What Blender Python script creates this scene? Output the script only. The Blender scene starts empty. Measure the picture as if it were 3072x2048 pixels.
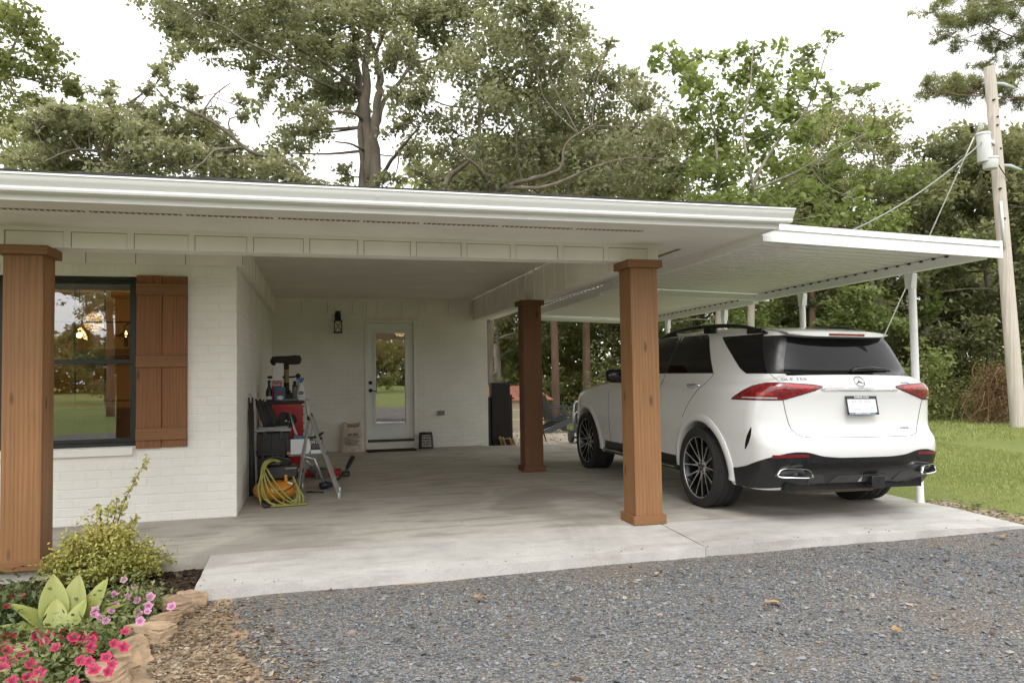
import bpy, bmesh, math, random
import numpy as np
from mathutils import Vector, Matrix, Quaternion
from mathutils.bvhtree import BVHTree
from mathutils.noise import noise as mnoise

# ---------------------------------------------------------------- camera, sky, sun
scn = bpy.context.scene
col = scn.collection
CAM = Vector((0.731, -7.449, 1.306))
CR = Vector((0.96710655, -0.25386822, -0.01599559))
CU = Vector((0.00494656, -0.04410154, 0.99901481))
CF = Vector((0.25432354, 0.96623288, 0.04139511))
FPX = 2227.85
cam = bpy.data.cameras.new('camera')
cam.sensor_width = 36.0
cam.lens = FPX / 3072 * 36
cam.clip_end = 500
camo = bpy.data.objects.new('camera', cam)
camo.matrix_world = Matrix(((CR.x, CU.x, -CF.x, CAM.x), (CR.y, CU.y, -CF.y, CAM.y), (CR.z, CU.z, -CF.z, CAM.z), (0, 0, 0, 1)))
col.objects.link(camo)
scn.camera = camo

SUN_EL, SUN_AZ = math.radians(52), math.radians(196)      # azimuth clockwise from +Y
world = bpy.data.worlds.new('World'); scn.world = world; world.use_nodes = True
wt = world.node_tree; wt.nodes.clear()
wo = wt.nodes.new('ShaderNodeOutputWorld'); bg = wt.nodes.new('ShaderNodeBackground')
sky = wt.nodes.new('ShaderNodeTexSky'); sky.sky_type = 'NISHITA'; sky.sun_disc = False
sky.sun_elevation = SUN_EL; sky.sun_rotation = SUN_AZ; sky.air_density = 1.0; sky.dust_density = 6.0; sky.ozone_density = 1.0
hs = wt.nodes.new('ShaderNodeHueSaturation'); hs.inputs['Saturation'].default_value = 0.06
mx = wt.nodes.new('ShaderNodeMixRGB'); mx.inputs[0].default_value = 0.62; mx.inputs[2].default_value = (12.35, 12.4, 12.35, 1)   # even cloud cover
wt.links.new(sky.outputs[0], hs.inputs['Color']); wt.links.new(hs.outputs[0], mx.inputs[1]); wt.links.new(mx.outputs[0], bg.inputs[0])
bg.inputs[1].default_value = 0.138
wt.links.new(bg.outputs[0], wo.inputs[0])
sl = bpy.data.lights.new('sun', 'SUN'); sl.energy = .55; sl.angle = math.radians(20); sl.color = (1.0, 0.965, 0.91)
so = bpy.data.objects.new('sun', sl); col.objects.link(so)
sd = Vector((math.sin(SUN_AZ) * math.cos(SUN_EL), math.cos(SUN_AZ) * math.cos(SUN_EL), math.sin(SUN_EL)))
so.rotation_euler = sd.to_track_quat('Z', 'Y').to_euler(); so.location = (0, -20, 30)
vs = scn.view_settings
vs.view_transform = 'Standard'; vs.look = 'None'; vs.exposure = 0.66; vs.gamma = 1.0; vs.use_curve_mapping = False
scn.render.engine = 'CYCLES'
cy = scn.cycles
cy.use_denoising = True; cy.max_bounces = 10; cy.diffuse_bounces = 7; cy.glossy_bounces = 4; cy.transmission_bounces = 6; cy.transparent_max_bounces = 12
cy.caustics_reflective = False; cy.caustics_refractive = False; cy.sample_clamp_indirect = 6.0

# ---------------------------------------------------------------- helpers
def px(u, v, ax, val):
    "point of the ray through photograph pixel (u, v) on a world plane: used only to measure where things stand"
    d = CF + CR * ((u - 1536) / FPX) - CU * ((v - 1024) / FPX)
    i = 'xyz'.index(ax)
    return CAM + d * ((val - CAM[i]) / d[i])
def pd(u, v, depth):
    return CAM + (CF + CR * ((u - 1536) / FPX) - CU * ((v - 1024) / FPX)) * depth

def tag(o, label=None, cat=None, group=None, kind=None):
    if label: o['label'] = label
    if cat: o['category'] = cat
    if group: o['group'] = group
    if kind: o['kind'] = kind
    return o
def empty(name, loc=(0, 0, 0), rz=0.0, parent=None):
    o = bpy.data.objects.new(name, None); col.objects.link(o)
    o.location = loc; o.rotation_euler = (0, 0, rz); o.empty_display_size = 0.05
    if parent: o.parent = parent
    return o
def link(name, me, mat=None, parent=None, loc=None, rot=None, scale=None):
    o = bpy.data.objects.new(name, me); col.objects.link(o)
    if mat is not None and not me.materials: me.materials.append(mat)
    if parent: o.parent = parent
    if loc is not None: o.location = loc
    if rot is not None: o.rotation_euler = rot
    if scale is not None: o.scale = scale
    return o
def copy_tree(o, parent=None):
    c = o.copy(); col.objects.link(c); c.parent = parent
    for ch in o.children: copy_tree(ch, c)
    return c

class MB:
    "collects simple shapes into one mesh"
    def __init__(s): s.v = []; s.f = []; s.M = Matrix.Identity(4)
    def _add(s, vs, fs):
        n = len(s.v); s.v += [tuple(s.M @ Vector(p)) for p in vs]; s.f += [tuple(i + n for i in q) for q in fs]; return s
    def at(s, loc=(0, 0, 0), rot=(0, 0, 0), sc=(1, 1, 1)):
        from mathutils import Euler
        s.M = Matrix.Translation(loc) @ Euler(rot).to_matrix().to_4x4() @ Matrix.Diagonal((*sc, 1)); return s
    def box(s, x0, x1, y0, y1, z0, z1):
        return s._add([(x0, y0, z0), (x1, y0, z0), (x1, y1, z0), (x0, y1, z0), (x0, y0, z1), (x1, y0, z1), (x1, y1, z1), (x0, y1, z1)],
                      [(0, 3, 2, 1), (4, 5, 6, 7), (0, 1, 5, 4), (1, 2, 6, 5), (2, 3, 7, 6), (3, 0, 4, 7)])
    def bar(s, a, b, w, h, up=(0, 0, 1)):
        "rectangular bar from a to b"
        a, b = Vector(a), Vector(b); d = (b - a).normalized(); u = Vector(up); u = u - d * u.dot(d)
        if u.length < 1e-5: u = Vector((1, 0, 0)) - d * d.x
        u.normalize(); r = d.cross(u); vs = []
        for p in (a, b):
            for i, j in ((-1, -1), (1, -1), (1, 1), (-1, 1)): vs.append(p + r * (i * w / 2) + u * (j * h / 2))
        return s._add(vs, [(3, 2, 1, 0), (4, 5, 6, 7), (0, 1, 5, 4), (1, 2, 6, 5), (2, 3, 7, 6), (3, 0, 4, 7)])
    def tube(s, pts, r, n=8, caps=True, closed=False):
        pts = [Vector(p) for p in pts]; m = len(pts)
        rr = r if hasattr(r, '__len__') else [r] * m
        vs = []; prev = None
        for i, p in enumerate(pts):
            if closed: t = pts[(i + 1) % m] - pts[i - 1]
            else: t = pts[min(i + 1, m - 1)] - pts[max(i - 1, 0)]
            t.normalize()
            if prev is None:
                a = Vector((0, 0, 1)) if abs(t.z) < .9 else Vector((1, 0, 0))
                u = (a - t * a.dot(t)).normalized()
            else:
                u = prev - t * prev.dot(t)
                u = u.normalized() if u.length > 1e-6 else Vector((1, 0, 0))
            prev = u; w = t.cross(u)
            for k in range(n):
                an = 2 * math.pi * k / n; vs.append(p + (u * math.cos(an) + w * math.sin(an)) * rr[i])
        fs = []
        for i in range(m if closed else m - 1):
            for k in range(n):
                a, b = i * n + k, i * n + (k + 1) % n; c, d = ((i + 1) % m) * n + (k + 1) % n, ((i + 1) % m) * n + k
                fs.append((a, b, c, d))
        if caps and not closed: fs += [tuple(range(n))[::-1], tuple((m - 1) * n + k for k in range(n))]
        return s._add(vs, fs)
    def lathe(s, prof, n=16, caps=True):
        "profile of (r, z) around local z"
        vs = []; fs = []
        for r, z in prof:
            for k in range(n): vs.append((r * math.cos(2 * math.pi * k / n), r * math.sin(2 * math.pi * k / n), z))
        for i in range(len(prof) - 1):
            for k in range(n): fs.append((i * n + k, i * n + (k + 1) % n, (i + 1) * n + (k + 1) % n, (i + 1) * n + k))
        if caps: fs += [tuple(range(n))[::-1], tuple((len(prof) - 1) * n + k for k in range(n))]
        return s._add(vs, fs)
    def prism(s, poly, y0, y1):
        "polygon in local (x, z) pushed along y"
        n = len(poly); vs = [(x, y0, z) for x, z in poly] + [(x, y1, z) for x, z in poly]
        return s._add(vs, [tuple(range(n)), tuple(range(2 * n - 1, n - 1, -1))] + [(i, n + i, n + (i + 1) % n, (i + 1) % n) for i in range(n)])
    def ball(s, r=1.0, nu=12, nv=8, zs=1.0):
        return s.lathe([(max(1e-4, r * math.sin(math.pi * i / nv)), -r * zs * math.cos(math.pi * i / nv)) for i in range(nv + 1)], nu, False)
    def quad(s, a, b, c, d): return s._add([a, b, c, d], [(0, 1, 2, 3)])
    def mesh(s, name, smooth=False, fix=True):
        me = bpy.data.meshes.new(name); me.from_pydata(s.v, [], s.f)
        if fix:
            bm = bmesh.new(); bm.from_mesh(me); bmesh.ops.recalc_face_normals(bm, faces=bm.faces); bm.to_mesh(me); bm.free()
        if smooth: me.shade_smooth() if smooth is True else me.shade_smooth()
        if smooth not in (False, True):
            me.set_sharp_from_angle(angle=math.radians(smooth))
        return me
    def build(s, name, mat, parent=None, smooth=False, bevel=0, seg=2, loc=None, rot=None, fix=True):
        o = link(name, s.mesh(name, smooth, fix), mat, parent, loc, rot)
        if bevel:
            b = o.modifiers.new('bevel', 'BEVEL'); b.width = bevel; b.segments = seg; b.limit_method = 'ANGLE'; b.angle_limit = math.radians(35)
            o.data.shade_smooth(); o.data.set_sharp_from_angle(angle=math.radians(38))
        return o
def part(name, mat, parent, fn, **k):
    m = MB(); fn(m); return m.build(name, mat, parent, **k)
def np_mesh(name, V, F, mat=None, attr=None, smooth=False):
    "V (n,3), F (m,k) arrays -> mesh; attr: per-vertex float 'tone'"
    V = np.asarray(V, np.float32); F = np.asarray(F, np.int32); k = F.shape[1]
    me = bpy.data.meshes.new(name); me.vertices.add(len(V)); me.vertices.foreach_set('co', V.ravel())
    me.loops.add(F.size); me.loops.foreach_set('vertex_index', F.ravel())
    me.polygons.add(len(F)); me.polygons.foreach_set('loop_start', np.arange(0, F.size, k, dtype=np.int32))
    me.polygons.foreach_set('use_smooth', np.full(len(F), smooth))
    me.update(calc_edges=True)
    if attr is not None:
        a = me.attributes.new('tone', 'FLOAT', 'POINT'); a.data.foreach_set('value', np.asarray(attr, np.float32))
    if mat: me.materials.append(mat)
    return me

# ---------------------------------------------------------------- materials
MATS = {}
class NT:
    def __init__(s, name):
        s.m = bpy.data.materials.new(name); s.m.use_nodes = True; s.t = s.m.node_tree
        s.b = s.t.nodes['Principled BSDF']; s.out = s.t.nodes['Material Output']
    def n(s, typ, **kw):
        x = s.t.nodes.new(typ)
        for k, v in kw.items():
            if k.startswith('i_'):
                key = k[2:]; key = int(key) if key.isdigit() else key.replace('_', ' ')
                x.inputs[key].default_value = v
            else: setattr(x, k, v)
        return x
    def l(s, a, b): s.t.links.new(a, b)
    def pos(s, obj=False):
        if obj: return s.n('ShaderNodeTexCoord').outputs['Object']
        return s.n('ShaderNodeNewGeometry').outputs['Position']
    def noise(s, vec, scale, detail=4, rough=.55, dist=0.0, sc3=None):
        if sc3:
            mp = s.n('ShaderNodeMapping'); mp.inputs['Scale'].default_value = sc3; s.l(vec, mp.inputs['Vector']); vec = mp.outputs[0]
        x = s.n('ShaderNodeTexNoise'); x.inputs['Scale'].default_value = scale; x.inputs['Detail'].default_value = detail
        x.inputs['Roughness'].default_value = rough; x.inputs['Distortion'].default_value = dist; s.l(vec, x.inputs['Vector']); return x.outputs['Fac']
    def ramp(s, fac, stops):
        x = s.n('ShaderNodeValToRGB'); e = x.color_ramp.elements
        while len(e) < len(stops): e.new(.5)
        for q, (p, c) in zip(e, stops):
            q.position = p; q.color = (*c, 1) if len(c) == 3 else c
        s.l(fac, x.inputs[0]); return x.outputs[0]
    def mix(s, fac, a, b, mode='MIX'):
        x = s.n('ShaderNodeMixRGB', blend_type=mode)
        for i, q in ((0, fac), (1, a), (2, b)):
            if hasattr(q, 'is_output'): s.l(q, x.inputs[i])
            else: x.inputs[i].default_value = q if i == 0 else (*q, 1)[:4]
        return x.outputs[0]
    def math(s, op, a, b=0.0):
        x = s.n('ShaderNodeMath', operation=op)
        for i, q in ((0, a), (1, b)):
            if hasattr(q, 'is_output'): s.l(q, x.inputs[i])
            else: x.inputs[i].default_value = q
        return x.outputs[0]
    def bump(s, h, strength=.3, dist=.01, normal=None):
        x = s.n('ShaderNodeBump'); x.inputs['Strength'].default_value = strength; x.inputs['Distance'].default_value = dist
        s.l(h, x.inputs['Height'])
        if normal is not None: s.l(normal, x.inputs['Normal'])
        s.l(x.outputs[0], s.b.inputs['Normal']); return x.outputs[0]
def sc(c, k): return tuple(min(1, x * k) for x in c[:3])
def pm(name, c, rough=.6, metal=0.0, var=.12, vs=3.0, bump=0.0, bs=60.0, obj=False, spec=.5, coat=0.0, dirt=0.0, sc3=None):
    "plain procedural material: base colour with soft large variation, fine grain and relief"
    if name in MATS: return MATS[name]
    t = NT(name); p = t.pos(obj)
    a = t.noise(p, vs, 5, .6, sc3=sc3)
    cc = t.ramp(a, [(.3, sc(c, 1 - var)), (.7, sc(c, 1 + var))])
    if dirt:
        d = t.noise(p, vs * 2.7, 6, .7)
        cc = t.mix(t.ramp(d, [(.5, (0, 0, 0)), (.8, (dirt,) * 3)]), cc, sc(c, .45))
    t.l(cc, t.b.inputs['Base Color'])
    r = t.ramp(t.noise(p, vs * 4, 4), [(.3, (max(0, rough - .08),) * 3), (.7, (min(1, rough + .08),) * 3)])
    t.l(r, t.b.inputs['Roughness'])
    t.b.inputs['Metallic'].default_value = metal; t.b.inputs['Specular IOR Level'].default_value = spec
    t.b.inputs['Coat Weight'].default_value = coat; t.b.inputs['Coat Roughness'].default_value = .04
    if bump: t.bump(t.noise(p, bs, 4, .6, sc3=sc3), bump, .004)
    MATS[name] = t.m; return t.m
def wood(name, c, along='z', dark=.55, rough=.62, coarse=1.0, knots=True):
    if name in MATS: return MATS[name]
    t = NT(name); p = t.pos(True)
    oi = t.n('ShaderNodeObjectInfo'); add = t.n('ShaderNodeVectorMath', operation='ADD'); sx = t.n('ShaderNodeVectorMath', operation='SCALE')
    cb = t.n('ShaderNodeCombineXYZ')
    for i in range(3): t.l(oi.outputs['Random'], cb.inputs[i])
    t.l(cb.outputs[0], sx.inputs[0]); sx.inputs['Scale'].default_value = 7.0
    t.l(p, add.inputs[0]); t.l(sx.outputs[0], add.inputs[1]); p = add.outputs[0]
    s3 = {'z': (9, 9, .35), 'x': (.35, 9, 9), 'y': (9, .35, 9)}[along]
    g = t.noise(p, 2.6 * coarse, 6, .62, .9, s3); g2 = t.noise(p, 14 * coarse, 4, .6, .2, s3); big = t.noise(p, 1.6, 3, .5)
    cc = t.ramp(g, [(.28, sc(c, dark)), (.45, sc(c, .86)), (.62, c), (.8, sc(c, 1.18))])
    cc = t.mix(.35, cc, t.ramp(g2, [(.3, sc(c, .55)), (.7, sc(c, 1.25))]))
    wv = t.n('ShaderNodeTexWave'); wv.inputs['Scale'].default_value = 3.2 * coarse; wv.inputs['Distortion'].default_value = 9.0; wv.inputs['Detail'].default_value = 3.0; wv.inputs['Detail Scale'].default_value = .8
    wv.bands_direction = {'z': 'X', 'x': 'Z', 'y': 'X'}[along]
    mw = t.n('ShaderNodeMapping'); mw.inputs['Scale'].default_value = {'z': (3.2, 2.1, .16), 'x': (.16, 2.1, 3.2), 'y': (3.2, .16, 2.1)}[along]
    t.l(p, mw.inputs['Vector']); t.l(mw.outputs[0], wv.inputs['Vector'])
    cc = t.mix(t.ramp(wv.outputs['Fac'], [(.0, (.34,) * 3), (.28, (.10,) * 3), (.6, (0,) * 3)]), cc, sc(c, .5))
    cc = t.mix(t.ramp(wv.outputs['Fac'], [(.6, (0,) * 3), (1.0, (.3,) * 3)]), cc, sc(c, 1.25))
    cc = t.mix(t.ramp(big, [(.35, (.45,) * 3), (.65, (0,) * 3)]), cc, sc(c, .72))
    if knots:
        v = t.n('ShaderNodeTexVoronoi'); v.inputs['Scale'].default_value = 1.0
        mp = t.n('ShaderNodeMapping'); mp.inputs['Scale'].default_value = {'z': (5, 5, 1.6), 'x': (1.6, 5, 5), 'y': (5, 1.6, 5)}[along]
        t.l(p, mp.inputs['Vector']); t.l(mp.outputs[0], v.inputs['Vector'])
        k = t.ramp(v.outputs['Distance'], [(.05, (1,) * 3), (.11, (0,) * 3)])
        cc = t.mix(k, cc, sc(c, .3))
    t.l(cc, t.b.inputs['Base Color']); t.b.inputs['Roughness'].default_value = rough
    t.bump(t.math('ADD', g, g2), .35, .003)
    MATS[name] = t.m; return t.m
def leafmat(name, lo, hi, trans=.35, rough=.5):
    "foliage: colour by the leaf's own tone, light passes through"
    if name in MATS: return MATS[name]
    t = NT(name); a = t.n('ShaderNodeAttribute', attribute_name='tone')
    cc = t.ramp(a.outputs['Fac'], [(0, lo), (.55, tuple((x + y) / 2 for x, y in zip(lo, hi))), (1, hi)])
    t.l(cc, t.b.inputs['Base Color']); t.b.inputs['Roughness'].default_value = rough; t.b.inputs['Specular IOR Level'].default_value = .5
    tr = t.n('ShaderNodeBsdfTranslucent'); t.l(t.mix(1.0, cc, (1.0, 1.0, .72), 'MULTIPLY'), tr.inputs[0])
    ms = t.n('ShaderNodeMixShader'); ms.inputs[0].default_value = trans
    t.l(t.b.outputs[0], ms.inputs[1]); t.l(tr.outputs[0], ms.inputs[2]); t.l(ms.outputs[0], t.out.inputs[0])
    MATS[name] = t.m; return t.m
def glassmat(name, tint=(.9, .93, .92), refl=.12):
    "window glass: clear sheet with a mirror-like coating"
    if name in MATS: return MATS[name]
    t = NT(name); t.t.nodes.remove(t.b)
    tr = t.n('ShaderNodeBsdfTransparent'); tr.inputs[0].default_value = (*tint, 1)
    gl = t.n('ShaderNodeBsdfGlossy'); gl.inputs['Roughness'].default_value = .0; gl.inputs[0].default_value = (.95, .97, 1, 1)
    wv = t.noise(t.pos(), 1.3, 2); bp = t.n('ShaderNodeBump'); bp.inputs['Strength'].default_value = .05; bp.inputs['Distance'].default_value = .02
    t.l(wv, bp.inputs['Height']); t.l(bp.outputs[0], gl.inputs['Normal'])
    lw = t.n('ShaderNodeLayerWeight'); lw.inputs[0].default_value = .25
    f = t.math('ADD', t.math('MULTIPLY', lw.outputs['Fresnel'], .9), refl)
    f = t.math('MINIMUM', f, 1.0)
    ms = t.n('ShaderNodeMixShader'); t.l(f, ms.inputs[0]); t.l(tr.outputs[0], ms.inputs[1]); t.l(gl.outputs[0], ms.inputs[2])
    t.l(ms.outputs[0], t.out.inputs[0]); MATS[name] = t.m; return t.m
def emit(name, c, s):
    if name in MATS: return MATS[name]
    t = NT(name); t.b.inputs['Emission Color'].default_value = (*c, 1); t.b.inputs['Emission Strength'].default_value = s
    t.b.inputs['Base Color'].default_value = (*c, 1); MATS[name] = t.m; return t.m
def text(body, size, mat, parent, name, loc, rot, depth=.0008, align='CENTER', sx=1.0, bold=0.0):
    "flat lettering as a mesh"
    cu = bpy.data.curves.new(name, 'FONT'); cu.body = body; cu.size = size; cu.align_x = align; cu.align_y = 'CENTER'; cu.extrude = depth; cu.resolution_u = 2
    cu.offset = bold
    o = bpy.data.objects.new(name, cu); col.objects.link(o)
    dg = bpy.context.evaluated_depsgraph_get(); me = bpy.data.meshes.new_from_object(o.evaluated_get(dg))
    bpy.data.objects.remove(o); bpy.data.curves.remove(cu)
    me.materials.clear(); me.materials.append(mat)
    return link(name, me, None, parent, loc, rot, (sx, 1, 1))
rnd = random.Random(7)
# ================================================================ SETTING
def concrete(name, c, stain=.5):
    t = NT(name); p = t.pos()
    a = t.noise(p, 1.1, 6, .62, .4); b = t.noise(p, 7, 5, .65); st = t.noise(p, 5.0, 5, .6, .3, (.30, 1.5, 1)); f = t.noise(p, 90, 3, .6)
    big = t.noise(p, .55, 4, .6, .8)
    cc = t.ramp(a, [(.3, sc(c, .70)), (.5, sc(c, .96)), (.72, sc(c, 1.18))])
    cc = t.mix(.35, cc, t.ramp(b, [(.35, sc(c, .7)), (.65, sc(c, 1.15))]))
    cc = t.mix(t.ramp(st, [(.50, (0,) * 3), (.72, (stain,) * 3)]), cc, (.16, .135, .10))      # dried-on brown streaks
    cc = t.mix(t.ramp(big, [(.52, (0,) * 3), (.62, (.34 * stain * 2,) * 3)]), cc, (.17, .145, .115))
    cc = t.mix(.16, cc, t.ramp(f, [(.35, sc(c, .4)), (.6, sc(c, 1.2))]))
    v = t.n('ShaderNodeTexVoronoi'); v.inputs['Scale'].default_value = 2.2; t.l(p, v.inputs['Vector'])
    cc = t.mix(t.ramp(v.outputs['Distance'], [(.012, (.8,) * 3), (.03, (0,) * 3)]), cc, (.07, .06, .05))          # oil drips
    t.l(cc, t.b.inputs['Base Color']); t.l(t.ramp(b, [(.3, (.62,) * 3), (.7, (.88,) * 3)]), t.b.inputs['Roughness'])
    t.bump(t.math('ADD', t.math('MULTIPLY', f, .5), b), .25, .004)
    MATS[name] = t.m; return t.m
M_slab = concrete('carport_concrete', (.48, .45, .40), .75)
M_apron = concrete('apron_concrete', (.49, .473, .448), .40)
M_porch = concrete('porch_concrete', (.50, .475, .425), .22)

def zapron(x, y):
    k = min(1, max(0, (-1.5 - y) / .84)); return -0.034 * k * max(0, 1 - max(0, x - 3.6) / 1.5) - .018 * max(0.0, min(3.2, x - 3.6)) - .008 * k * max(0, x - 3.6)
def slab(name, x0, x1, y0, y1, mat, depth=.16, nx=24, ny=10, rag=0.0, ragl=0.0, label=None):
    "poured slab: top sheet with slightly uneven edges and real sides"
    m = MB(); vs = []; fs = []
    for j in range(ny + 1):
        for i in range(nx + 1):
            x = x0 + (x1 - x0) * i / nx; y = y0 + (y1 - y0) * j / ny
            if j == 0: y += rag * mnoise(Vector((x * 1.7, 3.1, 0))) + rag * .5 * mnoise(Vector((x * 6, 1, 0)))
            if i == 0: x += ragl * mnoise(Vector((y * 3, 9.1, 0)))
            vs.append((x, y, zapron(x, y)))
    W = nx + 1
    for j in range(ny):
        for i in range(nx): fs.append((j * W + i, j * W + i + 1, (j + 1) * W + i + 1, (j + 1) * W + i))
    rim = [i for i in range(W)] + [j * W + nx for j in range(1, ny + 1)] + [ny * W + i for i in range(nx - 1, -1, -1)] + [j * W for j in range(ny - 1, 0, -1)]
    n0 = len(vs)
    for k in rim: vs.append((vs[k][0], vs[k][1], -depth))
    for q in range(len(rim)):
        a, b = rim[q], rim[(q + 1) % len(rim)]; fs.append((a, n0 + q, n0 + (q + 1) % len(rim), b))
    m._add(vs, fs)
    o = m.build(name, mat, smooth=50, fix=True); tag(o, kind='structure'); return o
slab('carport_slab', -4.5, 3.596, -1.5355, 5.74, M_slab, nx=40)
slab('carport_slab', 3.602, 6.60, -1.5355, 5.60, M_slab)
slab('rear_slab_strip', .3, 3.596, 5.748, 5.95, M_porch, ny=2)
slab('driveway_apron', -.03, 3.555, -2.345, -1.536, M_apron, nx=60, ny=6, rag=.02, ragl=.03)
slab('driveway_apron', 3.567, 6.62, -2.33, -1.536, M_apron, nx=50, ny=6, rag=.02)

# --- ground, lawn
def lawn_mat():
    t = NT('lawn'); p = t.pos()
    a = t.noise(p, .35, 5, .6); b = t.noise(p, 3.0, 5, .7); c = t.noise(p, 45, 3, .7)
    cc = t.ramp(a, [(.3, (.16, .20, .05)), (.55, (.27, .295, .09)), (.8, (.40, .38, .15))])
    cc = t.mix(.5, cc, t.ramp(b, [(.3, (.13, .18, .045)), (.7, (.30, .32, .11))]))
    cc = t.mix(.4, cc, t.ramp(c, [(.35, (.08, .12, .03)), (.65, (.34, .37, .14))]))
    t.l(cc, t.b.inputs['Base Color']); t.b.inputs['Roughness'].default_value = .9; t.b.inputs['Specular IOR Level'].default_value = .1
    t.bump(c, 1.0, .04); return t.m
def gsheet(name, x0, x1, y0, y1, nx, ny, zf, mat):
    X, Y = np.meshgrid(np.linspace(x0, x1, nx + 1), np.linspace(y0, y1, ny + 1))
    V = np.stack([X.ravel(), Y.ravel(), np.zeros(X.size)], 1)
    for k in range(len(V)): V[k, 2] = zf(V[k, 0], V[k, 1])
    i, j = np.meshgrid(np.arange(nx), np.arange(ny)); a = (j * (nx + 1) + i).ravel()
    o = link(name, np_mesh(name, V, np.stack([a, a + 1, a + nx + 2, a + nx + 1], 1), mat, smooth=True)); tag(o, kind='structure'); return o
def zground(x, y):
    return -.15 + .02 * mnoise(Vector((x * .3, y * .3, 0)))
tag(link('ground', np_mesh('ground', [(-250, -250, -.20), (250, -250, -.20), (250, 250, -.20), (-250, 250, -.20)], [(0, 1, 2, 3)], lawn_mat())), kind='structure')
gsheet('lawn', 6.62, 60, -3.2, 40, 60, 60, lambda x, y: zground(x, y) + max(0, .04 * (1 - (x - 6.6) / 2)), lawn_mat())

def gravel_mat():
    t = NT('gravel'); p = t.pos()
    v = t.n('ShaderNodeTexVoronoi'); v.inputs['Scale'].default_value = 55; t.l(p, v.inputs['Vector'])
    sp = t.n('ShaderNodeSeparateColor'); t.l(v.outputs['Color'], sp.inputs[0])
    cc = t.ramp(sp.outputs[0], [(0, (.09, .10, .11)), (.4, (.19, .20, .21)), (.75, (.28, .27, .26)), (1, (.36, .31, .25))])
    d = t.noise(p, .9, 5, .65, .5)
    cc = t.mix(t.ramp(d, [(.5, (0,) * 3), (.68, (.75,) * 3)]), cc, (.27, .21, .155))
    cc = t.mix(t.ramp(v.outputs['Distance'], [(.0, (0,) * 3), (.7, (.55,) * 3)]), cc, (.10, .085, .07))
    t.l(cc, t.b.inputs['Base Color']); t.b.inputs['Roughness'].default_value = .9; t.b.inputs['Specular IOR Level'].default_value = .2
    t.bump(t.math('SUBTRACT', 1.0, v.outputs['Distance']), 1.0, .02); return t.m
def zgrav(x, y):
    e = max(0.0, 1 - (-2.34 - y) / .35) if y < -2.34 else 1.0          # fines banked up against the slab
    return -.118 + .012 * e + .016 * mnoise(Vector((x * .8, y * .8, 2))) + .008 * mnoise(Vector((x * 3, y * 3, 5)))
gsheet('gravel_driveway', -.2, 12, -14, -2.30, 90, 90, zgrav, gravel_mat())
gsheet('gravel_driveway', -9, -.2, -14, -4.4, 40, 40, zgrav, gravel_mat())
M_dirt = pm('bare_dirt', (.34, .275, .20), .95, var=.3, vs=2.2, bump=.5, bs=70, dirt=.4, spec=.1)
def zdirt(x, y): return -.075 - .028 * min(1, max(0, (x - 1) / 4)) + .016 * mnoise(Vector((x * 2.5, y * 2.5, 7))) - .16 * max(0, (-2.345 - y)) - .03
gsheet('sand_strip', .0, 6.9, -2.62, -2.32, 120, 12, zdirt, M_dirt)
gsheet('dirt_yard', 2.5, 13, 5.6, 22, 40, 60, lambda x, y: -.135 + .02 * mnoise(Vector((x * .7, y * .7, 1))), pm('pale_dirt', (.42, .36, .29), .95, var=.25, vs=.8, bump=.6, bs=25, dirt=.5, spec=.1))
gsheet('leaf_litter_edge', 6.6, 7.5, -3.2, -.9, 20, 30, lambda x, y: -.105 - .03 * (x - 6.6) + .012 * mnoise(Vector((x * 4, y * 4, 1))), M_dirt)

def zlit(x, y): return zgrav(x, y) + .012 - .05 * max(0.0, (x + .3) * .9 - .55 * (-2.2 - y) * .35 - .12 + .22 * mnoise(Vector((x * 2.3, y * 2.3, 5))) + .10 * mnoise(Vector((x * 8, y * 8, 1))))
# --- loose gravel stones (uncountable)
def stones(name, n, area, size, ramp_mat, seed, flat=.5, dens=None, zf=zgrav):
    r = np.random.default_rng(seed); (x0, x1, y0, y1) = area
    X = r.uniform(x0, x1, n); Y = r.uniform(y0, y1, n)
    if dens is not None:
        k = np.array([dens(a, b) for a, b in zip(X, Y)]) > r.uniform(0, 1, n); X = X[k]; Y = Y[k]; n = len(X)
    Z = np.array([zf(a, b) for a, b in zip(X, Y)])
    S = size[0] + (size[1] - size[0]) * r.uniform(0, 1, n) ** 2.2
    base = np.array([(1, 0, 0), (-1, 0, 0), (0, 1, 0), (0, -1, 0), (0, 0, 1), (0, 0, -1)], float)
    V = base[None] * r.uniform(.55, 1.25, (n, 6, 1)) + r.normal(0, .16, (n, 6, 3))
    V *= np.stack([np.ones(n), r.uniform(.5, .95, n), r.uniform(flat * .6, flat * 1.4, n)], 1)[:, None, :]
    th = r.uniform(0, 6.283, n); ti = r.normal(0, .35, n)
    c, s = np.cos(ti), np.sin(ti); y, z = V[..., 1].copy(), V[..., 2].copy()
    V[..., 1] = y * c[:, None] - z * s[:, None]; V[..., 2] = y * s[:, None] + z * c[:, None]
    c, s = np.cos(th), np.sin(th); x, y = V[..., 0].copy(), V[..., 1].copy()
    V[..., 0] = x * c[:, None] - y * s[:, None]; V[..., 1] = x * s[:, None] + y * c[:, None]
    V *= S[:, None, None] * .5
    V += np.stack([X, Y, Z + S * .12], 1)[:, None, :]
    fb = np.array([(0, 2, 4), (2, 1, 4), (1, 3, 4), (3, 0, 4), (2, 0, 5), (1, 2, 5), (3, 1, 5), (0, 3, 5)])
    F = (np.arange(n)[:, None, None] * 6 + fb[None]).reshape(-1, 3)
    o = link(name, np_mesh(name, V.reshape(-1, 3), F, ramp_mat, np.repeat(r.uniform(0, 1, n), 6)))
    tag(o, kind='stuff'); return o
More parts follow.
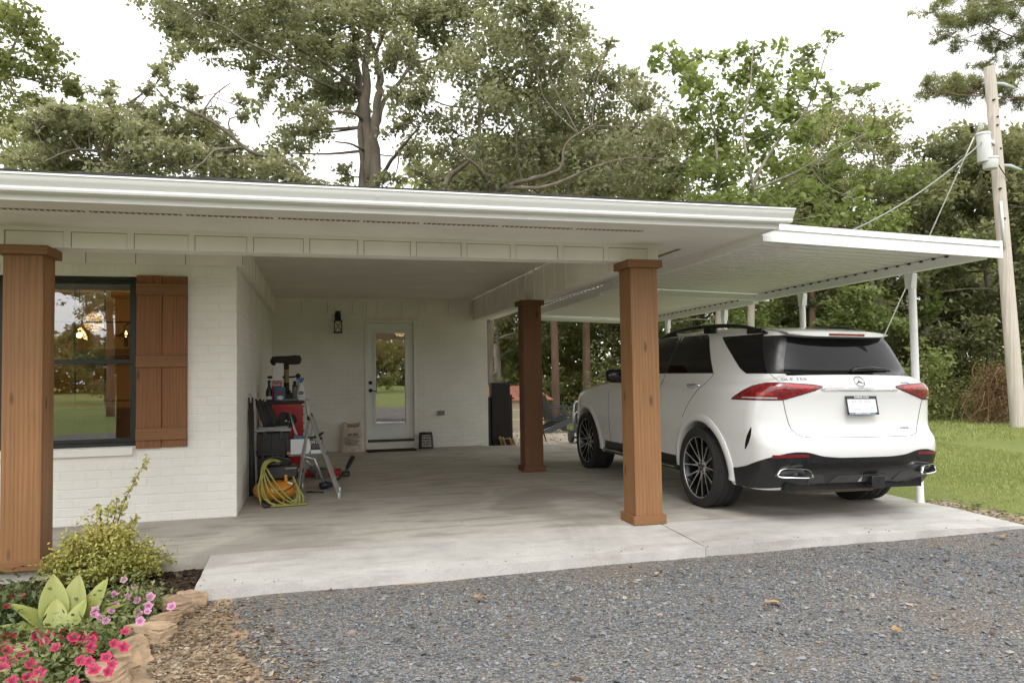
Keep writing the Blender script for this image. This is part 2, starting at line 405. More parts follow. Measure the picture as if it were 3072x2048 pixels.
def tonemat(name, stops, rough=.85, spec=.25):
    t = NT(name); a = t.n('ShaderNodeAttribute', attribute_name='tone')
    cc = t.ramp(a.outputs['Fac'], stops)
    cc = t.mix(1.0, cc, t.ramp(t.noise(t.pos(), .9, 5, .6, .6), [(.32, (.74, .735, .73)), (.62, (1.0, 1.0, 1.0))]), 'MULTIPLY')
    cc = t.mix(.3, cc, t.ramp(t.noise(t.pos(), 120, 3), [(.3, (.05,) * 3), (.7, (.5,) * 3)]), 'OVERLAY')
    t.l(cc, t.b.inputs['Base Color']); t.b.inputs['Roughness'].default_value = rough; t.b.inputs['Specular IOR Level'].default_value = spec; return t.m
M_stone = tonemat('gravel_stones', [(0, (.085, .094, .104)), (.3, (.18, .195, .212)), (.6, (.245, .26, .276)), (.9, (.31, .32, .33)), (.98, (.36, .35, .32)), (1, (.43, .39, .34))])
def gdens(x, y):
    d = .80 + .45 * mnoise(Vector((x * .9, y * 1.4, 8)))
    left = (x + .15) - .35 * (-2.4 - y)                      # fewer stones beside the flower bed
    if left < .7: d *= max(.15, left * 1.45 - .05 + .25 * mnoise(Vector((x * 2.5, y * 2.5, 3))))
    if y > -2.75: d *= max(.06, min(1, (-2.42 - y) / .33 + .45 * mnoise(Vector((x * 2.2, y * 4, 1)))))
    return d
stones('loose_gravel', 120000, (-.3, 8.8, -5.3, -2.38), (.008, .025), M_stone, 3, .5, gdens, lambda x, y: max(zgrav(x, y), zlit(x, y)) if x < 1.4 else zgrav(x, y))
stones('stray_gravel', 420, (.0, 6.5, -2.335, -1.85), (.007, .022), M_stone, 31, .5, lambda x, y: max(0, (-1.95 - y) / .42) ** 2.2, lambda x, y: zapron(x, y) + .001)
stones('loose_gravel_chips', 9000, (-.15, 5.5, -4.6, -2.38), (.03, .058), M_stone, 4, .38, lambda x, y: gdens(x, y) * .16)
M_chip = tonemat('wood_chips', [(0, (.085, .052, .03)), (.4, (.20, .14, .088)), (.75, (.33, .255, .175)), (1, (.46, .39, .30))])
def cdens(x, y):
    left = (x + .15) - .35 * (-2.4 - y); return max(.012, min(1, 1.1 - left * 2.0)) if left > -.3 else 0
gsheet('bark_litter_ground', -.32, 1.35, -4.7, -2.33, 80, 110, zlit, pm('bark_soil', (.27, .195, .125), .95, var=.35, vs=6, bump=.7, bs=70, dirt=.5, spec=.1))
stones('bark_chips_by_bed', 22000, (-.4, 2.0, -4.6, -2.40), (.010, .042), M_chip, 5, .22, cdens, lambda x, y: max(zlit(x, y), zgrav(x, y)) + .002)
stones('debris_on_gravel', 900, (.5, 8.5, -5.2, -2.38), (.02, .06), M_chip, 6, .16)
stones('sand_edge_litter', 2600, (.0, 6.9, -2.62, -2.36), (.006, .03), M_chip, 8, .3, None, lambda x, y: zdirt(x, y))
stones('litter_by_lawn', 2400, (6.6, 7.4, -3.1, -.9), (.015, .06), M_chip, 9, .18, lambda x, y: max(0, 1 - (x - 6.6) / .75), lambda x, y: -.10 - .03 * (x - 6.6))
stones('yard_litter', 2500, (3.9, 11, 5.8, 14), (.02, .08), M_chip, 10, .3, None, lambda x, y: -.125)

# --- grass blades
def blades(name, n, area, h, w, mat, seed, zf, dens=None):
    r = np.random.default_rng(seed); x0, x1, y0, y1 = area
    X = r.uniform(x0, x1, n); Y = r.uniform(y0, y1, n)
    if dens is not None:
        k = np.array([dens(a, b) for a, b in zip(X, Y)]) > r.uniform(0, 1, n); X = X[k]; Y = Y[k]; n = len(X)
    Z = np.array([zf(a, b) for a, b in zip(X, Y)]); H = h * r.uniform(.5, 1.3, n); th = r.uniform(0, 6.283, n)
    dx, dy = np.cos(th) * w, np.sin(th) * w; lx, ly = r.normal(0, .5, n) * H, r.normal(0, .5, n) * H
    V = np.stack([np.stack([X - dx, Y - dy, Z], 1), np.stack([X + dx, Y + dy, Z], 1), np.stack([X + lx, Y + ly, Z + H], 1)], 1)
    tone = np.clip(r.normal(.5, .25, n) + .25 * np.array([mnoise(Vector((a * .8, b * .8, 4))) for a, b in zip(X, Y)]), 0, 1)
    o = link(name, np_mesh(name, V.reshape(-1, 3), np.arange(3 * n).reshape(-1, 3), mat, np.repeat(tone, 3))); tag(o, kind='stuff'); return o
M_grass = leafmat('grass_blades', (.19, .235, .065), (.43, .45, .17), .38)
blades('lawn_grass', 60000, (6.75, 12, -3.0, 6), .042, .006, M_grass, 1, zground, lambda x, y: 1 if x > 7.2 + .3 * mnoise(Vector((y * 2, 1, 0))) else max(0, (x - 6.7) * .9))
blades('lawn_grass_far', 50000, (9, 26, 4, 24), .06, .012, M_grass, 2, zground)
# ================================================================ HOUSE
def paint_mat(name, c, bump=.25, bs=140, dirty=.25):
    t = NT(name); p = t.pos()
    a = t.noise(p, 1.6, 5, .6); b = t.noise(p, 22, 5, .7); f = t.noise(p, bs, 4, .65)
    cc = t.ramp(a, [(.3, sc(c, .92)), (.7, sc(c, 1.04))])
    cc = t.mix(t.ramp(b, [(.60, (0,) * 3), (.80, (dirty,) * 3)]), cc, (c[0] * .72, c[1] * .70, c[2] * .64))
    t.l(cc, t.b.inputs['Base Color']); t.b.inputs['Roughness'].default_value = .62; t.b.inputs['Specular IOR Level'].default_value = .3
    t.bump(t.math('ADD', f, t.math('MULTIPLY', b, 1.5)), bump, .004); MATS[name] = t.m; return t.m
M_brick = paint_mat('white_painted_brick', (.835, .815, .765), .55, 110, .25)
M_joint = paint_mat('white_painted_mortar', (.828, .806, .755), .5, 160, .3)
M_trim = paint_mat('white_painted_board', (.83, .805, .745), .12, 60, .12)
M_ceil = paint_mat('white_ceiling', (.81, .765, .675), .08, 90, .05)
M_gut = pm('white_aluminium', (.82, .82, .80), .38, var=.03, vs=2, spec=.5)
M_door = pm('white_door_paint', (.78, .79, .78), .4, var=.03)
M_blackframe = pm('black_window_frame', (.018, .02, .018), .38, var=.2, spec=.5)
M_iron = pm('black_iron', (.015, .013, .011), .5, var=.3, metal=.3, bump=.2, bs=200)
M_cedar = wood('cedar_stain', (.275, .132, .050), 'z', .45, .62)
M_cedar_s = wood('cedar_shutter', (.25, .105, .040), 'z', .34, .66, 1.2)
M_cedar_b = wood('cedar_batten', (.25, .115, .042), 'x', .42, .64, 1.2, False)
M_clear = glassmat('window_glass', (.66, .66, .62), .20)
M_doorglass = glassmat('door_glass', (.66, .68, .64), .30)

house = empty('house'); tag(house, 'white painted brick house with carport under its long eave', 'house')
H_TOP = 2.348; YB = 5.70; XW = 3.73

# --- wall cores (mortar plane 5 mm behind the brick faces)
WX0, WX1, WZ0, WZ1 = -2.99, -.868, .690, 2.240
def fw(m):
    m.box(-4.5, WX0, .0038, .2, -.02, 2.63); m.box(WX1, -.0038, .0038, .2, -.02, 2.63)
    m.box(WX0, WX1, .0038, .2, -.02, WZ0); m.box(WX0, WX1, .0038, .2, WZ1, 2.63)
w_front = part('front_wall', M_joint, house, fw)
w_side = part('side_wall', M_joint, house, lambda m: m.box(-.2, -.0038, .201, YB, -.02, 2.63))
DX0, DX1, DZ0, DZ1 = 1.535, 2.435, .13, 2.262
def rw(m):
    m.box(-.2, DX0, YB + .0038, YB + .2, -.02, 2.63); m.box(DX1, XW - .005, YB + .0038, YB + .2, -.02, 2.63)
    m.box(DX0, DX1, YB + .0038, YB + .2, DZ1, 2.63); m.box(DX0, DX1, YB + .0038, YB + .2, -.02, DZ0)
w_rear = part('rear_wall', M_joint, house, rw)
part('end_wall', M_brick, house, lambda m: m.box(XW - .2, XW - .004, YB + .201, 9, -.02, 2.63))

# --- bricks: shared meshes; local x = length 1, local z = height 1, front towards -y
def brick_mesh(name, L, Hh, seed):
    r = random.Random(seed); j = lambda: r.uniform(-.0012, .0012)
    e, d = .0035, .003; m = MB(); vs = []
    for (x, z) in ((-L / 2, -Hh / 2), (L / 2, -Hh / 2), (L / 2, Hh / 2), (-L / 2, Hh / 2)): vs.append((x, .012, z))
    for (x, z) in ((-L / 2, -Hh / 2), (L / 2, -Hh / 2), (L / 2, Hh / 2), (-L / 2, Hh / 2)): vs.append((x + j(), d, z + j()))
    for (x, z) in ((-L / 2 + e, -Hh / 2 + e), (L / 2 - e, -Hh / 2 + e), (L / 2 - e, Hh / 2 - e), (-L / 2 + e, Hh / 2 - e)): vs.append((x + j(), j(), z + j()))
    fs = [(0, 1, 5, 4), (1, 2, 6, 5), (2, 3, 7, 6), (3, 0, 4, 7), (4, 5, 9, 8), (5, 6, 10, 9), (6, 7, 11, 10), (7, 4, 8, 11), (8, 9, 10, 11)]
    m._add(vs, fs); me = m.mesh(name, fix=False); me.materials.append(M_brick); return me
BR = [brick_mesh('brick', .1935, .0705, s) for s in range(5)]
BS = [brick_mesh('brick', .060, .086, 40 + s) for s in range(4)]
CH, CL = .08, .2035
bricks = []          # (distance, wall, position, rotation, xscale, mesh)
def lay(wall, o, ux, uy_rot, length, holes, z_top=2.24, start=0.0, last_solid=True):
    n = int(round(z_top / CH))
    for c in range(n):
        z = c * CH + CH / 2; x = -start - (CL / 2 if c % 2 else 0)
        while x < length:
            a, b = max(x, 0), min(x + CL, length)
            x += CL
            if b - a < .03: continue
            segs = [(a, b)]
            for (h0, h1, hz0, hz1) in holes:
                if z + .02 > hz0 and z - .02 < hz1:
                    ns = []
                    for (p, q) in segs:
                        if h1 <= p or h0 >= q: ns.append((p, q)); continue
                        if h0 - p > .025: ns.append((p, h0))
                        if q - h1 > .025: ns.append((h1, q))
                    segs = ns
            for (p, q) in segs:
                w = q - p - .008; pos = Vector(o) + Vector(ux) * ((p + q) / 2) + Vector((0, 0, z))
                bricks.append(((pos - CAM).length, wall, pos, uy_rot, w / .1935, rnd.choice(BR)))
def soldier(wall, o, ux, rot, length, z, skip=()):
    x = 0
    while x + .07 < length:
        pos = Vector(o) + Vector(ux) * (x + .035) + Vector((0, 0, z)); x += .0705
        bricks.append(((pos - CAM).length, wall, pos, rot, 1.0, rnd.choice(BS)))
FL = 2.6
lay(w_front, (-FL, 0, 0), (1, 0, 0), 0.0, FL, [(WX0 + FL, WX1 + FL, .61, 2.25)])
soldier(w_front, (-FL, 0, 0), (1, 0, 0), 0.0, FL, 2.295)
lay(w_side, (0, 0, 0), (0, 1, 0), math.pi / 2, YB, [], 2.32, start=.0)
lay(w_rear, (0, YB, 0), (1, 0, 0), 0.0, XW, [(DX0, DX1, DZ0, 2.4), (DX0 - .01, DX1 + .01, -1, DZ0)], 2.32)
bricks.sort(key=lambda b: b[0])
front_b = [b for b in bricks if b[1] is w_front]; other = [b for b in bricks if b[1] is not w_front]
single = front_b + other[:max(0, 300 - len(front_b))]; rest = other[max(0, 300 - len(front_b)):]
for d, wall, pos, rot, xs, me in single:
    o = link('brick', me, None, wall, pos + Vector((0, rnd.uniform(-.0006, .0006), 0)), (rnd.uniform(-.002, .002), rnd.uniform(-.004, .004), rot), (xs, 1, 1))
for wall in (w_side, w_rear):
    V = []; F = []
    for d, w, pos, rot, xs, me in rest:
        if w is not wall: continue
        c, s = math.cos(rot), math.sin(rot); n = len(V)
        jx = rnd.uniform(-.0006, .0006)
        for v in me.vertices:
            x, y, z = v.co.x * xs, v.co.y + jx, v.co.z; V.append((pos.x + x * c - y * s, pos.y + x * s + y * c, pos.z + z))
        F += [tuple(n + i for i in p.vertices) for p in me.polygons]
    me = bpy.data.meshes.new('bricks'); me.from_pydata(V, [], F); me.materials.append(M_brick)
    tag(link('more_bricks', me, None, wall), kind='stuff')
part('window_sill', M_brick, house, lambda m: m.box(WX0 - .02, -.885, -.045, .0, .612, .686), bevel=.006)

# --- window: two black double-hung units
def window(x0, x1):
    w = part('window', M_blackframe, house, lambda m: (m.box(x0, x1, .035, .11, 2.205, WZ1), m.box(x0, x1, .035, .11, WZ0, .722),
             m.box(x0, x0 + .035, .035, .11, .722, 2.205), m.box(x1 - .035, x1, .035, .11, .722, 2.205)), bevel=.003)
    a, b = x0 + .035, x1 - .035; zm = 1.462
    for nm, z0, z1, y in (('upper_sash', zm - .018, 2.205, .055), ('lower_sash', .722, zm + .022, .085)):
        s = part(nm, M_blackframe, w, lambda m: (m.box(a, b, y, y + .028, z1 - .034, z1), m.box(a, b, y, y + .028, z0, z0 + .038),
                 m.box(a, a + .032, y, y + .028, z0 + .038, z1 - .034), m.box(b - .032, b, y, y + .028, z0 + .038, z1 - .034)), bevel=.002)
        part('pane', M_clear, w, lambda m: m.box(a + .03, b - .03, y + .010, y + .014, z0 + .03, z1 - .03))
        for i in range(1, 4):
            xx = a + (b - a) * i / 4
            part('muntin', M_blackframe, w, lambda m: m.box(xx - .008, xx + .008, y + .016, y + .026, z0 + .038, z1 - .034))
        zz = (z0 + z1) / 2
        part('muntin', M_blackframe, w, lambda m: m.box(a + .032, b - .032, y + .0165, y + .0255, zz - .008, zz + .008))
    return w
window(-1.922, WX1); window(WX0, -1.936)
part('window_mullion', M_blackframe, house, lambda m: m.box(-1.936, -1.922, .04, .12, WZ0, WZ1))
# --- shutter
SX0, SX1, SZ0, SZ1 = -.862, -.428, .668, 2.249
shut = part('shutter', M_cedar_s, house, lambda m: m.box(SX0 + .03, SX1 - .03, -.012, -.004, SZ0 + .05, SZ1 - .05))
shut['label'] = 'reddish brown cedar board and batten shutter'
for i in range(2):
    a = SX0 + (SX1 - SX0) * i / 2 + (.003 if i else 0); b = SX0 + (SX1 - SX0) * (i + 1) / 2 - (0 if i else .003)
    part('board', M_cedar_s, shut, lambda m: m.box(a, b, -.034, -.0125, SZ0 + .004 * i, SZ1 - .005 * i), bevel=.003)
for z0, z1 in ((2.066, 2.17), (1.404, 1.512), (.742, .852)):
    part('batten', M_cedar_b, shut, lambda m: m.box(SX0 + .002, SX1 - .002, -.058, -.0345, z0, z1), bevel=.003)
    for xx in (SX0 + .05, SX0 + .17, SX1 - .17, SX1 - .05):
        part('nail', M_iron, shut, lambda m: m.at((xx, -.0585, (z0 + z1) / 2 + .02), (math.pi / 2, 0, 0)).lathe([(.004, -.0008), (.004, .0008)], 8))

M_gap = pm('grimy_caulk_gap', (.20, .175, .135), .9, var=.3, vs=20)
# --- friezes with battens
def frieze_x(name, x0, x1, y, z0, z1, bat, th=.02, parent=house, bz=None):
    f = part(name, M_trim, parent, lambda m: m.box(x0, x1, y - th, y - .0005, z0, z1))
    for xx in bat:
        part('batten', M_trim, f, lambda m: m.box(xx - .022, xx + .022, y - th - .012, y - th + .001, (bz or z0) + .001, z1), bevel=.002)
        part('caulk_gap', M_gap, f, lambda m: m.box(xx + .0222, xx + .0272, y - th - .0012, y - th + .001, (bz or z0) + .004, z1 - .004))
    return f
frieze_x('wall_frieze', -4.5, .056, -.001, 2.352, 2.632, [-2.99, -2.57, -2.15, -1.73, -1.308, -.896, -.473, -.03 + .06])
f = part('side_frieze', M_trim, house, lambda m: m.box(.0005, .05, .0005, YB - .02, 2.352, 2.632))
for i in range(14):
    yy = .03 + i * .42
    if yy < YB - .06: part('batten', M_trim, f, lambda m: m.box(.049, .062, yy - .022, yy + .022, 2.353, 2.632), bevel=.002)
frieze_x('rear_frieze', .05, 3.46, YB, 2.360, 2.632, [.455, .887, 1.308, 2.573, 2.993, 3.40])
frieze_x('door_head_panel', 1.515, 2.486, YB - .022, 2.295, 2.60, [1.54, 1.729, 2.151, 2.46], .015)
part('ceiling_trim', M_trim, house, lambda m: m.box(.065, 3.45, YB - .05, YB - .0375, 2.575, 2.633))
# --- ceiling, beams
part('carport_ceiling', M_ceil, house, lambda m: (m.box(-4.5, 3.46, -1.30, -.0, 2.635, 2.66), m.box(.0, 3.46, .0, YB, 2.635, 2.66)))
for (u, v) in ((965, 806), (1415, 812)):
    q = px(u, v, 'z', 2.634); part('recessed_light', M_gut, house, lambda m: m.at((q.x, q.y, 2.627)).lathe([(.085, .007), (.08, 0), (.06, .003), (.055, .006)], 20), smooth=40)
ZS = 2.400
fb = part('front_beam', M_trim, house, lambda m: m.box(-4.5, 3.628, -1.475, -1.30, 2.255, 2.64))
bx = [-1.43 - .4205 * k for k in range(6)] + [-1.0085 + .4165 * k for k in range(11)]
for xx in bx:
    part('batten', M_trim, fb, lambda m: m.box(xx - .022, xx + .022, -1.4865, -1.4745, 2.256, 2.372), bevel=.002)
    part('caulk_gap', M_gap, fb, lambda m: m.box(xx + .0222, xx + .0266, -1.4758, -1.4745, 2.258, 2.370))
    part('caulk_gap', M_gap, fb, lambda m: m.box(xx - .0252, xx - .0222, -1.4758, -1.4745, 2.258, 2.370))
part('beam_head_board', M_trim, fb, lambda m: m.box(-4.5, 3.628, -1.489, -1.4745, 2.3725, ZS))
part('caulk_gap', M_gap, fb, lambda m: m.box(-4.5, 3.54, -1.4756, -1.4745, 2.3685, 2.3724))
part('corner_board', M_trim, fb, lambda m: m.box(3.543, 3.6425, -1.4885, -1.4745, 2.256, 2.372), bevel=.002)
part('corner_board', M_trim, fb, lambda m: m.box(3.6285, 3.6425, -1.4740, -1.38, 2.256, ZS), bevel=.002)
sb = part('side_beam', M_trim, house, lambda m: m.box(3.475, 3.628, -1.2995, YB, 2.255, 2.64))
for i in range(16):
    yy = -1.15 + i * .42
    part('batten', M_trim, sb, lambda m: m.box(3.463, 3.476, yy - .022, yy + .022, 2.256, 2.634), bevel=.002)
# --- soffit, vents, fascia, gutter
XE, YE = 4.226, -2.42
sof = part('soffit', M_trim, house, lambda m: (m.box(-4.5, XE - .02, YE + .02, -1.474, ZS, ZS + .02), m.box(3.628, XE - .02, -1.474, 9.0, ZS, ZS + .02)))
M_vent = pm('brown_vent_mesh', (.25, .15, .075), .8, var=.5, vs=60)
cuts = [(-60, 255), (270, 545), (560, 819), (835, 1078), (1089, 1256), (1271, 1492), (1506, 1716), (1730, 1927)]
yv = px(500, 643, 'z', ZS).y
for a, b in cuts:
    xa, xb = [(lambda q: q.x)(px(u, 626 + .0353 * u, 'z', ZS)) for u in (a, b)]
    vn = part('soffit_vent', M_vent, sof, lambda m: m.box(xa, xb, yv - .024, yv + .024, ZS - .002, ZS + .001))
    k = int((xb - xa) / .035)
    part('vent_bars', M_trim, vn, lambda m: [m.box(xa + (i + .5) * (xb - xa) / k - .004, xa + (i + .5) * (xb - xa) / k + .004, yv - .024, yv + .024, ZS - .004, ZS - .0022) for i in range(k)])
vn = part('soffit_vent', M_vent, sof, lambda m: m.box(3.90, 3.95, -1.35, -.6, ZS - .002, ZS + .001))
for yy in (-1.95, -1.72):
    part('soffit_seam', M_joint, sof, lambda m: m.box(-4.5, XE - .02, yy - .0012, yy + .0012, ZS - .0008, ZS + .001))
part('fascia', M_gut, house, lambda m: m.box(-4.5, XE, YE, YE + .0195, 2.386, 2.522), bevel=.002)
part('side_fascia', M_gut, house, lambda m: m.box(XE - .0195, XE, YE + .02, 9.0, 2.386, 2.53), bevel=.002)
def gut(m):
    prof = [(0, .002), (-.066, 0), (-.075, .004), (-.081, .016), (-.080, .030), (-.086, .040), (-.100, .056), (-.1105, .074), (-.1140, .090), (-.122, .0915), (-.1225, .103), (-.110, .1035), (-.110, .097), (-.1115, .088), (-.106, .074), (-.096, .058), (-.082, .043), (-.076, .03), (-.076, .018), (-.068, .006), (0, .006)]
    n = len(prof); vs = []
    for x in (-4.5, 4.288): vs += [(x, YE + p, 2.425 + q) for p, q in prof]
    m._add(vs, [(i, i + 1, n + i + 1, n + i) for i in range(n - 1)])
g = part('gutter', M_gut, house, gut, smooth=25, fix=True)
part('end_cap', M_gut, g, lambda m: m.prism([(0, 0), (-.066, 0), (-.081, .016), (-.080, .030), (-.100, .056), (-.114, .09), (-.122, .0915), (-.1225, .103), (0, .103)], 0, .003).at(), bevel=0) if False else None
me = bpy.data.meshes.new('end_cap'); pp = [(0, 0), (-.066, 0), (-.081, .016), (-.080, .030), (-.100, .056), (-.114, .09), (-.1225, .0915), (-.1225, .103), (0, .103)]
me.from_pydata([(4.2885, YE + p, 2.425 + q) for p, q in pp] + [(4.2915, YE + p, 2.425 + q) for p, q in pp], [], [tuple(range(9)), tuple(range(17, 8, -1))] + [(i, (i + 1) % 9, 9 + (i + 1) % 9, 9 + i) for i in range(9)])
link('end_cap', me, M_gut, g)
for xx in (-1.9, 1.12, 3.55):
    part('gutter_seam', M_gut, g, lambda m: [m._add([(x_, YE + p_ - .0012, 2.425 + q_) for x_ in (xx, xx + .012) for p_, q_ in ((-.066, -.001), (-.0815, .016), (-.0805, .030), (-.1005, .056), (-.1145, .090))], [(i, i + 1, 5 + i + 1, 5 + i) for i in range(4)])])
# --- roof
M_shingle = pm('dark_shingles', (.075, .07, .068), .95, var=.35, vs=18, bump=.8, bs=300, spec=.1)
SLP = .205
def roofz(y): return 2.549 + (y - (YE - .035)) * SLP if y < 4.2 else 2.549 + (4.2 - (YE - .035)) * SLP - (y - 4.2) * SLP
def rf(m):
    ys = [YE - .03, 4.2, 10.5]
    for a, b in zip(ys, ys[1:]):
        m._add([(x, y, roofz(y) + d) for d in (-.02, 0) for x, y in ((-4.6, a), (XE + .03, a), (XE + .03, b), (-4.6, b))],
               [(0, 3, 2, 1), (4, 5, 6, 7), (0, 1, 5, 4), (1, 2, 6, 5), (2, 3, 7, 6), (3, 0, 4, 7)])
roof = part('roof', M_shingle, house, rf)
x = -4.6; k = 0
shm = []
for s in range(4):
    m = MB(); m.box(0, .298, -.03 - .008 * (s % 2), .15, .001, .0085 + .004 * (s % 3)); shm.append(m.mesh('shingle')); shm[-1].materials.append(M_shingle)
while x < XE - .2:
    link('shingle', shm[rnd.randrange(4)], None, roof, (x, YE - .03, roofz(YE - .03)), (math.atan(SLP) * .6, rnd.uniform(-.004, .004), 0)); x += .30
# --- door
door = part('door', M_door, house, lambda m: (m.box(1.584, 1.700, YB + .03, YB + .072, .172, 2.200), m.box(2.262, 2.383, YB + .03, YB + .072, .172, 2.200),
            m.box(1.700, 2.262, YB + .03, YB + .072, 2.050, 2.200), m.box(1.700, 2.262, YB + .03, YB + .072, .172, .430)), bevel=.003)
part('glazing_frame', M_door, door, lambda m: (m.box(1.690, 1.726, YB + .015, YB + .0295, .42, 2.06), m.box(2.236, 2.272, YB + .015, YB + .0295, .42, 2.06),
            m.box(1.726, 2.236, YB + .015, YB + .0295, 2.026, 2.06), m.box(1.726, 2.236, YB + .015, YB + .0295, .42, .454)), bevel=.005)
part('pane', M_doorglass, door, lambda m: m.box(1.70, 2.262, YB + .045, YB + .051, .43, 2.05))
hd = part('door_handle', M_iron, door, lambda m: (m.at((1.634, YB + .026, 1.03), (math.pi / 2, 0, 0)).lathe([(.033, -.004), (.033, .006), (.026, .014), (.013, .016), (.013, .05)], 18),
            m.at().tube([(1.634, YB - .022, 1.03), (1.66, YB - .03, 1.028), (1.70, YB - .03, 1.018), (1.745, YB - .028, 1.016)], [.010, .009, .008, .006], 8)), smooth=40)
part('deadbolt', M_iron, door, lambda m: m.at((1.634, YB + .026, 1.165), (math.pi / 2, 0, 0)).lathe([(.032, -.004), (.032, .008), (.024, .018), (.012, .020), (.012, .03)], 18), smooth=40)
df = part('door_frame', M_trim, house, lambda m: (m.box(1.537, 1.580, YB - .012, YB + .09, .131, 2.259), m.box(2.387, 2.433, YB - .012, YB + .09, .131, 2.259), m.box(1.580, 2.387, YB - .012, YB + .09, 2.204, 2.259)), bevel=.004)
part('threshold', pm('dark_aluminium_sill', (.05, .045, .04), .5, var=.2), df, lambda m: m.box(1.5805, 2.3865, YB - .01, YB + .09, .1315, .166))
part('door_step', M_brick, house, lambda m: m.box(1.533, 2.445, YB - .055, YB - .0005, -.01, .126), bevel=.006)
part('electric_outlet', pm('grey_outlet_cover', (.23, .225, .20), .5, var=.1), house, lambda m: (m.box(2.805, 2.925, YB - .03, YB - .001, .565, .645), m.box(2.82, 2.91, YB - .036, YB - .0305, .58, .63)), bevel=.003)

# --- rooms behind the glass
M_room = pm('warm_room_wall', (.62, .44, .22), .8, var=.06, vs=1)
def room(name, x0, x1, y0, y1, z0, z1, mat):
    return part(name, mat, house, lambda m: (m.box(x0, x1, y1, y1 + .05, z0, z1), m.box(x0 - .05, x0, y0, y1 + .05, z0, z1), m.box(x1, x1 + .05, y0, y1 + .05, z0, z1), m.box(x0, x1, y0, y1, z1, z1 + .05), m.box(x0, x1, y0, y1, z0 - .05, z0)))
room('living_room', -4.4, -.26, .21, 4.2, .0, 2.44, M_room)
room('back_room', .3, 3.5, YB + .21, YB + 3.6, .12, 2.55, M_room)
part('window_head_valance', pm('dark_brown_valance', (.045, .026, .015), .8, var=.3), house, lambda m: m.box(-3.0, -.865, .16, .19, 2.13, 2.26))
M_white_em = emit('downlight_glow', (1.0, .72, .38), 14.0)
def recessed(u, v, zz, lab):
    q = px(u, v, 'z', zz); o = part('downlight', M_white_em, None, lambda m: m.at((q.x, q.y, zz - .004)).lathe([(.075, 0), (.075, .003)], 20)); tag(o, lab, 'ceiling light')
q = px(366, 931, 'z', 2.435)
recessed(366, 931, 2.436, 'round lit downlight in the ceiling seen through the window')
li = bpy.data.lights.new('room_lamp', 'POINT'); li.energy = 14; li.color = (1, .62, .28); li.shadow_soft_size = .12
lo = bpy.data.objects.new('room_lamp_light', li); lo.location = (-1.9, 2.6, 2.0); col.objects.link(lo)
li2 = bpy.data.lights.new('back_room_lamp', 'POINT'); li2.energy = 6; li2.color = (1, .68, .36); li2.shadow_soft_size = .12
lo2 = bpy.data.objects.new('back_room_light', li2); lo2.location = (2.4, YB + 2.2, 2.2); col.objects.link(lo2)
# pendant lamp with a glowing bulb, hanging in the room
pl = px(238, 1005, 'y', 2.6)
pe = empty('pendant_lamp', (pl.x, pl.y, pl.z)); tag(pe, 'lit glass pendant lamp hanging inside the left window', 'lamp')
part('shade', glassmat('lamp_glass', (.95, .85, .7), .1), pe, lambda m: m.lathe([(.03, .09), (.06, .05), (.13, -.06)], 20, False), smooth=True)
part('bulb', emit('bulb_glow', (1, .66, .3), 25.0), pe, lambda m: m.ball(.034, 12, 8))
part('cord', M_iron, pe, lambda m: m.tube([(0, 0, .09), (0, 0, 2.44 - pl.z)], .004, 6))
# sconce, candle and shelf on the far wall
sw = px(392, 1000, 'y', 4.15)
se = empty('gooseneck_sconce', (sw.x, sw.y, sw.z)); tag(se, 'black gooseneck wall sconce on the room wall behind the window', 'lamp')
part('arm', M_iron, se, lambda m: m.tube([(.09, .0, -.06), (.07, -.05, .1), (.02, -.12, .15), (-.04, -.15, .10), (-.05, -.15, .0)], .012, 8), smooth=True)
part('shade', M_iron, se, lambda m: m.at((-.05, -.15, -.04)).lathe([(.02, .05), (.10, .0), (.10, -.012)], 16), smooth=35)
cw = px(378, 1020, 'y', 3.95)
ce = empty('candle', (cw.x, cw.y, cw.z - .09)); tag(ce, 'dark taper candle with a small lit flame on the shelf', 'candle')
part('stick', M_iron, ce, lambda m: m.lathe([(.028, 0), (.028, .13)], 12), smooth=40)
part('flame', emit('flame_glow', (1, .6, .22), 20.0), ce, lambda m: m.at((0, 0, .17)).lathe([(.004, -.035), (.018, -.01), (.012, .02), (.002, .05)], 10), smooth=True)
M_shelf = wood('dark_shelf', (.11, .05, .024), 'x', .5, .6)
sz = px(378, 1048, 'y', 3.95).z
tag(part('wall_shelf', M_shelf, None, lambda m: (m.box(cw.x - .6, cw.x + .6, 3.78, 4.19, sz - .09, sz - .0), m.box(cw.x - .5, cw.x - .44, 4.0, 4.19, sz - .25, sz - .09), m.box(cw.x + .44, cw.x + .5, 4.0, 4.19, sz - .25, sz - .09)), bevel=.004), 'dark wooden shelf on the yellow room wall behind the window', 'shelf')
tag(part('bar_cabinet', M_shelf, None, lambda m: (m.box(cw.x - .9, cw.x + .7, 3.7, 4.18, .0, .86), m.box(cw.x - .95, cw.x + .75, 3.66, 4.19, .862, .9), m.box(cw.x - .86, cw.x - .1, 3.69, 3.699, .1, .8), m.box(cw.x - .05, cw.x + .66, 3.69, 3.699, .1, .8)), bevel=.004), 'dark low cabinet against the room wall under the shelf', 'cabinet')
tag(part('sofa', pm('dark_sofa', (.05, .045, .04), .9, var=.3), None, lambda m: (m.box(-3.4, -1.5, 1.5, 2.3, .1, .45), m.box(-3.4, -1.5, 2.1, 2.35, .45, .86), m.box(-3.55, -3.4, 1.5, 2.35, .1, .62), m.box(-1.5, -1.35, 1.5, 2.35, .1, .62)), bevel=.04), 'dark sofa just inside the lower window', 'sofa')
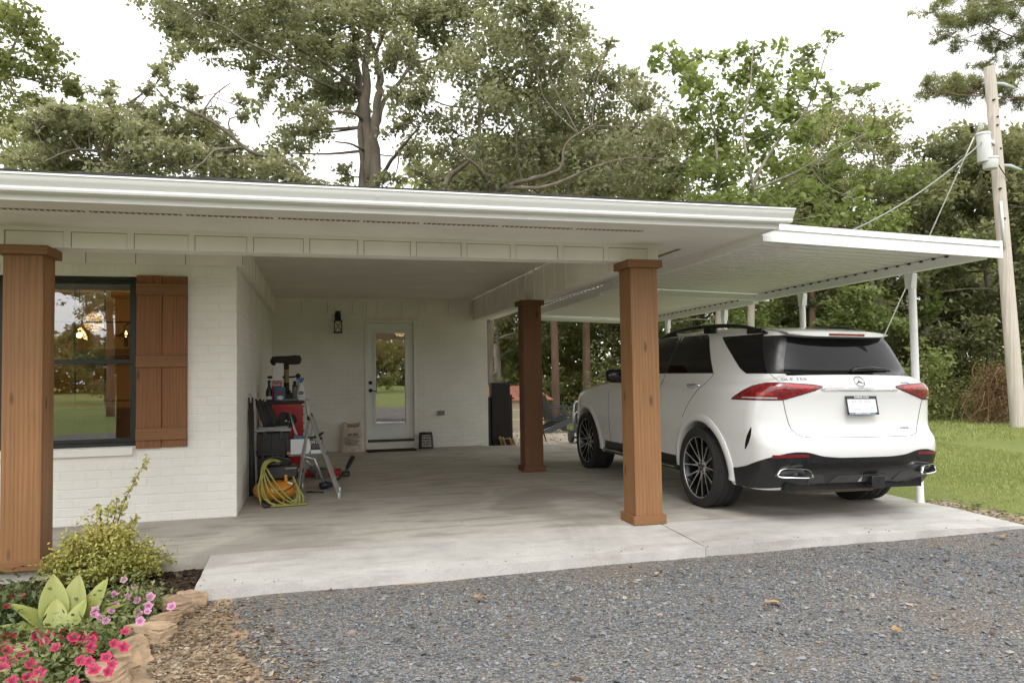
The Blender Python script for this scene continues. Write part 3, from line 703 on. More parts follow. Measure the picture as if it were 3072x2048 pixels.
# things in the back room, seen through the door glass
mq = px(1190, 1215, 'y', YB + 1.6)
tag(part('round_mirror', pm('brass_rim', (.5, .34, .12), .3, metal=.9), None, lambda m: m.at((2.28, YB + 1.5, 1.0), (math.pi / 2, 0, 0)).lathe([(.40, -.01), (.42, 0), (.40, .01), (.39, 0)], 40, False), smooth=True), 'thin brass ring seen through the door glass', 'mirror')
for i, z in enumerate((1.18, 1.52)):
    tag(part('glass_shelf', M_shelf, None, lambda m: m.box(1.5, 3.3, YB + 3.3, YB + 3.58, z, z + .04), bevel=.004), ['lower', 'upper'][i] + ' wooden shelf on the far wall seen through the door', 'shelf', 'shelves behind the door')

# ================================================================ CEDAR POSTS
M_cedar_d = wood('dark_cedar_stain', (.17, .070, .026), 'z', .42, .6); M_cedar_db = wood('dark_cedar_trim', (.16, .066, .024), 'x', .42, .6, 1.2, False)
def post(cx, cyy, zb, w, label, ms=None, mt=None):
    e = empty('cedar_post', (cx, cyy, zb)); tag(e, label, 'post', 'square cedar posts under the eave'); h = w / 2; H = 2.2548 - zb
    part('shaft', ms or M_cedar, e, lambda m: m.box(-h, h, -h, h, .004, H - .002), bevel=.004)
    for nm, z0, z1, o in (('cap_trim', H - .068, H - .0015, .036), ('base_trim', .0, .072, .024)):
        for k in range(4):
            def tb(m):
                m.M = Matrix.Rotation(k * math.pi / 2, 4, 'Z')
                if k % 2 == 0: m.box(-h - o, h + o, -h - o, -h - .0005, z0, z1)
                else: m.box(-h - .0005, h + .0005, -h - o + .0006, -h - .0005, z0 + .0005, z1 - .0005)
            part(nm, mt or M_cedar_b, e, tb, bevel=.003)
    return e
post(3.4575, -1.459, .002, .2495, 'cedar post standing left of the white car, nearest the gravel')
post(-1.262, -1.4305, -.010, .250, 'large cedar post in front of the window by the flower bed')
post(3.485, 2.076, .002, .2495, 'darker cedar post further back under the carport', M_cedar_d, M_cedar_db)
# ================================================================ WALL LANTERN
lq = px(1014, 972, 'y', YB - .11)
la = empty('wall_lantern', (lq.x, YB, lq.z)); tag(la, 'black lantern with crossed bars on the wall left of the door', 'lantern')
LY = -.11
part('backplate', M_iron, la, lambda m: (m.box(-.05, .05, -.02, -.001, .09, .24), m.bar((0, -.02, .19), (0, LY, .19), .014, .014)), bevel=.003)
part('hook', M_iron, la, lambda m: m.tube([(0, LY, .13), (0, LY, .205)], .011, 8))
part('roof', M_iron, la, lambda m: m.at((0, LY, 0), (0, 0, math.pi / 4)).lathe([(.095, .048), (.098, .058), (.055, .085), (.05, .13), (.035, .14)], 4))
for sx in (-1, 1):
    for sy in (-1, 1): part('corner_bar', M_iron, la, lambda m: m.box(sx * .058 - .006, sx * .058 + .006, LY + sy * .058 - .006, LY + sy * .058 + .006, -.13, .047))
part('base', M_iron, la, lambda m: m.box(-.072, .072, LY - .072, LY + .072, -.152, -.1305), bevel=.003)
for (a, b) in (((-.055, -.125), (.055, .045)), ((.055, -.125), (-.055, .045))):
    part('cross_bar', M_iron, la, lambda m: m.bar((a[0], LY - .062 - (.004 if a[0] > 0 else 0), a[1]), (b[0], LY - .062 - (.004 if a[0] > 0 else 0), b[1]), .010, .004, (0, -1, 0)))
part('glass', pm('frosted_lantern_glass', (.78, .75, .66), .35, var=.05), la, lambda m: m.box(-.05, .05, LY - .05, LY + .05, -.129, .046))
# ================================================================ METAL CARPORT
M_alu = pm('white_carport_metal', (.83, .83, .82), .42, var=.03, vs=1.5, spec=.5)
M_notch_shadow = pm('painted_notch_shadow', (.03, .03, .03), .9, var=.2)  # near-black colour standing in for the shade at the rib ends
M_pan = pm('white_roof_pan', (.80, .79, .75), .5, var=.05, vs=1.2, spec=.4)
cp = empty('metal_carport', (5.4, 1.0, 0)); tag(cp, 'white metal carport roof on round posts, attached beside the house', 'carport')
cp.location = (0, 0, 0)
def zpan(x, y, sec): return 2.415 - (x - 4.226) * .034 - .010 * (y + 2.2) - (.03 if sec else 0)
CX0, CX1 = 4.2266, 6.60
for sec, (y0, y1) in enumerate(((-2.165, 1.34), (1.42, 5.05))):
    prof = [(y0, 0)]; y = y0 + .05
    while y + .12 < y1:
        prof += [(y, 0), (y + .010, .034), (y + .040, .034), (y + .050, 0)]; y += .1525
    prof.append((y1, 0)); n = len(prof)
    def pan(m):
        vs = []
        for x in np.linspace(CX0, CX1, 2): vs += [(x, p, zpan(x, p, sec) + q) for p, q in prof]
        vs += [(a, b, c + .004) for a, b, c in vs]
        m._add(vs, [(i, i + 1, n + i + 1, n + i) for i in range(n - 1)] + [(2 * n + i, 3 * n + i, 3 * n + i + 1, 2 * n + i + 1) for i in range(n - 1)])
    part('roof_pan', M_pan, cp, pan)
    yy = y0 + .05; pg = MB(); pg.box(6.4475, 6.4545, .006, .044, -.020, -.003); pgm = pg.mesh('rib_shadow_notch'); pgm.materials.append(M_notch_shadow)  # dark boxes added along the beam top in place of the ribs' shadow notches
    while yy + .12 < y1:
        link('rib_shadow_notch', pgm, None, cp, (0, yy, zpan(6.45, yy, sec))); yy += .1525
    # left channel against the house
    def ch(m):
        for (xa, xb, za, zb) in ((CX0, CX0 + .055, -.085, -.05), (CX0, CX0 + .030, -.05, -.002 + .03 * sec), (CX0 + .030, CX0 + .060, -.045, -.020)):
            m._add([(x, y, zpan(4.226, y, sec) + z) for y in (y0 - .02, y1 + .03) for x, z in ((xa, za), (xb, za), (xb, zb), (xa, zb))],
                   [(0, 1, 2, 3), (7, 6, 5, 4), (0, 4, 5, 1), (1, 5, 6, 2), (2, 6, 7, 3), (3, 7, 4, 0)])
    part('wall_channel', M_alu, cp, ch)
    # side beam
    def bm_(m):
        ya, yb = (y0 + .02, y1 + .04) if sec == 0 else (y0, y1)
        m._add([(x, y, zpan(6.5, y, sec) - z) for y in (ya, yb) for x, z in ((6.455, .092), (6.535, .092), (6.535, .004), (6.455, .004))],
               [(0, 1, 2, 3), (7, 6, 5, 4), (0, 4, 5, 1), (1, 5, 6, 2), (2, 6, 7, 3), (3, 7, 4, 0)])
    part('side_beam', M_alu, cp, bm_, bevel=.004)
def fascia(name, yf, sec, th, h, below):
    def fn(m):
        for (a, b, o) in ((0, .27, .0), (.31, .63, .012), (.67, 1.0, .0)):
            q = []
            for x in (CX0 - .002, CX1 + .02):
                zb = zpan(x, yf, sec) - below; q += [(x, yf + o, zb + a * h), (x, yf + th, zb + a * h), (x, yf + th, zb + b * h), (x, yf + o, zb + b * h)]
            m._add(q, [(0, 1, 2, 3), (7, 6, 5, 4), (0, 4, 5, 1), (1, 5, 6, 2), (2, 6, 7, 3), (3, 7, 4, 0)])
        q = []
        for x in (CX0 - .002, CX1 + .02):
            zb = zpan(x, yf, sec) - below; q += [(x + (.001 if x < 5 else -.001), yf + .0175, zb + .002), (x + (.001 if x < 5 else -.001), yf + th - .002, zb + .002), (x + (.001 if x < 5 else -.001), yf + th - .002, zb + h - .002), (x + (.001 if x < 5 else -.001), yf + .0175, zb + h - .002)]
        m._add(q, [(0, 1, 2, 3), (7, 6, 5, 4), (0, 4, 5, 1), (1, 5, 6, 2), (2, 6, 7, 3), (3, 7, 4, 0)])
    f = part(name, M_alu, cp, fn)
    if sec == 0:
        zr = zpan(CX1 + .02, yf, sec) - below
        part('end_cap', M_alu, f, lambda m: (m.box(CX1 + .0205, CX1 + .045, yf - .006, yf + th, zr - .004, zr + h + .004)), bevel=.003)
    return f
fascia('front_fascia', -2.20, 0, .03, .150, .082)
fascia('middle_fascia', 1.345, 0, .06, .10, .085)
fascia('rear_fascia', 5.06, 1, .04, .13, .09)
M_post = pm('white_post_paint', (.80, .80, .79), .45, var=.06, vs=3, dirt=.25)
for i, yy in enumerate((-1.245, .489, 2.311, 4.137)):
    sec = 0 if yy < 1.4 else 1; zt = zpan(6.5, yy, sec) - .094
    pst = part('post', M_post, cp, lambda m: m.at((6.555 if i == 0 else 6.537, yy, 0)).lathe([(.0365, -.12), (.0365, zt - .1)], 16), smooth=40)
    part('bracket', M_post, pst, lambda m: m._add([(6.54 + a * w, yy + b * d, z) for z, w, d in ((zt - .15, .0365, .0365), (zt - .02, .030, .058), (zt, .030, .058)) for a, b in ((-1, -1), (1, -1), (1, 1), (-1, 1))],
         [(3, 2, 1, 0), (8, 9, 10, 11)] + [(4 * k + j, 4 * k + (j + 1) % 4, 4 * k + 4 + (j + 1) % 4, 4 * k + 4 + j) for k in range(2) for j in range(4)]), bevel=.006)
# ================================================================ WHITE CAR
car = empty('parked_car', (5.268, -2.04, -.014), .0064); car.rotation_euler = (0, .021, .0064); tag(car, 'white sport utility vehicle parked under the metal carport, rear facing out', 'car')
def tab(pts, sig, lo, hi, n=800):
    t = np.linspace(lo, hi, n); y = np.interp(t, [p[0] for p in pts], [p[1] for p in pts]); s = sig / (t[1] - t[0])
    k = np.arange(-int(4 * s) - 1, int(4 * s) + 2); w = np.exp(-.5 * (k / max(s, 1e-6)) ** 2); w /= w.sum()
    y = np.convolve(np.pad(y, len(k) // 2, mode='edge'), w, 'valid')
    return lambda q: np.interp(q, t, y)
def smx(a, b, k): h = np.maximum(k - np.abs(a - b), 0) / k; return np.maximum(a, b) + h * h * k * .25
def smn(a, b, k): h = np.maximum(k - np.abs(a - b), 0) / k; return np.minimum(a, b) - h * h * k * .25
tWL = tab([(.1, .86), (.24, .90), (.36, .925), (.55, .948), (.78, .962), (.96, .955), (1.06, .938), (1.15, .915), (1.25, .86)], .035, 0, 2)
tPT = tab([(-.2, -.075), (.3, -.030), (.8, -.004), (1.2, 0), (4.0, 0), (4.55, -.03), (5.08, -.15)], .12, -.5, 5.5)
tYR = tab([(.15, .26), (.30, .13), (.42, .04), (.52, .012), (.60, .0), (.675, .006), (.715, .030), (.76, .085), (.84, .092), (.95, .088), (1.04, .076), (1.10, .060), (1.15, .058), (1.22, .10), (1.32, .17)], .022, 0, 2)
tDK = tab([(-.3, 1.215), (2.0, 1.225), (3.6, 1.19), (4.35, 1.13), (4.75, 1.06), (5.1, .90)], .10, -.5, 5.5)
tWB = tab([(0, .715), (.3, .755), (.6, .80), (1.0, .838), (1.6, .865), (2.4, .872), (3.2, .855), (3.9, .82)], .10, -.5, 5.5)
tZR = tab([(.1, 1.615), (.3, 1.645), (.6, 1.690), (1.0, 1.722), (1.7, 1.744), (2.4, 1.738), (2.9, 1.70), (3.15, 1.62), (4.0, 1.10), (4.5, .9)], .05, -.5, 5.5)
def fcar(x, y, z, cut=True):
    ax = np.abs(x)
    arch = np.exp(-((y - 1.13) / .42) ** 2) + np.exp(-((y - 4.23) / .42) ** 2)
    wl = tWL(z) + tPT(y) + .010 * arch * np.exp(-((z - .75) / .25) ** 2) - .010 * np.exp(-((z - .58) / .12) ** 2) * np.exp(-((y - 2.5) / .75) ** 4)
    L = ax - wl
    L = smx(L, tYR(z) + .10 * ax ** 2 + .10 * ax ** 6 - y, .15)
    L = smx(L, y - (5.08 - .16 * ax ** 2 - .12 * ax ** 6 - .25 * np.maximum(z - .8, 0)), .16)
    L = smx(L, z - (tDK(y) - .10 * np.maximum(ax - .62, 0) / .3 + .035), .07)
    L = np.maximum(L, (.255 + .075 * np.exp(-((y - .05) / .22) ** 2) * np.exp(-(ax / .62) ** 6)) - z)
    G = ax - (tWB(y) - .33 * (z - 1.2) - .30 * np.maximum(z - 1.2, 0) ** 2)
    G = smx(G, .125 + (z - 1.2) * .52 + .17 * ax ** 2 + .25 * ax ** 4 - y, .07)
    zr = tZR(y) - .045 * ax ** 2 - .16 * ax ** 4
    G = smx(G, z - zr, .10)
    f = smn(L, np.maximum(G, 1.195 - z), .055)
    if cut:
        for yc in (1.13, 4.23):
            c = np.sqrt((y - yc) ** 2 + (z - .345) ** 2) - .462
            f = np.maximum(f, np.minimum(-c, ax - .62) if False else -np.maximum(c, .62 - ax))
    return f
def surface_nets(fn, lo, hi, h):
    ax = [np.arange(lo[i], hi[i] + h, h) for i in range(3)]
    X, Y, Z = np.meshgrid(*ax, indexing='ij'); D = fn(X, Y, Z); S = D < 0; n = D.shape
    cells = np.zeros((n[0] - 1, n[1] - 1, n[2] - 1), np.int8); acc = np.zeros(cells.shape + (3,)); cnt = np.zeros(cells.shape)
    C8 = [(i, j, k) for i in (0, 1) for j in (0, 1) for k in (0, 1)]
    sl = lambda A, o: A[o[0]:n[0] - 1 + o[0], o[1]:n[1] - 1 + o[1], o[2]:n[2] - 1 + o[2]]
    for a in C8:
        for d in range(3):
            if a[d]: continue
            b = list(a); b[d] = 1
            A, B = sl(D, a), sl(D, b); m = (A < 0) != (B < 0); t = np.where(m, A / np.where(m, A - B, 1), 0)
            for q in range(3): acc[..., q] += np.where(m, a[q] + (t if q == d else 0), 0)
            cnt += m
    act = cnt > 0; idx = -np.ones(cells.shape, np.int64); idx[act] = np.arange(act.sum())
    ii = np.argwhere(act); V = (ii + acc[act] / cnt[act][:, None]) * h + np.array(lo)
    F = []
    for d in range(3):
        e = [1 if q == d else 0 for q in range(3)]
        A = S[:n[0] - e[0], :n[1] - e[1], :n[2] - e[2]]; B = S[e[0]:, e[1]:, e[2]:]
        u, w = [q for q in range(3) if q != d]
        pts = np.argwhere(A != B); pts = pts[(pts[:, u] > 0) & (pts[:, w] > 0) & (pts[:, u] < n[u] - 1) & (pts[:, w] < n[w] - 1)]
        g = []
        for (du, dw) in ((1, 1), (0, 1), (0, 0), (1, 0)):
            p = pts.copy(); p[:, u] -= du; p[:, w] -= dw; g.append(idx[p[:, 0], p[:, 1], p[:, 2]])
        q = np.stack(g, 1); s = A[pts[:, 0], pts[:, 1], pts[:, 2]]
        if d == 1: s = ~s
        q[~s] = q[~s][:, ::-1]; F.append(q)
    return V, np.concatenate(F)
CV, CFc = surface_nets(fcar, (-1.06, -.06, .18), (1.06, 5.16, 1.84), .0205)
keep = None
for it in range(4):                              # pull the vertices exactly onto the smooth surface
    e = 2e-3; g = np.stack([(fcar(*(CV + e * np.eye(3)[i]).T) - fcar(*(CV - e * np.eye(3)[i]).T)) / (2 * e) for i in range(3)], 1)
    d = fcar(*CV.T); st = -(d / np.maximum((g ** 2).sum(1), .25))[:, None] * g
    CV = CV + np.clip(st, -.012, .012)
bodyme = np_mesh('body', CV, CFc, None, smooth=True)
bmx = bmesh.new(); bmx.from_mesh(bodyme); bmesh.ops.recalc_face_normals(bmx, faces=bmx.faces); bmx.to_mesh(bodyme)
bvh = BVHTree.FromBMesh(bmx); bmx.free()
bodyme.set_sharp_from_angle(angle=math.radians(48))
def carpaint():
    t = NT('white_car_paint'); t.b.inputs['Base Color'].default_value = (.70, .70, .69, 1); t.b.inputs['Roughness'].default_value = .32
    t.b.inputs['Coat Weight'].default_value = 1.0; t.b.inputs['Coat Roughness'].default_value = .03; t.b.inputs['Specular IOR Level'].default_value = .5
    d = t.noise(t.pos(True), 3.5, 5, .7); t.l(t.ramp(d, [(.4, (.29,) * 3), (.7, (.34,) * 3)]), t.b.inputs['Roughness']); return t.m
M_paint = carpaint()
M_cglass = pm('dark_tinted_glass', (.004, .004, .005), .03, var=.1, spec=.28)
M_gloss = pm('gloss_black_trim', (.010, .010, .011), .18, var=.2, spec=.5)
M_satin = pm('satin_black_plastic', (.012, .012, .013), .34, var=.25, vs=8, bump=.1, bs=300)
M_chrome = pm('chrome', (.82, .82, .82), .10, metal=1.0, var=.03)
M_seam = pm('panel_gap_shadow', (.010, .010, .010), .9, var=.1)
def taillens():
    t = NT('red_tail_lens'); p = t.pos(True)
    a = t.noise(p, 26, 3, .5, 1.0, (1, 1, 3)); cc = t.ramp(a, [(.35, (.05, .002, .003)), (.52, (.20, .006, .010)), (.68, (.32, .014, .018))])
    t.l(cc, t.b.inputs['Base Color']); t.b.inputs['Roughness'].default_value = .12; t.b.inputs['Coat Weight'].default_value = 1.0
    t.b.inputs['Coat Roughness'].default_value = .02; t.b.inputs['Subsurface Weight'].default_value = 0; return t.m
M_tail = taillens()
body = link('body', bodyme, M_paint, car)

def hit(o, d):
    r = bvh.ray_cast(Vector(o), Vector(d)); return (r[0], r[1]) if r[0] is not None else (None, None)
def P_rear(a, b): return hit((a, -2, b), (0, 1, 0))
def P_side(sg):
    return lambda a, b: hit((sg * 3, a, b), (-sg, 0, 0))
AXX, AXY = .35, .80
def P_wrap(sg):
    def f(ph, z):
        d = Vector((sg * math.sin(math.radians(ph)), -math.cos(math.radians(ph)), 0)); o = Vector((sg * AXX, AXY, z))
        return hit(o + d * 3, -d)
    return f
def patch(name, mat, parent, proj, fn, n, m, off=.003, th=.012, smooth=True, offf=None):
    "sheet laid on the body: fn(s, t) in [0,1]^2 -> projection coordinates"
    P = []; ok = True; last = None
    for j in range(m + 1):
        for i in range(n + 1):
            a, b = fn(i / n, j / m); q, nn = proj(a, b)
            if q is None:
                if last is None: last = (Vector((0, 0, .6)), Vector((0, -1, 0)))
                q, nn = last
            last = (q, nn); o_ = off if offf is None else offf(i / n, j / m)
            P.append((q + nn * o_, q - nn * th))
    W = n + 1; V = [p[0] for p in P]; F = [(j * W + i, j * W + i + 1, (j + 1) * W + i + 1, (j + 1) * W + i) for j in range(m) for i in range(n)]
    rim = [i for i in range(W)] + [j * W + n for j in range(1, m + 1)] + [m * W + i for i in range(n - 1, -1, -1)] + [j * W for j in range(m - 1, 0, -1)]
    n0 = len(V); V += [P[k][1] for k in rim]
    F += [(rim[q], n0 + q, n0 + (q + 1) % len(rim), rim[(q + 1) % len(rim)]) for q in range(len(rim))]
    me = bpy.data.meshes.new(name); me.from_pydata([tuple(v) for v in V], [], F)
    b = bmesh.new(); b.from_mesh(me); bmesh.ops.remove_doubles(b, verts=b.verts, dist=1e-5); bmesh.ops.recalc_face_normals(b, faces=b.faces); b.to_mesh(me); b.free()
    if smooth: me.shade_smooth(); me.set_sharp_from_angle(angle=math.radians(35))
    return link(name, me, mat, parent)
def band(pts):
    "list of (u, lo, hi) -> fn(s, t), u spaced by the list"
    us = [p[0] for p in pts]
    def f(s, t):
        u = us[0] + (us[-1] - us[0]) * s; a = float(np.interp(u, us, [p[1] for p in pts])) if us[0] < us[-1] else 0; b = float(np.interp(u, us, [p[2] for p in pts]))
        return u, a + (b - a) * t
    return f
def smooth_pts(pts, sig):
    us = np.array([p[0] for p in pts]); g = np.linspace(us[0], us[-1], 120); out = [g]
    s = sig / (g[1] - g[0]); k = np.arange(-int(3 * s) - 1, int(3 * s) + 2); w = np.exp(-.5 * (k / s) ** 2); w /= w.sum()
    for c in (1, 2):
        y = np.interp(g, us, [p[c] for p in pts]); out.append(np.convolve(np.pad(y, len(k) // 2, mode='edge'), w, 'valid'))
    return list(zip(*out))
def line_on(name, mat, parent, pts, r, off=0.0, n=6, sub=6, closed=False):
    "thin bead along points [(proj, a, b)] laid on the body"
    out = []
    for (p0, a0, b0), (p1, a1, b1) in zip(pts, pts[1:]):
        for k in range(sub):
            t = k / sub
            if p0 is p1: q, nn = p0(a0 + (a1 - a0) * t, b0 + (b1 - b0) * t)
            else: q, nn = p0(a0, b0) if t < .5 else p1(a1, b1)
            if q is not None: out.append(q + nn * off)
    q, nn = pts[-1][0](*pts[-1][1:]); 
    if q is not None: out.append(q + nn * off)
    cl = [out[0]]
    for q in out[1:]:
        if (q - cl[-1]).length > .004: cl.append(q)
    m = MB(); m.tube(cl, r, n); return m.build(name, mat, parent, smooth=True)
SL, SR = P_side(-1), P_side(1); WLf, WRt = P_wrap(-1), P_wrap(1)

# --- rear window, quarter windows, side windows
def hw(z): return float(np.interp(z, [1.24, 1.40, 1.585], [.635, .58, .50]))
def rg(s, t):
    z0 = 1.250 - .010 * (2 * s - 1) ** 2; z = z0 + (1.598 - .012 * (2 * s - 1) ** 2 - z0) * t; return (2 * s - 1) * hw(z), z
patch('rear_window', M_cglass, car, P_rear, rg, 48, 16, .003)
def quad2(a, b, c, d):
    return lambda s, t: tuple((a[i] * (1 - s) + b[i] * s) * (1 - t) + (d[i] * (1 - s) + c[i] * s) * t for i in (0, 1))
for sg, pj in ((-1, SL), (1, SR)):
    w = patch('quarter_window', M_cglass, car, pj, lambda s, t: (lambda z: (float(np.interp(z, [1.26, 1.62], [.345, .60])) + s * (float(np.interp(z, [1.258, 1.30, 1.45, 1.625], [.60, .70, .93, 1.22])) - float(np.interp(z, [1.26, 1.62], [.345, .60]))), z))(1.258 + (1.622 - .0 - 1.258) * t), 20, 14, .003)
    def dg(s, t, y0b, y0t, y1b, y1t):
        z1 = 1.662 - .05 * max(0, (s - .7) / .3) ** 2 * 0; zb = 1.262; z = zb + (z1 - zb) * t
        ya = y0b + (y0t - y0b) * t; yb_ = y1b + (y1t - y1b) * t
        if t > .85: ya += .05 * ((t - .85) / .15) ** 2
        return ya + (yb_ - ya) * s, z
    patch('rear_door_window', M_cglass, car, pj, lambda s, t: dg(s, t, 1.10, 1.48, 2.02, 2.02), 22, 14, .003)
    patch('front_door_window', M_cglass, car, pj, lambda s, t: dg(s, t, 2.10, 2.10, 3.28, 2.72), 22, 12, .003)
    patch('door_pillar_trim', M_gloss, car, pj, lambda s, t: dg(s, t, 2.025, 2.025, 2.095, 2.095), 3, 12, .002)
for pj in (WLf, WRt):
    patch('rear_pillar_trim', M_satin, car, pj, lambda s, t: (float(np.interp(t, [0, .5, 1], [22, 16, 5])) * (1 - s) + float(np.interp(t, [0, .5, 1], [43, 46, 52])) * s, 1.256 + .345 * t), 14, 14, .0022)
# --- tail lights
tl = smooth_pts([(2.5, 1.143, 1.150), (8, 1.118, 1.160), (29.5, 1.038, 1.176), (40, 1.034, 1.172), (50, 1.033, 1.145), (59, 1.032, 1.10), (70.5, 1.030, 1.034)], 1.6)
M_tail2 = pm('dark_red_reflector', (.16, .004, .007), .25, var=.3, vs=40, coat=1.0)
M_rev = pm('clear_reverse_lens', (.42, .40, .38), .15, var=.15, vs=30, coat=1.0)
for pj in (WLf, WRt):
    t_ = patch('tail_light', M_tail, car, pj, band(tl), 60, 10, .007)
    patch('lamp_surround', M_gloss, t_, pj, band([(2.0, 1.1385, 1.1525), (8, 1.111, 1.166), (29.5, 1.031, 1.182), (40, 1.028, 1.178), (50, 1.027, 1.152), (59, 1.026, 1.107), (71.5, 1.026, 1.037)]), 60, 6, .0035)
    patch('reverse_strip', M_rev, t_, pj, band([(33, 1.043, 1.056), (58, 1.041, 1.052)]), 20, 2, .0085)
    patch('lamp_element', M_tail2, t_, pj, band([(32, 1.062, 1.150), (44, 1.062, 1.140), (53, 1.062, 1.095)]), 18, 5, .0080)
    patch('lamp_glow_strip', pm('bright_red_lens', (.38, .014, .016), .15, var=.25, vs=30, coat=1.0), t_, pj, band([(9, 1.132, 1.152), (27.5, 1.145, 1.168)]), 18, 3, .0082)
    patch('lamp_glow_strip', MATS['bright_red_lens'], t_, pj, band([(35, 1.075, 1.088), (46, 1.075, 1.10)]), 14, 2, .0088)
patch('chrome_bar', M_chrome, car, P_rear, band([(-.392, 1.122, 1.128), (-.36, 1.112, 1.134), (.36, 1.112, 1.134), (.392, 1.122, 1.128)]), 40, 4, .004, offf=lambda s, t: .004 + .012 * math.sin(math.pi * t))
def spoiler(m):
    n = 40; vs = []
    for k in range(n + 1):
        x = -.53 + 1.06 * k / n; a = abs(x); zr = lambda y: float(tZR(np.array(y))) - .045 * a ** 2 - .16 * a ** 4
        yt = .215 + .28 * a ** 2 + 1.2 * a ** 6; h = .034 * (1 - (a / .535) ** 4)
        vs += [(x, .95, zr(.95) - .012), (x, .80, zr(.80) + .0005), (x, .55, zr(.55) + .003), (x, yt + .10, zr(yt + .10) + .002), (x, yt + .02, zr(yt + .02) - .002), (x, yt, zr(yt) - .010), (x, yt + .004, zr(yt) - .010 - h), (x, yt + .03, zr(yt) - .016 - h), (x, yt + .20, zr(yt) - .030 - h)]
    p = 9; m._add(vs, [(k * p + j, k * p + j + 1, (k + 1) * p + j + 1, (k + 1) * p + j) for k in range(n) for j in range(p - 1)])
sp_ = part('roof_spoiler', M_paint, car, spoiler, smooth=60)
def brake(m):
    vs = []
    for k in range(13):
        x = -.185 + .37 * k / 12; yt = .215 + .28 * x ** 2; z = float(tZR(np.array(yt))) - .045 * x * x
        vs += [(x, yt - .003, z - .018), (x, yt - .002, z - .036), (x, yt + .02, z - .036), (x, yt + .02, z - .018)]
    m._add(vs, [(4 * k + j, 4 * k + (j + 1) % 4, 4 * k + 4 + (j + 1) % 4, 4 * k + 4 + j) for k in range(12) for j in range(4)] + [(0, 1, 2, 3), (51, 50, 49, 48)])
part('brake_light', M_tail2, sp_, brake)
# --- black lower bumper, exhausts, reflectors
up = smooth_pts([(-25, .325, .548), (-6, .325, .548), (6, .32, .562), (15, .31, .598), (24, .30, .600), (33, .285, .572), (44, .272, .515), (54, .262, .455), (67, .258, .418), (70, .258, .418)], 2.2)
for pj in (WLf, WRt):
    patch('lower_bumper', M_satin, car, pj, band(up), 70, 12, .006, offf=lambda s, t: .006 + .008 * (1 - abs(2 * t - 1)) * 0)
    patch('bumper_crease', M_gloss, car, pj, band([(-25, .468, .505), (0, .468, .505), (12, .472, .507), (26, .474, .500)]), 24, 3, .012)
    patch('rear_reflector', M_tail2, car, pj, band([(15, .556, .577), (20, .556, .580), (36, .548, .572)]), 18, 2, .011)
patch('bumper_trim', M_chrome, car, P_rear, band([(-.47, .692, .694), (-.40, .688, .697), (.40, .688, .697), (.47, .692, .694)]), 40, 2, .004)
def exhaust(sg):
    e = MB(); n = 28; out = []; 
    for k in range(n):
        a = 2 * math.pi * k / n; c, s = math.cos(a), math.sin(a)
        r = 1 / (abs(c) ** 5 + abs(s) ** 5) ** .2
        out.append((c * r * (.128 - .022 * (s * r)), s * r * .042))
    vs = []
    for (k, y) in ((1.0, .005), (1.0, -.020), (.94, -.026), (.80, -.024), (.74, -.010), (.72, .08)):
        vs += [(sg * .68 + x * (k if abs(k) > .9 else 1 - (1 - k) * .45), .022 + y + .42 * (sg * x + .09), .425 + z * k) for x, z in out]
    fs = [(i * n + k, i * n + (k + 1) % n, (i + 1) * n + (k + 1) % n, (i + 1) * n + k) for i in range(5) for k in range(n)]
    e._add(vs, fs); o = e.build('exhaust_tip', M_chrome, car, smooth=50)
    e2 = MB(); e2._add(vs[5 * n:6 * n], [tuple(range(n))]); e2.build('bore', M_seam, o)
    return o
exhaust(-1); exhaust(1)
M_grey = pm('grey_diffuser_plastic', (.045, .045, .046), .5, var=.2, vs=10, bump=.1, bs=200)
for pj in (WLf, WRt):
    patch('diffuser_panel', M_grey, car, pj, band([(-25, .335, .395), (-8, .335, .395), (-4, .335, .345)]), 18, 3, .012)
    patch('diffuser_panel', M_grey, car, pj, band([(0, .335, .345), (4, .335, .41), (11, .335, .41), (13, .335, .38)]), 14, 3, .012)
part('underbody', M_seam, car, lambda m: (m.box(-.70, .70, .15, 4.7, .26, .62), m.box(-.88, .88, 1.55, 3.6, .26, .5)))
part('fuel_tank', pm('dusty_underside', (.10, .075, .05), .8, var=.3), car, lambda m: m.at((-.12, .30, .285), (0, math.pi / 2, 0)).lathe([(.05, -.42), (.075, -.40), (.075, .40), (.05, .42)], 14), smooth=40)
ht = part('tow_hitch', M_satin, car, lambda m: (m.box(.075, .165, .02, .30, .295, .375), m.box(.055, .185, .005, .03, .28, .385)), bevel=.006)
# --- side vents behind the wheel, rear sensors
for pj in (WLf, WRt):
    patch('bumper_vent', M_gloss, car, pj, lambda s, t: (49.5 + 5.5 * (1 - t) ** 1.2 * 1.0 + (s - .5) * (3.4 * math.sin(math.pi * min(1, t * .9 + .08))), .60 + .195 * t), 4, 14, .002)
    for ph, z in ((16, .52), (38, .53)):
        q, nn = pj(ph, z); part('parking_sensor', M_gloss, car, lambda m: m.at(q + nn * .006, nn.to_track_quat('Z', 'Y').to_euler()).lathe([(.012, -.004), (.012, .002)], 12))
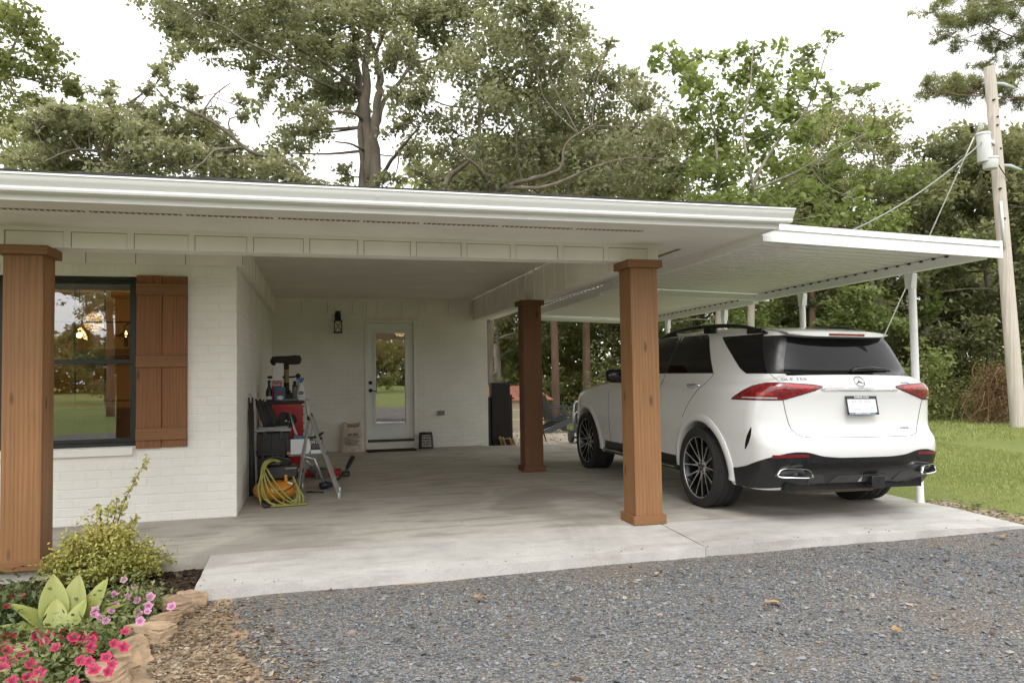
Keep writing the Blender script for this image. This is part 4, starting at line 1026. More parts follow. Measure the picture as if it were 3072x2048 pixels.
# --- panel gaps
pts = [(-33, 1.30)]
for sg, pj in ((-1, WLf), (1, WRt)):
    line_on('tailgate_gap', M_seam, car, [(pj, 37.5, 1.252), (pj, 30.5, 1.180)], .0022)
    line_on('tailgate_gap', M_seam, car, [(pj, 29.3, 1.030), (pj, 27.6, .92), (pj, 26.0, .84), (pj, 24.2, .785), (pj, 21.5, .748), (pj, 17.5, .726), (pj, 12.0, .717), (pj, -25, .714)], .0030, sub=8)
    sj = SL if sg < 0 else SR
    line_on('door_gap', M_seam, car, [(sj, 1.09, 1.262), (sj, 1.16, 1.15), (sj, 1.34, .98), (sj, 1.47, .82)], .0028, sub=10)
    line_on('door_gap', M_seam, car, [(sj, 2.06, 1.262), (sj, 2.06, .42)], .0028, sub=12)
    line_on('door_gap', M_seam, car, [(sj, 3.45, 1.18), (sj, 3.40, .42)], .0028, sub=12)
    line_on('roof_gap', M_seam, car, [(sj, .66, 1.632), (sj, .70, 1.655)], .0025)
    for yy in (1.18, 2.22):
        q, nn = sj(yy + .13, 1.125); h = part('door_handle', M_chrome, car, lambda m: m.tube([q + Vector((-nn.x * .0, -.12, .01)) + nn * .004, q + Vector((0, -.08, .012)) + nn * .028, q + Vector((0, .08, .004)) + nn * .030, q + Vector((0, .12, -.002)) + nn * .004], [.008, .013, .013, .008], 8), smooth=True)
        part('handle_recess', M_paint, h, lambda m: m.at(q - nn * .002, nn.to_track_quat('Z', 'Y').to_euler()).lathe([(.052, -.004), (.048, .003)], 20))
    # sill, running board
    part('side_sill', M_satin, car, lambda m: (m.box(sg * .90 - .035, sg * .90 + .035, 1.50, 3.62, .26, .425)), bevel=.02)
    rb = part('running_board', M_satin, car, lambda m: m.box(sg * .925 - .06, sg * .925 + .06, 1.55, 3.55, .285, .325), bevel=.012)
    part('chrome_strip', M_chrome, rb, lambda m: m.box(sg * .986 - .003, sg * .986 + .003, 1.62, 3.5, .300, .312), bevel=.002)
    # wheel-arch flares
    for yc in (1.13, 4.23):
        def flare(m):
            n = 40; vs = []; prof = [(.456, -.10), (.456, .004), (.466, .013), (.505, .012), (.526, .004), (.530, -.06)]
            for k in range(n + 1):
                a = math.radians(-6 + 192 * k / n); y = math.cos(a); z = math.sin(a)
                for r, o in prof:
                    yy, zz = yc + y * r, .345 + z * r; zz2 = max(zz, .29)
                    w = float(tWL(np.array(max(zz2, .35))) + tPT(np.array(yy))) + .010 * math.exp(-((yy - yc) / .42) ** 2) * math.exp(-((zz2 - .75) / .25) ** 2)
                    vs.append((sg * (w + o + .006), yy, zz))
            p = len(prof); m._add(vs, [(k * p + j, k * p + j + 1, (k + 1) * p + j + 1, (k + 1) * p + j) for k in range(n) for j in range(p - 1)])
        part('wheel_arch', M_paint, car, flare, smooth=50)
        part('wheel_well', M_seam, car, lambda m: m.at((sg * .72, yc, .345), (0, 0, math.pi / 2)).prism([(math.cos(math.radians(a)) * .467, math.sin(math.radians(a)) * .467) for a in range(-4, 186, 10)] + [(math.cos(math.radians(a)) * .475, math.sin(math.radians(a)) * .475) for a in range(184, -6, -10)], -.2, .19))
    # roof rails
    def rail(m):
        ys = np.linspace(.56, 2.75, 26); P = []
        for y in ys:
            s = (y - .56) / 2.19; hgt = .072 * (1 - abs(2 * s - 1) ** 3.2) - .012
            xr = .585 + .03 * math.sin(math.pi * s); z = float(tZR(np.array(y)) - .045 * xr ** 2 - .16 * xr ** 4)
            P.append((sg * xr, y, z + hgt - .010))
        m.tube(P, [.010 + .012 * math.sin(math.pi * (i + .5) / 26) ** .4 for i in range(26)], 8)
        for y in (.75, 1.55, 2.4):
            z = float(tZR(np.array(y)) - .045 * .36 - .16 * .13); s = (y - .56) / 2.19; h_ = .072 * (1 - abs(2 * s - 1) ** 3.2) - .02
            m.prism([(-.01 + sg * .60, z - .03), (.01 + sg * .60, z - .03), (.01 + sg * .60, z + h_), (-.01 + sg * .60, z + h_)], y - .14, y + .10)
    part('roof_rail', M_gloss, car, rail, smooth=50)
    # mirror
    mr = part('wing_mirror', M_gloss, car, lambda m: (m.at((sg * 1.06, 2.93, 1.235), (0, 0, sg * .12)).ball(.5, 16, 12), ), smooth=True)
    for v in mr.data.vertices:
        c = Vector((sg * 1.06, 2.93, 1.235)); d = (v.co - c) * 2
        f = lambda q, p: math.copysign(abs(q) ** p, q)
        v.co = c + Vector((f(d.x, .6) * .135, f(d.y, .75) * .075, f(d.z, .62) * .085))
    part('mirror_arm', M_gloss, mr, lambda m: m.bar((sg * .88, 2.98, 1.185), (sg * 1.0, 2.95, 1.18), .06, .03))
# --- wheels
M_tyre = pm('tyre_rubber', (.022, .021, .020), .75, var=.25, vs=10, bump=.3, bs=120)
M_rim = pm('black_rim', (.012, .012, .013), .25, var=.15)
M_face = pm('machined_spoke_face', (.50, .49, .47), .42, metal=.55, var=.05)
M_disc = pm('brake_disc', (.22, .21, .20), .4, metal=.8, var=.1)
def wheel(yc, sg):
    w = empty('wheel', (sg * (.842 if yc < 2 else .815), yc, .3595 + .003 * sg), 0, car); R = .378
    def ty(m):
        m.M = Matrix.Rotation(sg * math.pi / 2, 4, 'Y')
        pr = [(.292, -.132), (.300, -.148), (.325, -.154), (.352, -.149), (.371, -.138)]
        xs = np.linspace(-.132, .132, 17)
        for i, x in enumerate(xs):
            r = R - .004 * (x / .1) ** 4 * 2; g = (i in (4, 8, 12))
            if g: pr += [(r, x - .009), (r - .008, x - .005), (r - .008, x + .005), (r, x + .009)]
            else: pr.append((r, x))
        pr += [(.371, .138), (.352, .149), (.325, .154), (.300, .148), (.292, .132)]
        m.lathe(pr, 64, False)
    part('tyre', M_tyre, w, ty, smooth=28)
    tb = MB()
    for k in range(90):
        a = 2 * math.pi * k / 90; tb.M = Matrix.Rotation(a, 4, 'X')
        for s2 in (-1, 1): tb.box(s2 * .116 - .021, s2 * .116 + .021, -.0105, .0105, R - .008, R + .0002)
    tag(tb.build('tread_blocks', M_tyre, w), kind='stuff')
    part('rim_barrel', M_rim, w, lambda m: (setattr(m, 'M', Matrix.Rotation(sg * math.pi / 2, 4, 'Y')), m.lathe([(.288, -.10), (.270, -.07), (.264, .05), (.284, .124), (.290, .132), (.296, .128)], 48, False)), smooth=40)
    rl = part('rim_lip', M_face, w, lambda m: (setattr(m, 'M', Matrix.Rotation(sg * math.pi / 2, 4, 'Y')), m.lathe([(.286, .130), (.289, .1365), (.2925, .1365), (.295, .130)], 64, False)), smooth=40)
    part('brake_disc', M_disc, w, lambda m: (setattr(m, 'M', Matrix.Rotation(sg * math.pi / 2, 4, 'Y')), m.lathe([(.19, .0), (.19, .02)], 32)))
    for k in range(14):
        a = 2 * math.pi * (k + .5) / 14
        def sp(m):
            m.M = Matrix.Rotation(a, 4, 'X')
            d = .012 if k % 2 else -.012
            vs = []
            for r, wd, x in ((.055, .010, .096), (.16, .0055, .114), (.287, .0065, .130)):
                off = d * (1 - (r - .055) / .232)
                for (q, zz) in ((-wd, 0), (wd, 0), (wd * .8, -.03), (-wd * .8, -.03)): vs.append((sg * (x + zz), off + q, r))
            m._add(vs, [(4 * i + j, 4 * i + (j + 1) % 4, 4 * i + 4 + (j + 1) % 4, 4 * i + 4 + j) for i in range(2) for j in range(4)])
        s_ = part('spoke', M_rim, w, sp)
        s_.data.materials.append(M_face); s_.data.polygons[0].material_index = 1; s_.data.polygons[4].material_index = 1
    part('hub', M_face, w, lambda m: (setattr(m, 'M', Matrix.Rotation(sg * math.pi / 2, 4, 'Y')), m.lathe([(.068, .05), (.068, .094), (.060, .100), (.034, .102)], 28)), smooth=35)
    for k in range(5):
        a = 2 * math.pi * k / 5; part('lug_hole', M_seam, w, lambda m: m.at((sg * .1015, math.sin(a) * .05, math.cos(a) * .05), (0, math.pi / 2, 0)).lathe([(.0125, -.001), (.0125, .001)], 12))
    part('centre_cap', M_gloss, w, lambda m: m.at((sg * .103, 0, 0), (0, math.pi / 2, 0)).lathe([(.032, -.002), (.032, .002)], 20))
    part('cap_star', M_face, w, lambda m: [m.bar((sg * .1057, 0, 0), (sg * .1057, math.sin(q) * .026, math.cos(q) * .026), .005, .001, (1, 0, 0)) for q in (0, 2.094, 4.189)])
for yc in (1.13, 4.23):
    for sg in (-1, 1): wheel(yc, sg)
# --- badges, plate, wiper
def on_rear(x, z, off=.002):
    q, nn = P_rear(x, z); return q + nn * off, nn
def badge(s, x, z, size, name, mat=None, sx=1.3):
    q, nn = on_rear(x, z); rx = math.pi / 2 - math.asin(max(-1, min(1, nn.z))); rzz = math.atan2(nn.x, -nn.y)
    return text(s, size, mat or M_chrome, car, name, q, (rx, 0, rzz), .0022, sx=sx)
M_badge = pm('dark_chrome', (.34, .34, .35), .2, metal=1.0, var=.05)
badge('GLE 350', -.615, 1.208, .042, 'lettering', M_badge, 1.6)
badge('4MATIC', .50, 1.180, .026, 'lettering', M_badge, 1.2)
badge('PARKER', .49, .783, .024, 'lettering', M_badge, 1.25)
q, nn = on_rear(0, 1.19, .006); e = nn.to_track_quat('Z', 'Y').to_euler()
emb = MB(); emb.M = Matrix.Translation(q) @ nn.to_track_quat('Z', 'Y').to_matrix().to_4x4()
emb.tube([(.050 * math.cos(2 * math.pi * k / 36), .050 * math.sin(2 * math.pi * k / 36), 0) for k in range(36)], .0038, 8, closed=True)
for k in range(3):
    a = math.pi / 2 + k * 2 * math.pi / 3; c, s = math.cos(a), math.sin(a)
    emb._add([(c * .05, s * .05, 0), (-s * .0085, c * .0085, -.002), (s * .0085, -c * .0085, -.002), (0, 0, .005)], [(0, 1, 3), (0, 3, 2), (0, 2, 1)])
emb.build('star_emblem', M_badge, car, smooth=40)
q, nn = on_rear(0, .990, .030)
pe = part('licence_plate', pm('paper_tag', (.72, .73, .72), .35, var=.04), car, lambda m: m.box(-.148, .148, -.003, .003, -.073, .073), loc=q, rot=(-.20, 0, 0), bevel=.002)
fr = part('plate_frame', M_gloss, pe, lambda m: (m.box(-.158, .158, -.009, .004, .056, .082), m.box(-.158, -.146, -.009, .004, -.082, .056), m.box(.146, .158, -.009, .004, -.082, .056), m.box(-.146, .146, -.009, .004, -.082, -.062)), bevel=.003)
M_ink = pm('grey_print', (.22, .23, .25), .6, var=.05); M_wink = pm('white_print', (.85, .86, .86), .5, var=.02); M_bl = pm('blue_band', (.16, .22, .30), .5, var=.1)
R90 = (math.pi / 2, 0, 0)
text('PARKER AUDI', .024, M_wink, pe, 'frame_lettering', (0, -.0102, .069), R90, .0004)
text('JUL-05-2025', .034, M_ink, pe, 'plate_lettering', (0, -.0036, .034), R90, .0003, sx=1.15)
for zz, wd in ((.006, .20), (-.006, .16), (-.018, .19), (-.040, .22)): part('print_line', pm('pale_print', (.5, .51, .52), .6, var=.1), pe, lambda m: m.box(-.11, -.11 + wd, -.0036, -.0031, zz - .002, zz + .002))
text('428', .020, M_ink, pe, 'plate_lettering', (.10, -.0037, -.024), R90, .0003)
text('05-320-', .018, M_ink, pe, 'plate_lettering', (-.05, -.0037, -.032), R90, .0003)
part('band', M_bl, pe, lambda m: m.box(-.145, .120, -.0098, -.0091, -.080, -.064))
text('PRIORITY CUSTOMER', .0155, M_wink, pe, 'frame_lettering', (-.01, -.0104, -.072), R90, .0004)
q0, n0 = on_rear(-.03, 1.272, .02); q1, n1 = on_rear(.20, 1.295, .022); q2, n2 = on_rear(.40, 1.290, .02)
wp = part('rear_wiper', M_satin, car, lambda m: m.tube([q0, q0 * .7 + q1 * .3 + Vector((0, -.01, .012)), q1 + Vector((0, -.006, .004)), q2], [.016, .020, .012, .006], 8), smooth=True)
part('wiper_blade', M_satin, wp, lambda m: m.tube([q0 + Vector((.02, .006, -.004)), q1 + Vector((0, .012, -.014)), q2 + Vector((.03, .01, -.012))], .006, 6))
# ================================================================ TOOLS AND STORAGE BY THE SIDE WALL
M_red = pm('red_cabinet_paint', (.42, .012, .015), .35, var=.12, vs=4, coat=.3)
M_blk = pm('black_plastic', (.020, .020, .021), .5, var=.3, vs=9, bump=.12, bs=220)
M_gry = pm('grey_plastic', (.20, .20, .195), .5, var=.12, vs=9)
M_alum = pm('brushed_aluminium', (.56, .56, .54), .38, metal=.75, var=.1, vs=9)
M_cloth = pm('charcoal_nylon', (.035, .035, .035), .85, var=.35, vs=18, bump=.4, bs=160)
M_card = pm('cardboard', (.40, .27, .15), .85, var=.12)
M_wht = pm('white_print_card', (.72, .73, .74), .6, var=.04)
M_blk2 = pm('black_print_card', (.028, .028, .03), .6, var=.1)

# --- red tool cabinet
cb = empty('tool_cabinet', (.33, 2.35, 0)); tag(cb, 'red rolling tool cabinet against the side wall, its top crowded with bottles', 'cabinet')
part('carcass', M_red, cb, lambda m: m.box(-.225, .210, .0, .50, .14, .955), bevel=.006)
part('side_panel', M_red, cb, lambda m: (m.box(-.15, .13, -.004, .001, .22, .90)), bevel=.003)
part('top_tray', M_blk, cb, lambda m: m.box(-.245, .245, -.02, .52, .956, .992), bevel=.008)
for i in range(7):
    z0 = .17 + i * .108
    d = part('drawer', M_red, cb, lambda m: m.box(.2105, .226, .015, .485, z0, z0 + .098), bevel=.003)
    part('drawer_pull', M_alum, d, lambda m: m.box(.2265, .240, .02, .48, z0 + .068, z0 + .092), bevel=.002)
part('top_handle', M_blk, cb, lambda m: m.tube([(.24, .02, .98), (.285, .02, .985), (.285, .48, .985), (.24, .48, .98)], .011, 8), smooth=True)
for sx in (-.18, .17):
    for yy in (.06, .44):
        c = part('caster', M_blk, cb, lambda m: m.at((sx, yy, .055), (0, math.pi / 2, 0)).lathe([(.05, -.016), (.055, -.01), (.055, .01), (.05, .016)], 18), smooth=35)
        part('fork', M_alum, c, lambda m: m.box(sx - .03, sx + .03, yy - .03, yy + .03, .10, .1395))
ZT = .992
# --- things on the cabinet
def bottle(name, x, y, prof, mat, label, cat, cap=None, capm=None, n=16, smooth=40, lab=None):
    e = empty(name, (x, y, ZT)); tag(e, label, cat); part('bottle_body', mat, e, lambda m: m.lathe(prof, n), smooth=smooth)
    if cap: part('cap', capm, e, lambda m: m.lathe(cap, n), smooth=smooth)
    if lab: part('paper_label', lab[0], e, lambda m: m.lathe([(lab[1] + .0008, lab[2]), (lab[1] + .0008, lab[3])], n, False), smooth=True)
    return e
M_bluep = pm('blue_plastic', (.02, .13, .42), .35, var=.05); M_whp = pm('white_plastic', (.66, .68, .70), .35, var=.05)
sbp = empty('spray_bottle', (.535, 2.43, ZT)); tag(sbp, 'white trigger spray bottle with a blue nozzle on the red cabinet', 'bottle')
part('flask', M_whp, sbp, lambda m: m.at(sc=(1, .62, 1)).lathe([(.046, 0), (.052, .01), (.053, .07), (.044, .13), (.022, .175), (.014, .20), (.014, .225)], 20), smooth=50)
part('trigger_head', M_bluep, sbp, lambda m: (m.lathe([(.018, .225), (.018, .245)], 12), m.prism([(-.060, .262), (-.058, .283), (.03, .290), (.040, .262), (.014, .240), (-.012, .240), (-.018, .258)], -.013, .013), m.prism([(-.030, .258), (-.020, .258), (-.034, .205), (-.044, .212)], -.006, .006)), bevel=.003)
part('print_oval', M_blk2, sbp, lambda m: m.at((0, -.0335, .095), (math.pi / 2, 0, 0), (1, .62, 1)).lathe([(.034, 0), (.034, .001)], 24))
text('Weather', .017, M_whp, sbp, 'print', (0, -.0348, .097), R90, .0003, bold=.0004)
text('FAST ACTING', .010, pm('red_print', (.45, .02, .03), .6), sbp, 'print', (0, -.0345, .048), R90, .0003)
e = empty('trash_bag_box', (.24, 2.44, ZT)); tag(e, 'red and white trash bag box with a torn white flap on the cabinet', 'box')
part('carton', pm('red_print_card', (.33, .03, .04), .6, var=.06), e, lambda m: m.box(-.065, .062, .0, .07, 0, .255), bevel=.002)
part('torn_flap', M_wht, e, lambda m: m.prism([(-.060, .256), (.062, .256), (.083, .40), (.08, .475), (-.015, .478), (-.022, .42), (-.05, .36)], .001, .004))
text('42 GALLON', .024, M_wht, e, 'print', (0, -.0012, .235), R90, .0003, bold=.0006); text('TRASH', .040, M_wht, e, 'print', (0, -.0012, .200), R90, .0003, bold=.0012)
e = empty('blue_carton', (.275, 2.375, ZT)); tag(e, 'small blue carton with a red badge in front of the trash bag box', 'box')
part('carton', pm('blue_print_card', (.035, .13, .27), .5, var=.3, vs=25), e, lambda m: m.box(-.062, .068, 0, .045, 0, .172), bevel=.003)
part('badge', MATS['red_print_card'], e, lambda m: m.at((.008, -.0012, .10), (math.pi / 2, 0, 0), (1, .45, 1)).lathe([(.048, 0), (.048, .001)], 20))
part('printed_ice', M_wht, e, lambda m: m.prism([(-.03, .02), (.03, .012), (.05, .05), (.01, .07), (-.025, .055)], -.0013, -.0004))
bottle('dark_bottle', .145, 2.46, [(.038, 0), (.042, .01), (.042, .12), (.018, .18), (.016, .23)], pm('dark_green_plastic', (.02, .03, .028), .3, var=.2), 'dark green bottle at the left end of the cabinet top', 'bottle', [(.020, .23), (.020, .262)], M_blk, lab=(M_wht, .042, .02, .06))
bottle('aerosol_can', .455, 2.52, [(.030, 0), (.032, .004), (.032, .185), (.022, .20)], M_blk2, 'black aerosol can with a silver stripe beside the spray bottle', 'can', [(.02, .20), (.02, .235), (.016, .245)], M_blk, lab=(M_gry, .032, .02, .17))
bottle('tan_bottle', .51, 2.58, [(.036, 0), (.036, .17), (.02, .19)], pm('beige_plastic', (.55, .46, .33), .45, var=.1), 'tan bottle with a white cap behind the spray bottle', 'bottle', [(.026, .19), (.026, .265)], M_whp)
tag(part('parts_tray', M_gry, None, lambda m: (m.box(.31, .50, 2.36, 2.44, ZT + .0005, ZT + .018), m.box(.315, .495, 2.358, 2.363, ZT + .018, ZT + .024)), bevel=.004), 'flat grey parts tray lying at the front of the cabinet top', 'tray')
tag(part('drill_case', M_blk, None, lambda m: (m.box(.30, .44, 2.56, 2.74, ZT + .0005, ZT + .095), m.box(.34, .40, 2.60, 2.70, ZT + .095, ZT + .13)), bevel=.012), 'small black tool case at the back of the cabinet top', 'tool case')
# --- cat tree behind the cabinet
M_plush = pm('dark_grey_plush', (.060, .055, .048), .95, var=.35, vs=25, bump=.6, bs=180, spec=.1); M_sisal = pm('sisal_rope', (.32, .235, .12), .9, var=.25, vs=60, bump=.5, bs=120, sc3=(1, 1, 8))
ct = empty('cat_tree', (.335, 3.02, 0)); tag(ct, 'dark plush cat tree with a rolled perch rising behind the red cabinet', 'cat tree')
k = (3.02 + 7.449) / (2.6 + 7.449); zt = 1.306 + (1.505 - 1.306) * k
part('perch', M_plush, ct, lambda m: m.tube([(-.205, 0, zt), (-.185, 0, zt - .004), (-.12, 0, zt - .006), (0, 0, zt + .002), (.13, 0, zt + .008), (.175, 0, zt + .008), (.195, 0, zt + .006)], [.02, .056, .066, .060, .064, .056, .018], 14), smooth=True)
part('rope_post', M_sisal, ct, lambda m: m.lathe([(.034, zt - .30), (.034, zt - .12)], 14), smooth=40)
part('post', M_plush, ct, lambda m: (m.lathe([(.036, .03), (.036, zt - .30)], 14), m.lathe([(.034, zt - .12), (.034, zt - .04)], 14)), smooth=40)
part('base_board', M_plush, ct, lambda m: m.box(-.25, .25, -.02, .25, 0, .03), bevel=.01)
part('side_shelf', M_plush, ct, lambda m: (m.box(-.24, -.03, -.10, .08, zt - .24, zt - .205)), bevel=.012)
part('toy_arm', M_plush, ct, lambda m: (m.tube([(.03, 0, zt - .225), (.12, -.02, zt - .22)], .012, 8), m.at((.15, -.02, zt - .21)).ball(.034, 12, 8)), smooth=True)
# --- stacked black tool boxes
tb = empty('rolling_tool_box', (.255, 1.28, 0)); tag(tb, 'tall black rolling tool box with a grey lid beside the brick wall', 'tool box')
part('lower_bin', M_blk, tb, lambda m: m.box(-.165, .165, .0, .30, .03, .40), bevel=.012)
part('upper_bin', M_blk, tb, lambda m: m.box(-.175, .175, -.01, .31, .415, .675), bevel=.012)
part('lid', pm('pale_grey_lid', (.36, .36, .355), .45, var=.1), tb, lambda m: (m.box(-.19, .19, -.02, .32, .69, .715), m.box(-.16, .16, .02, .28, .715, .735), *[m.box(-.05 + .04 * i - .014, -.05 + .04 * i + .014, -.028, -.02, .694, .711) for i in range(4)]), bevel=.006)
for sx in (-1, 0, 1):
    part('rib', M_blk, tb, lambda m: m.box(sx * .11 - .018, sx * .11 + .018, -.018, -.0005, .06, .66), bevel=.004)
for sx in (-1, 1):
    part('latch', M_blk, tb, lambda m: m.box(sx * .09 - .022, sx * .09 + .022, -.030, -.0205, .60, .688), bevel=.004)
    part('wheel', M_blk, tb, lambda m: m.at((sx * .17, .27, .07), (0, math.pi / 2, 0)).lathe([(.06, -.02), (.07, -.012), (.07, .012), (.06, .02)], 18), smooth=35)
part('rim_handle', M_blk, tb, lambda m: m.box(-.185, .185, -.026, -.011, .46, .485), bevel=.005)
# --- folded camp chairs leaning on the wall and on the tool box
def roll(name, a, b, r, label, tilt=0):
    a, b = Vector(a), Vector(b); d = b - a
    e = empty(name, a); tag(e, label, 'camp chair', 'folded camp chairs')
    pts = [d * t for t in (0, .06, .3, .6, .9, 1)]
    part('folded_seat', M_cloth, e, lambda m: m.tube(pts, [r * .6, r, r * 1.12, r * .95, r * 1.05, r * .55], 9), smooth=60)
    for q in (-.5, .6): part('frame_tube', M_blk, e, lambda m: m.tube([Vector((r * q * 1.5, -r * .8, .0)), d * 1.06 + Vector((r * q, -r * .7, 0))], .010, 7), smooth=True)
    part('foot', M_alum, e, lambda m: m.tube([d * 1.0 + Vector((0, -r * .6, 0)), d * 1.10 + Vector((0, -r * .6, 0))], .012, 7), smooth=True)
    return e
roll('camp_chair', (.055, 1.02, .03), (.035, 1.10, 1.02), .030, 'thin black folded camp chair standing upright closest to the brick corner')
roll('camp_chair', (.19, 1.33, .742), (.09, 1.40, 1.035), .042, 'grey folded camp chair leaning left on the tool box lid')
roll('camp_chair', (.27, 1.42, .742), (.165, 1.48, 1.02), .048, 'wider grey folded camp chair leaning on the tool box lid')
e = empty('canvas_bag', (.40, 1.62, .74)); tag(e, 'charcoal canvas tool bag propped behind the tool box lid', 'bag')
part('bag_body', M_cloth, e, lambda m: m.prism([(-.12, -.03), (.10, -.04), (.22, .06), (.17, .16), (.02, .20), (-.10, .22), (-.13, .10)], -.05, .06), bevel=.02)
part('strap', M_blk, e, lambda m: m.tube([(.02, -.058, .19), (.06, -.07, .05), (.03, -.06, -.03)], .012, 6), smooth=True)
part('buckle', M_alum, e, lambda m: (m.box(-.005, .035, -.078, -.066, .06, .085), m.box(.05, .08, -.078, -.066, .045, .07)), bevel=.004)
e.location = (.375, 1.60, .735); e.scale = (.62, .8, .72)
# --- step ladder with tray and the box on it
ld = empty('step_ladder', (.78, 1.2, 0)); tag(ld, 'small aluminium step ladder standing open beside the red cabinet', 'ladder')
L = lambda x, y, z: (x - .78, y - 1.2, z)
ap = Vector(L(.630, 1.30, .93))
part('front_rail', M_alum, ld, lambda m: m.bar(L(.945, .73, .03), L(.652, 1.23, .86), .026, .018))
part('front_rail', M_alum, ld, lambda m: m.bar(L(.962, 1.12, .03), L(.668, 1.50, .86), .026, .018))
part('rear_rail', M_alum, ld, lambda m: m.bar(L(.515, 1.12, .03), L(.640, 1.25, .80), .030, .020))
part('rear_rail', M_alum, ld, lambda m: m.bar(L(.555, 1.55, .03), L(.69, 1.52, .80), .030, .020))
part('top_cap', M_blk, ld, lambda m: m.box(*[a + b for a, b in zip((-.16, -.10), (0, 0))], .05, .36, .80, .87), bevel=.02)
part('top_grip', M_alum, ld, lambda m: m.bar(L(.640, 1.26, .85), L(.612, 1.30, 1.03), .036, .018))
part('tray', M_gry, ld, lambda m: m.box(-.36, .075, .0, .34, .412, .430), bevel=.006)
part('step', M_alum, ld, lambda m: m.box(.0, .16, -.22, .16, .27, .285), bevel=.003) if False else None
part('brace', M_alum, ld, lambda m: (m.tube([L(.555, 1.18, .415), L(.70, 1.20, .375), L(.74, 1.24, .36)], .012, 7), m.tube([L(.70, 1.20, .378), L(.82, 1.40, .02)], .013, 7)), smooth=True)
part('brace', M_alum, ld, lambda m: m.tube([L(.60, 1.25, .37), L(.68, 1.28, .28)], .014, 7), smooth=True)
for p in ((.945, .73), (.962, 1.12), (.515, 1.12), (.555, 1.55)):
    part('rubber_foot', M_alum, ld, lambda m: m.at(L(p[0] + .008, p[1] - .012, 0)).lathe([(.020, 0), (.022, .02), (.016, .06)], 10), smooth=40)
part('swivel_knob', M_blk, ld, lambda m: m.at(L(.685, 1.26, .245), (math.pi / 2, 0, 0)).lathe([(.045, -.012), (.045, .012), (.03, .016)], 18), smooth=40)
bx_ = empty('printed_box', (.60, 1.22, .431)); tag(bx_, 'black and white printed carton sitting on the ladder tray', 'box')
part('carton', M_blk2, bx_, lambda m: m.box(-.195, .185, .0, .25, 0, .170), bevel=.002)
part('white_panel', M_wht, bx_, lambda m: m.prism([(-.155, .002), (.04, .002), (.058, .05), (.060, .10), (.045, .168), (-.155, .168)], -.0012, -.0002))
part('white_base', M_wht, bx_, lambda m: m.box(.06, .184, -.0012, -.0002, .002, .042))
part('orange_edge', pm('orange_print', (.48, .24, .05), .6), bx_, lambda m: (m.box(-.195, -.158, -.0012, -.0002, .002, .03), m.box(-.1962, -.1952, .002, .248, .002, .03)))
part('kraft_side', M_card, bx_, lambda m: m.box(-.1962, -.1952, .002, .248, .031, .168))
part('open_flap', MATS['blue_print_card'], bx_, lambda m: m.box(-.12, .04, .012, .018, .1705, .20))
text('ON DAY', .052, M_wht, bx_, 'print', (.118, -.0014, .128), R90, .0003, sx=.62, bold=.001)
text('RAIN', .026, M_wht, bx_, 'print', (.115, -.0014, .160), R90, .0003)
for z in (.066, .078, .090): part('print_line', M_gry, bx_, lambda m: m.box(.075, .17, -.0013, -.0002, z, z + .004))
tag(part('hand_tool', M_blk, None, lambda m: m.tube([(.70, 1.33, .61), (.76, 1.31, .63), (.80, 1.30, .66)], [.012, .018, .010], 8), smooth=True), 'short black hand tool lying on top of the printed carton', 'tool')
for i, (x0, x1) in enumerate(((.50, .425), (.515, .45))):
    tag(part('metal_rod', M_alum, None, lambda m: m.tube([(x0, 1.33 + .03 * i, .615), (x1, 1.45 + .03 * i, .90 - .09 * i)], .008, 7), smooth=True), ['longer', 'shorter'][i] + ' aluminium rod sticking up out of the printed carton', 'rod', 'rods in the carton')
# --- air compressor with its hose
M_orange = pm('orange_tank_paint', (.52, .20, .022), .35, var=.08, vs=5, coat=.3, dirt=.25)
ac = empty('air_compressor', (.315, .64, 0)); tag(ac, 'orange pancake air compressor with a black motor by the brick corner', 'compressor')
part('tank', M_orange, ac, lambda m: m.lathe([(.02, .035), (.15, .045), (.205, .085), (.222, .125), (.222, .155), (.205, .195), (.15, .230), (.03, .245)], 32), smooth=True)
for a in (0.5, 2.6, 4.7): part('foot', M_blk, ac, lambda m: m.at((.16 * math.cos(a), .16 * math.sin(a), 0)).lathe([(.022, 0), (.026, .02), (.018, .065)], 10), smooth=40)
part('leg_bracket', M_orange, ac, lambda m: (m.box(.075, .10, -.20, -.16, .02, .08), m.box(.09, .12, -.12, -.08, .23, .30)), bevel=.005)
mo = part('motor_shroud', M_blk, ac, lambda m: (m.box(-.10, .215, -.11, .12, .262, .385), m.box(-.11, .06, -.09, .10, .385, .435)), bevel=.018)
for i in range(6): part('cooling_fin', M_blk, mo, lambda m: m.box(-.06, .085, -.1175, -.1105, .272 + .018 * i, .281 + .018 * i))
part('control_panel', M_gry, mo, lambda m: m.box(.10, .212, -.122, -.112, .355, .372), bevel=.003)
for i in range(3): part('gauge', M_blk, mo, lambda m: m.at((.115 + .04 * i, -.113, .32), (math.pi / 2, 0, 0)).lathe([(.016, -.002), (.016, .012)], 14), smooth=40)
part('maker_label', M_wht, ac, lambda m: m.at((.14, -.12, .205), (.9, .35, 0)).box(-.03, .03, -.02, .02, 0, .002))
part('air_line', M_blk, ac, lambda m: m.tube([(-.05, -.20, .17), (.02, -.225, .15), (.10, -.205, .15), (.16, -.165, .175), (.19, -.13, .22), (.18, -.10, .27)], .006, 6), smooth=True)
part('carry_handle', M_blk, ac, lambda m: m.tube([(-.10, 0, .42), (-.09, 0, .46), (.02, 0, .475), (.13, 0, .44), (.15, 0, .39)], .013, 8), smooth=True)
M_hose = pm('yellow_green_hose', (.30, .285, .062), .5, var=.25, vs=14)
def hosep(pts, yd):
    return [px(740 + a * .2169, 1220 + b * .2169, 'y', y) for (a, b), y in zip(pts, yd)]
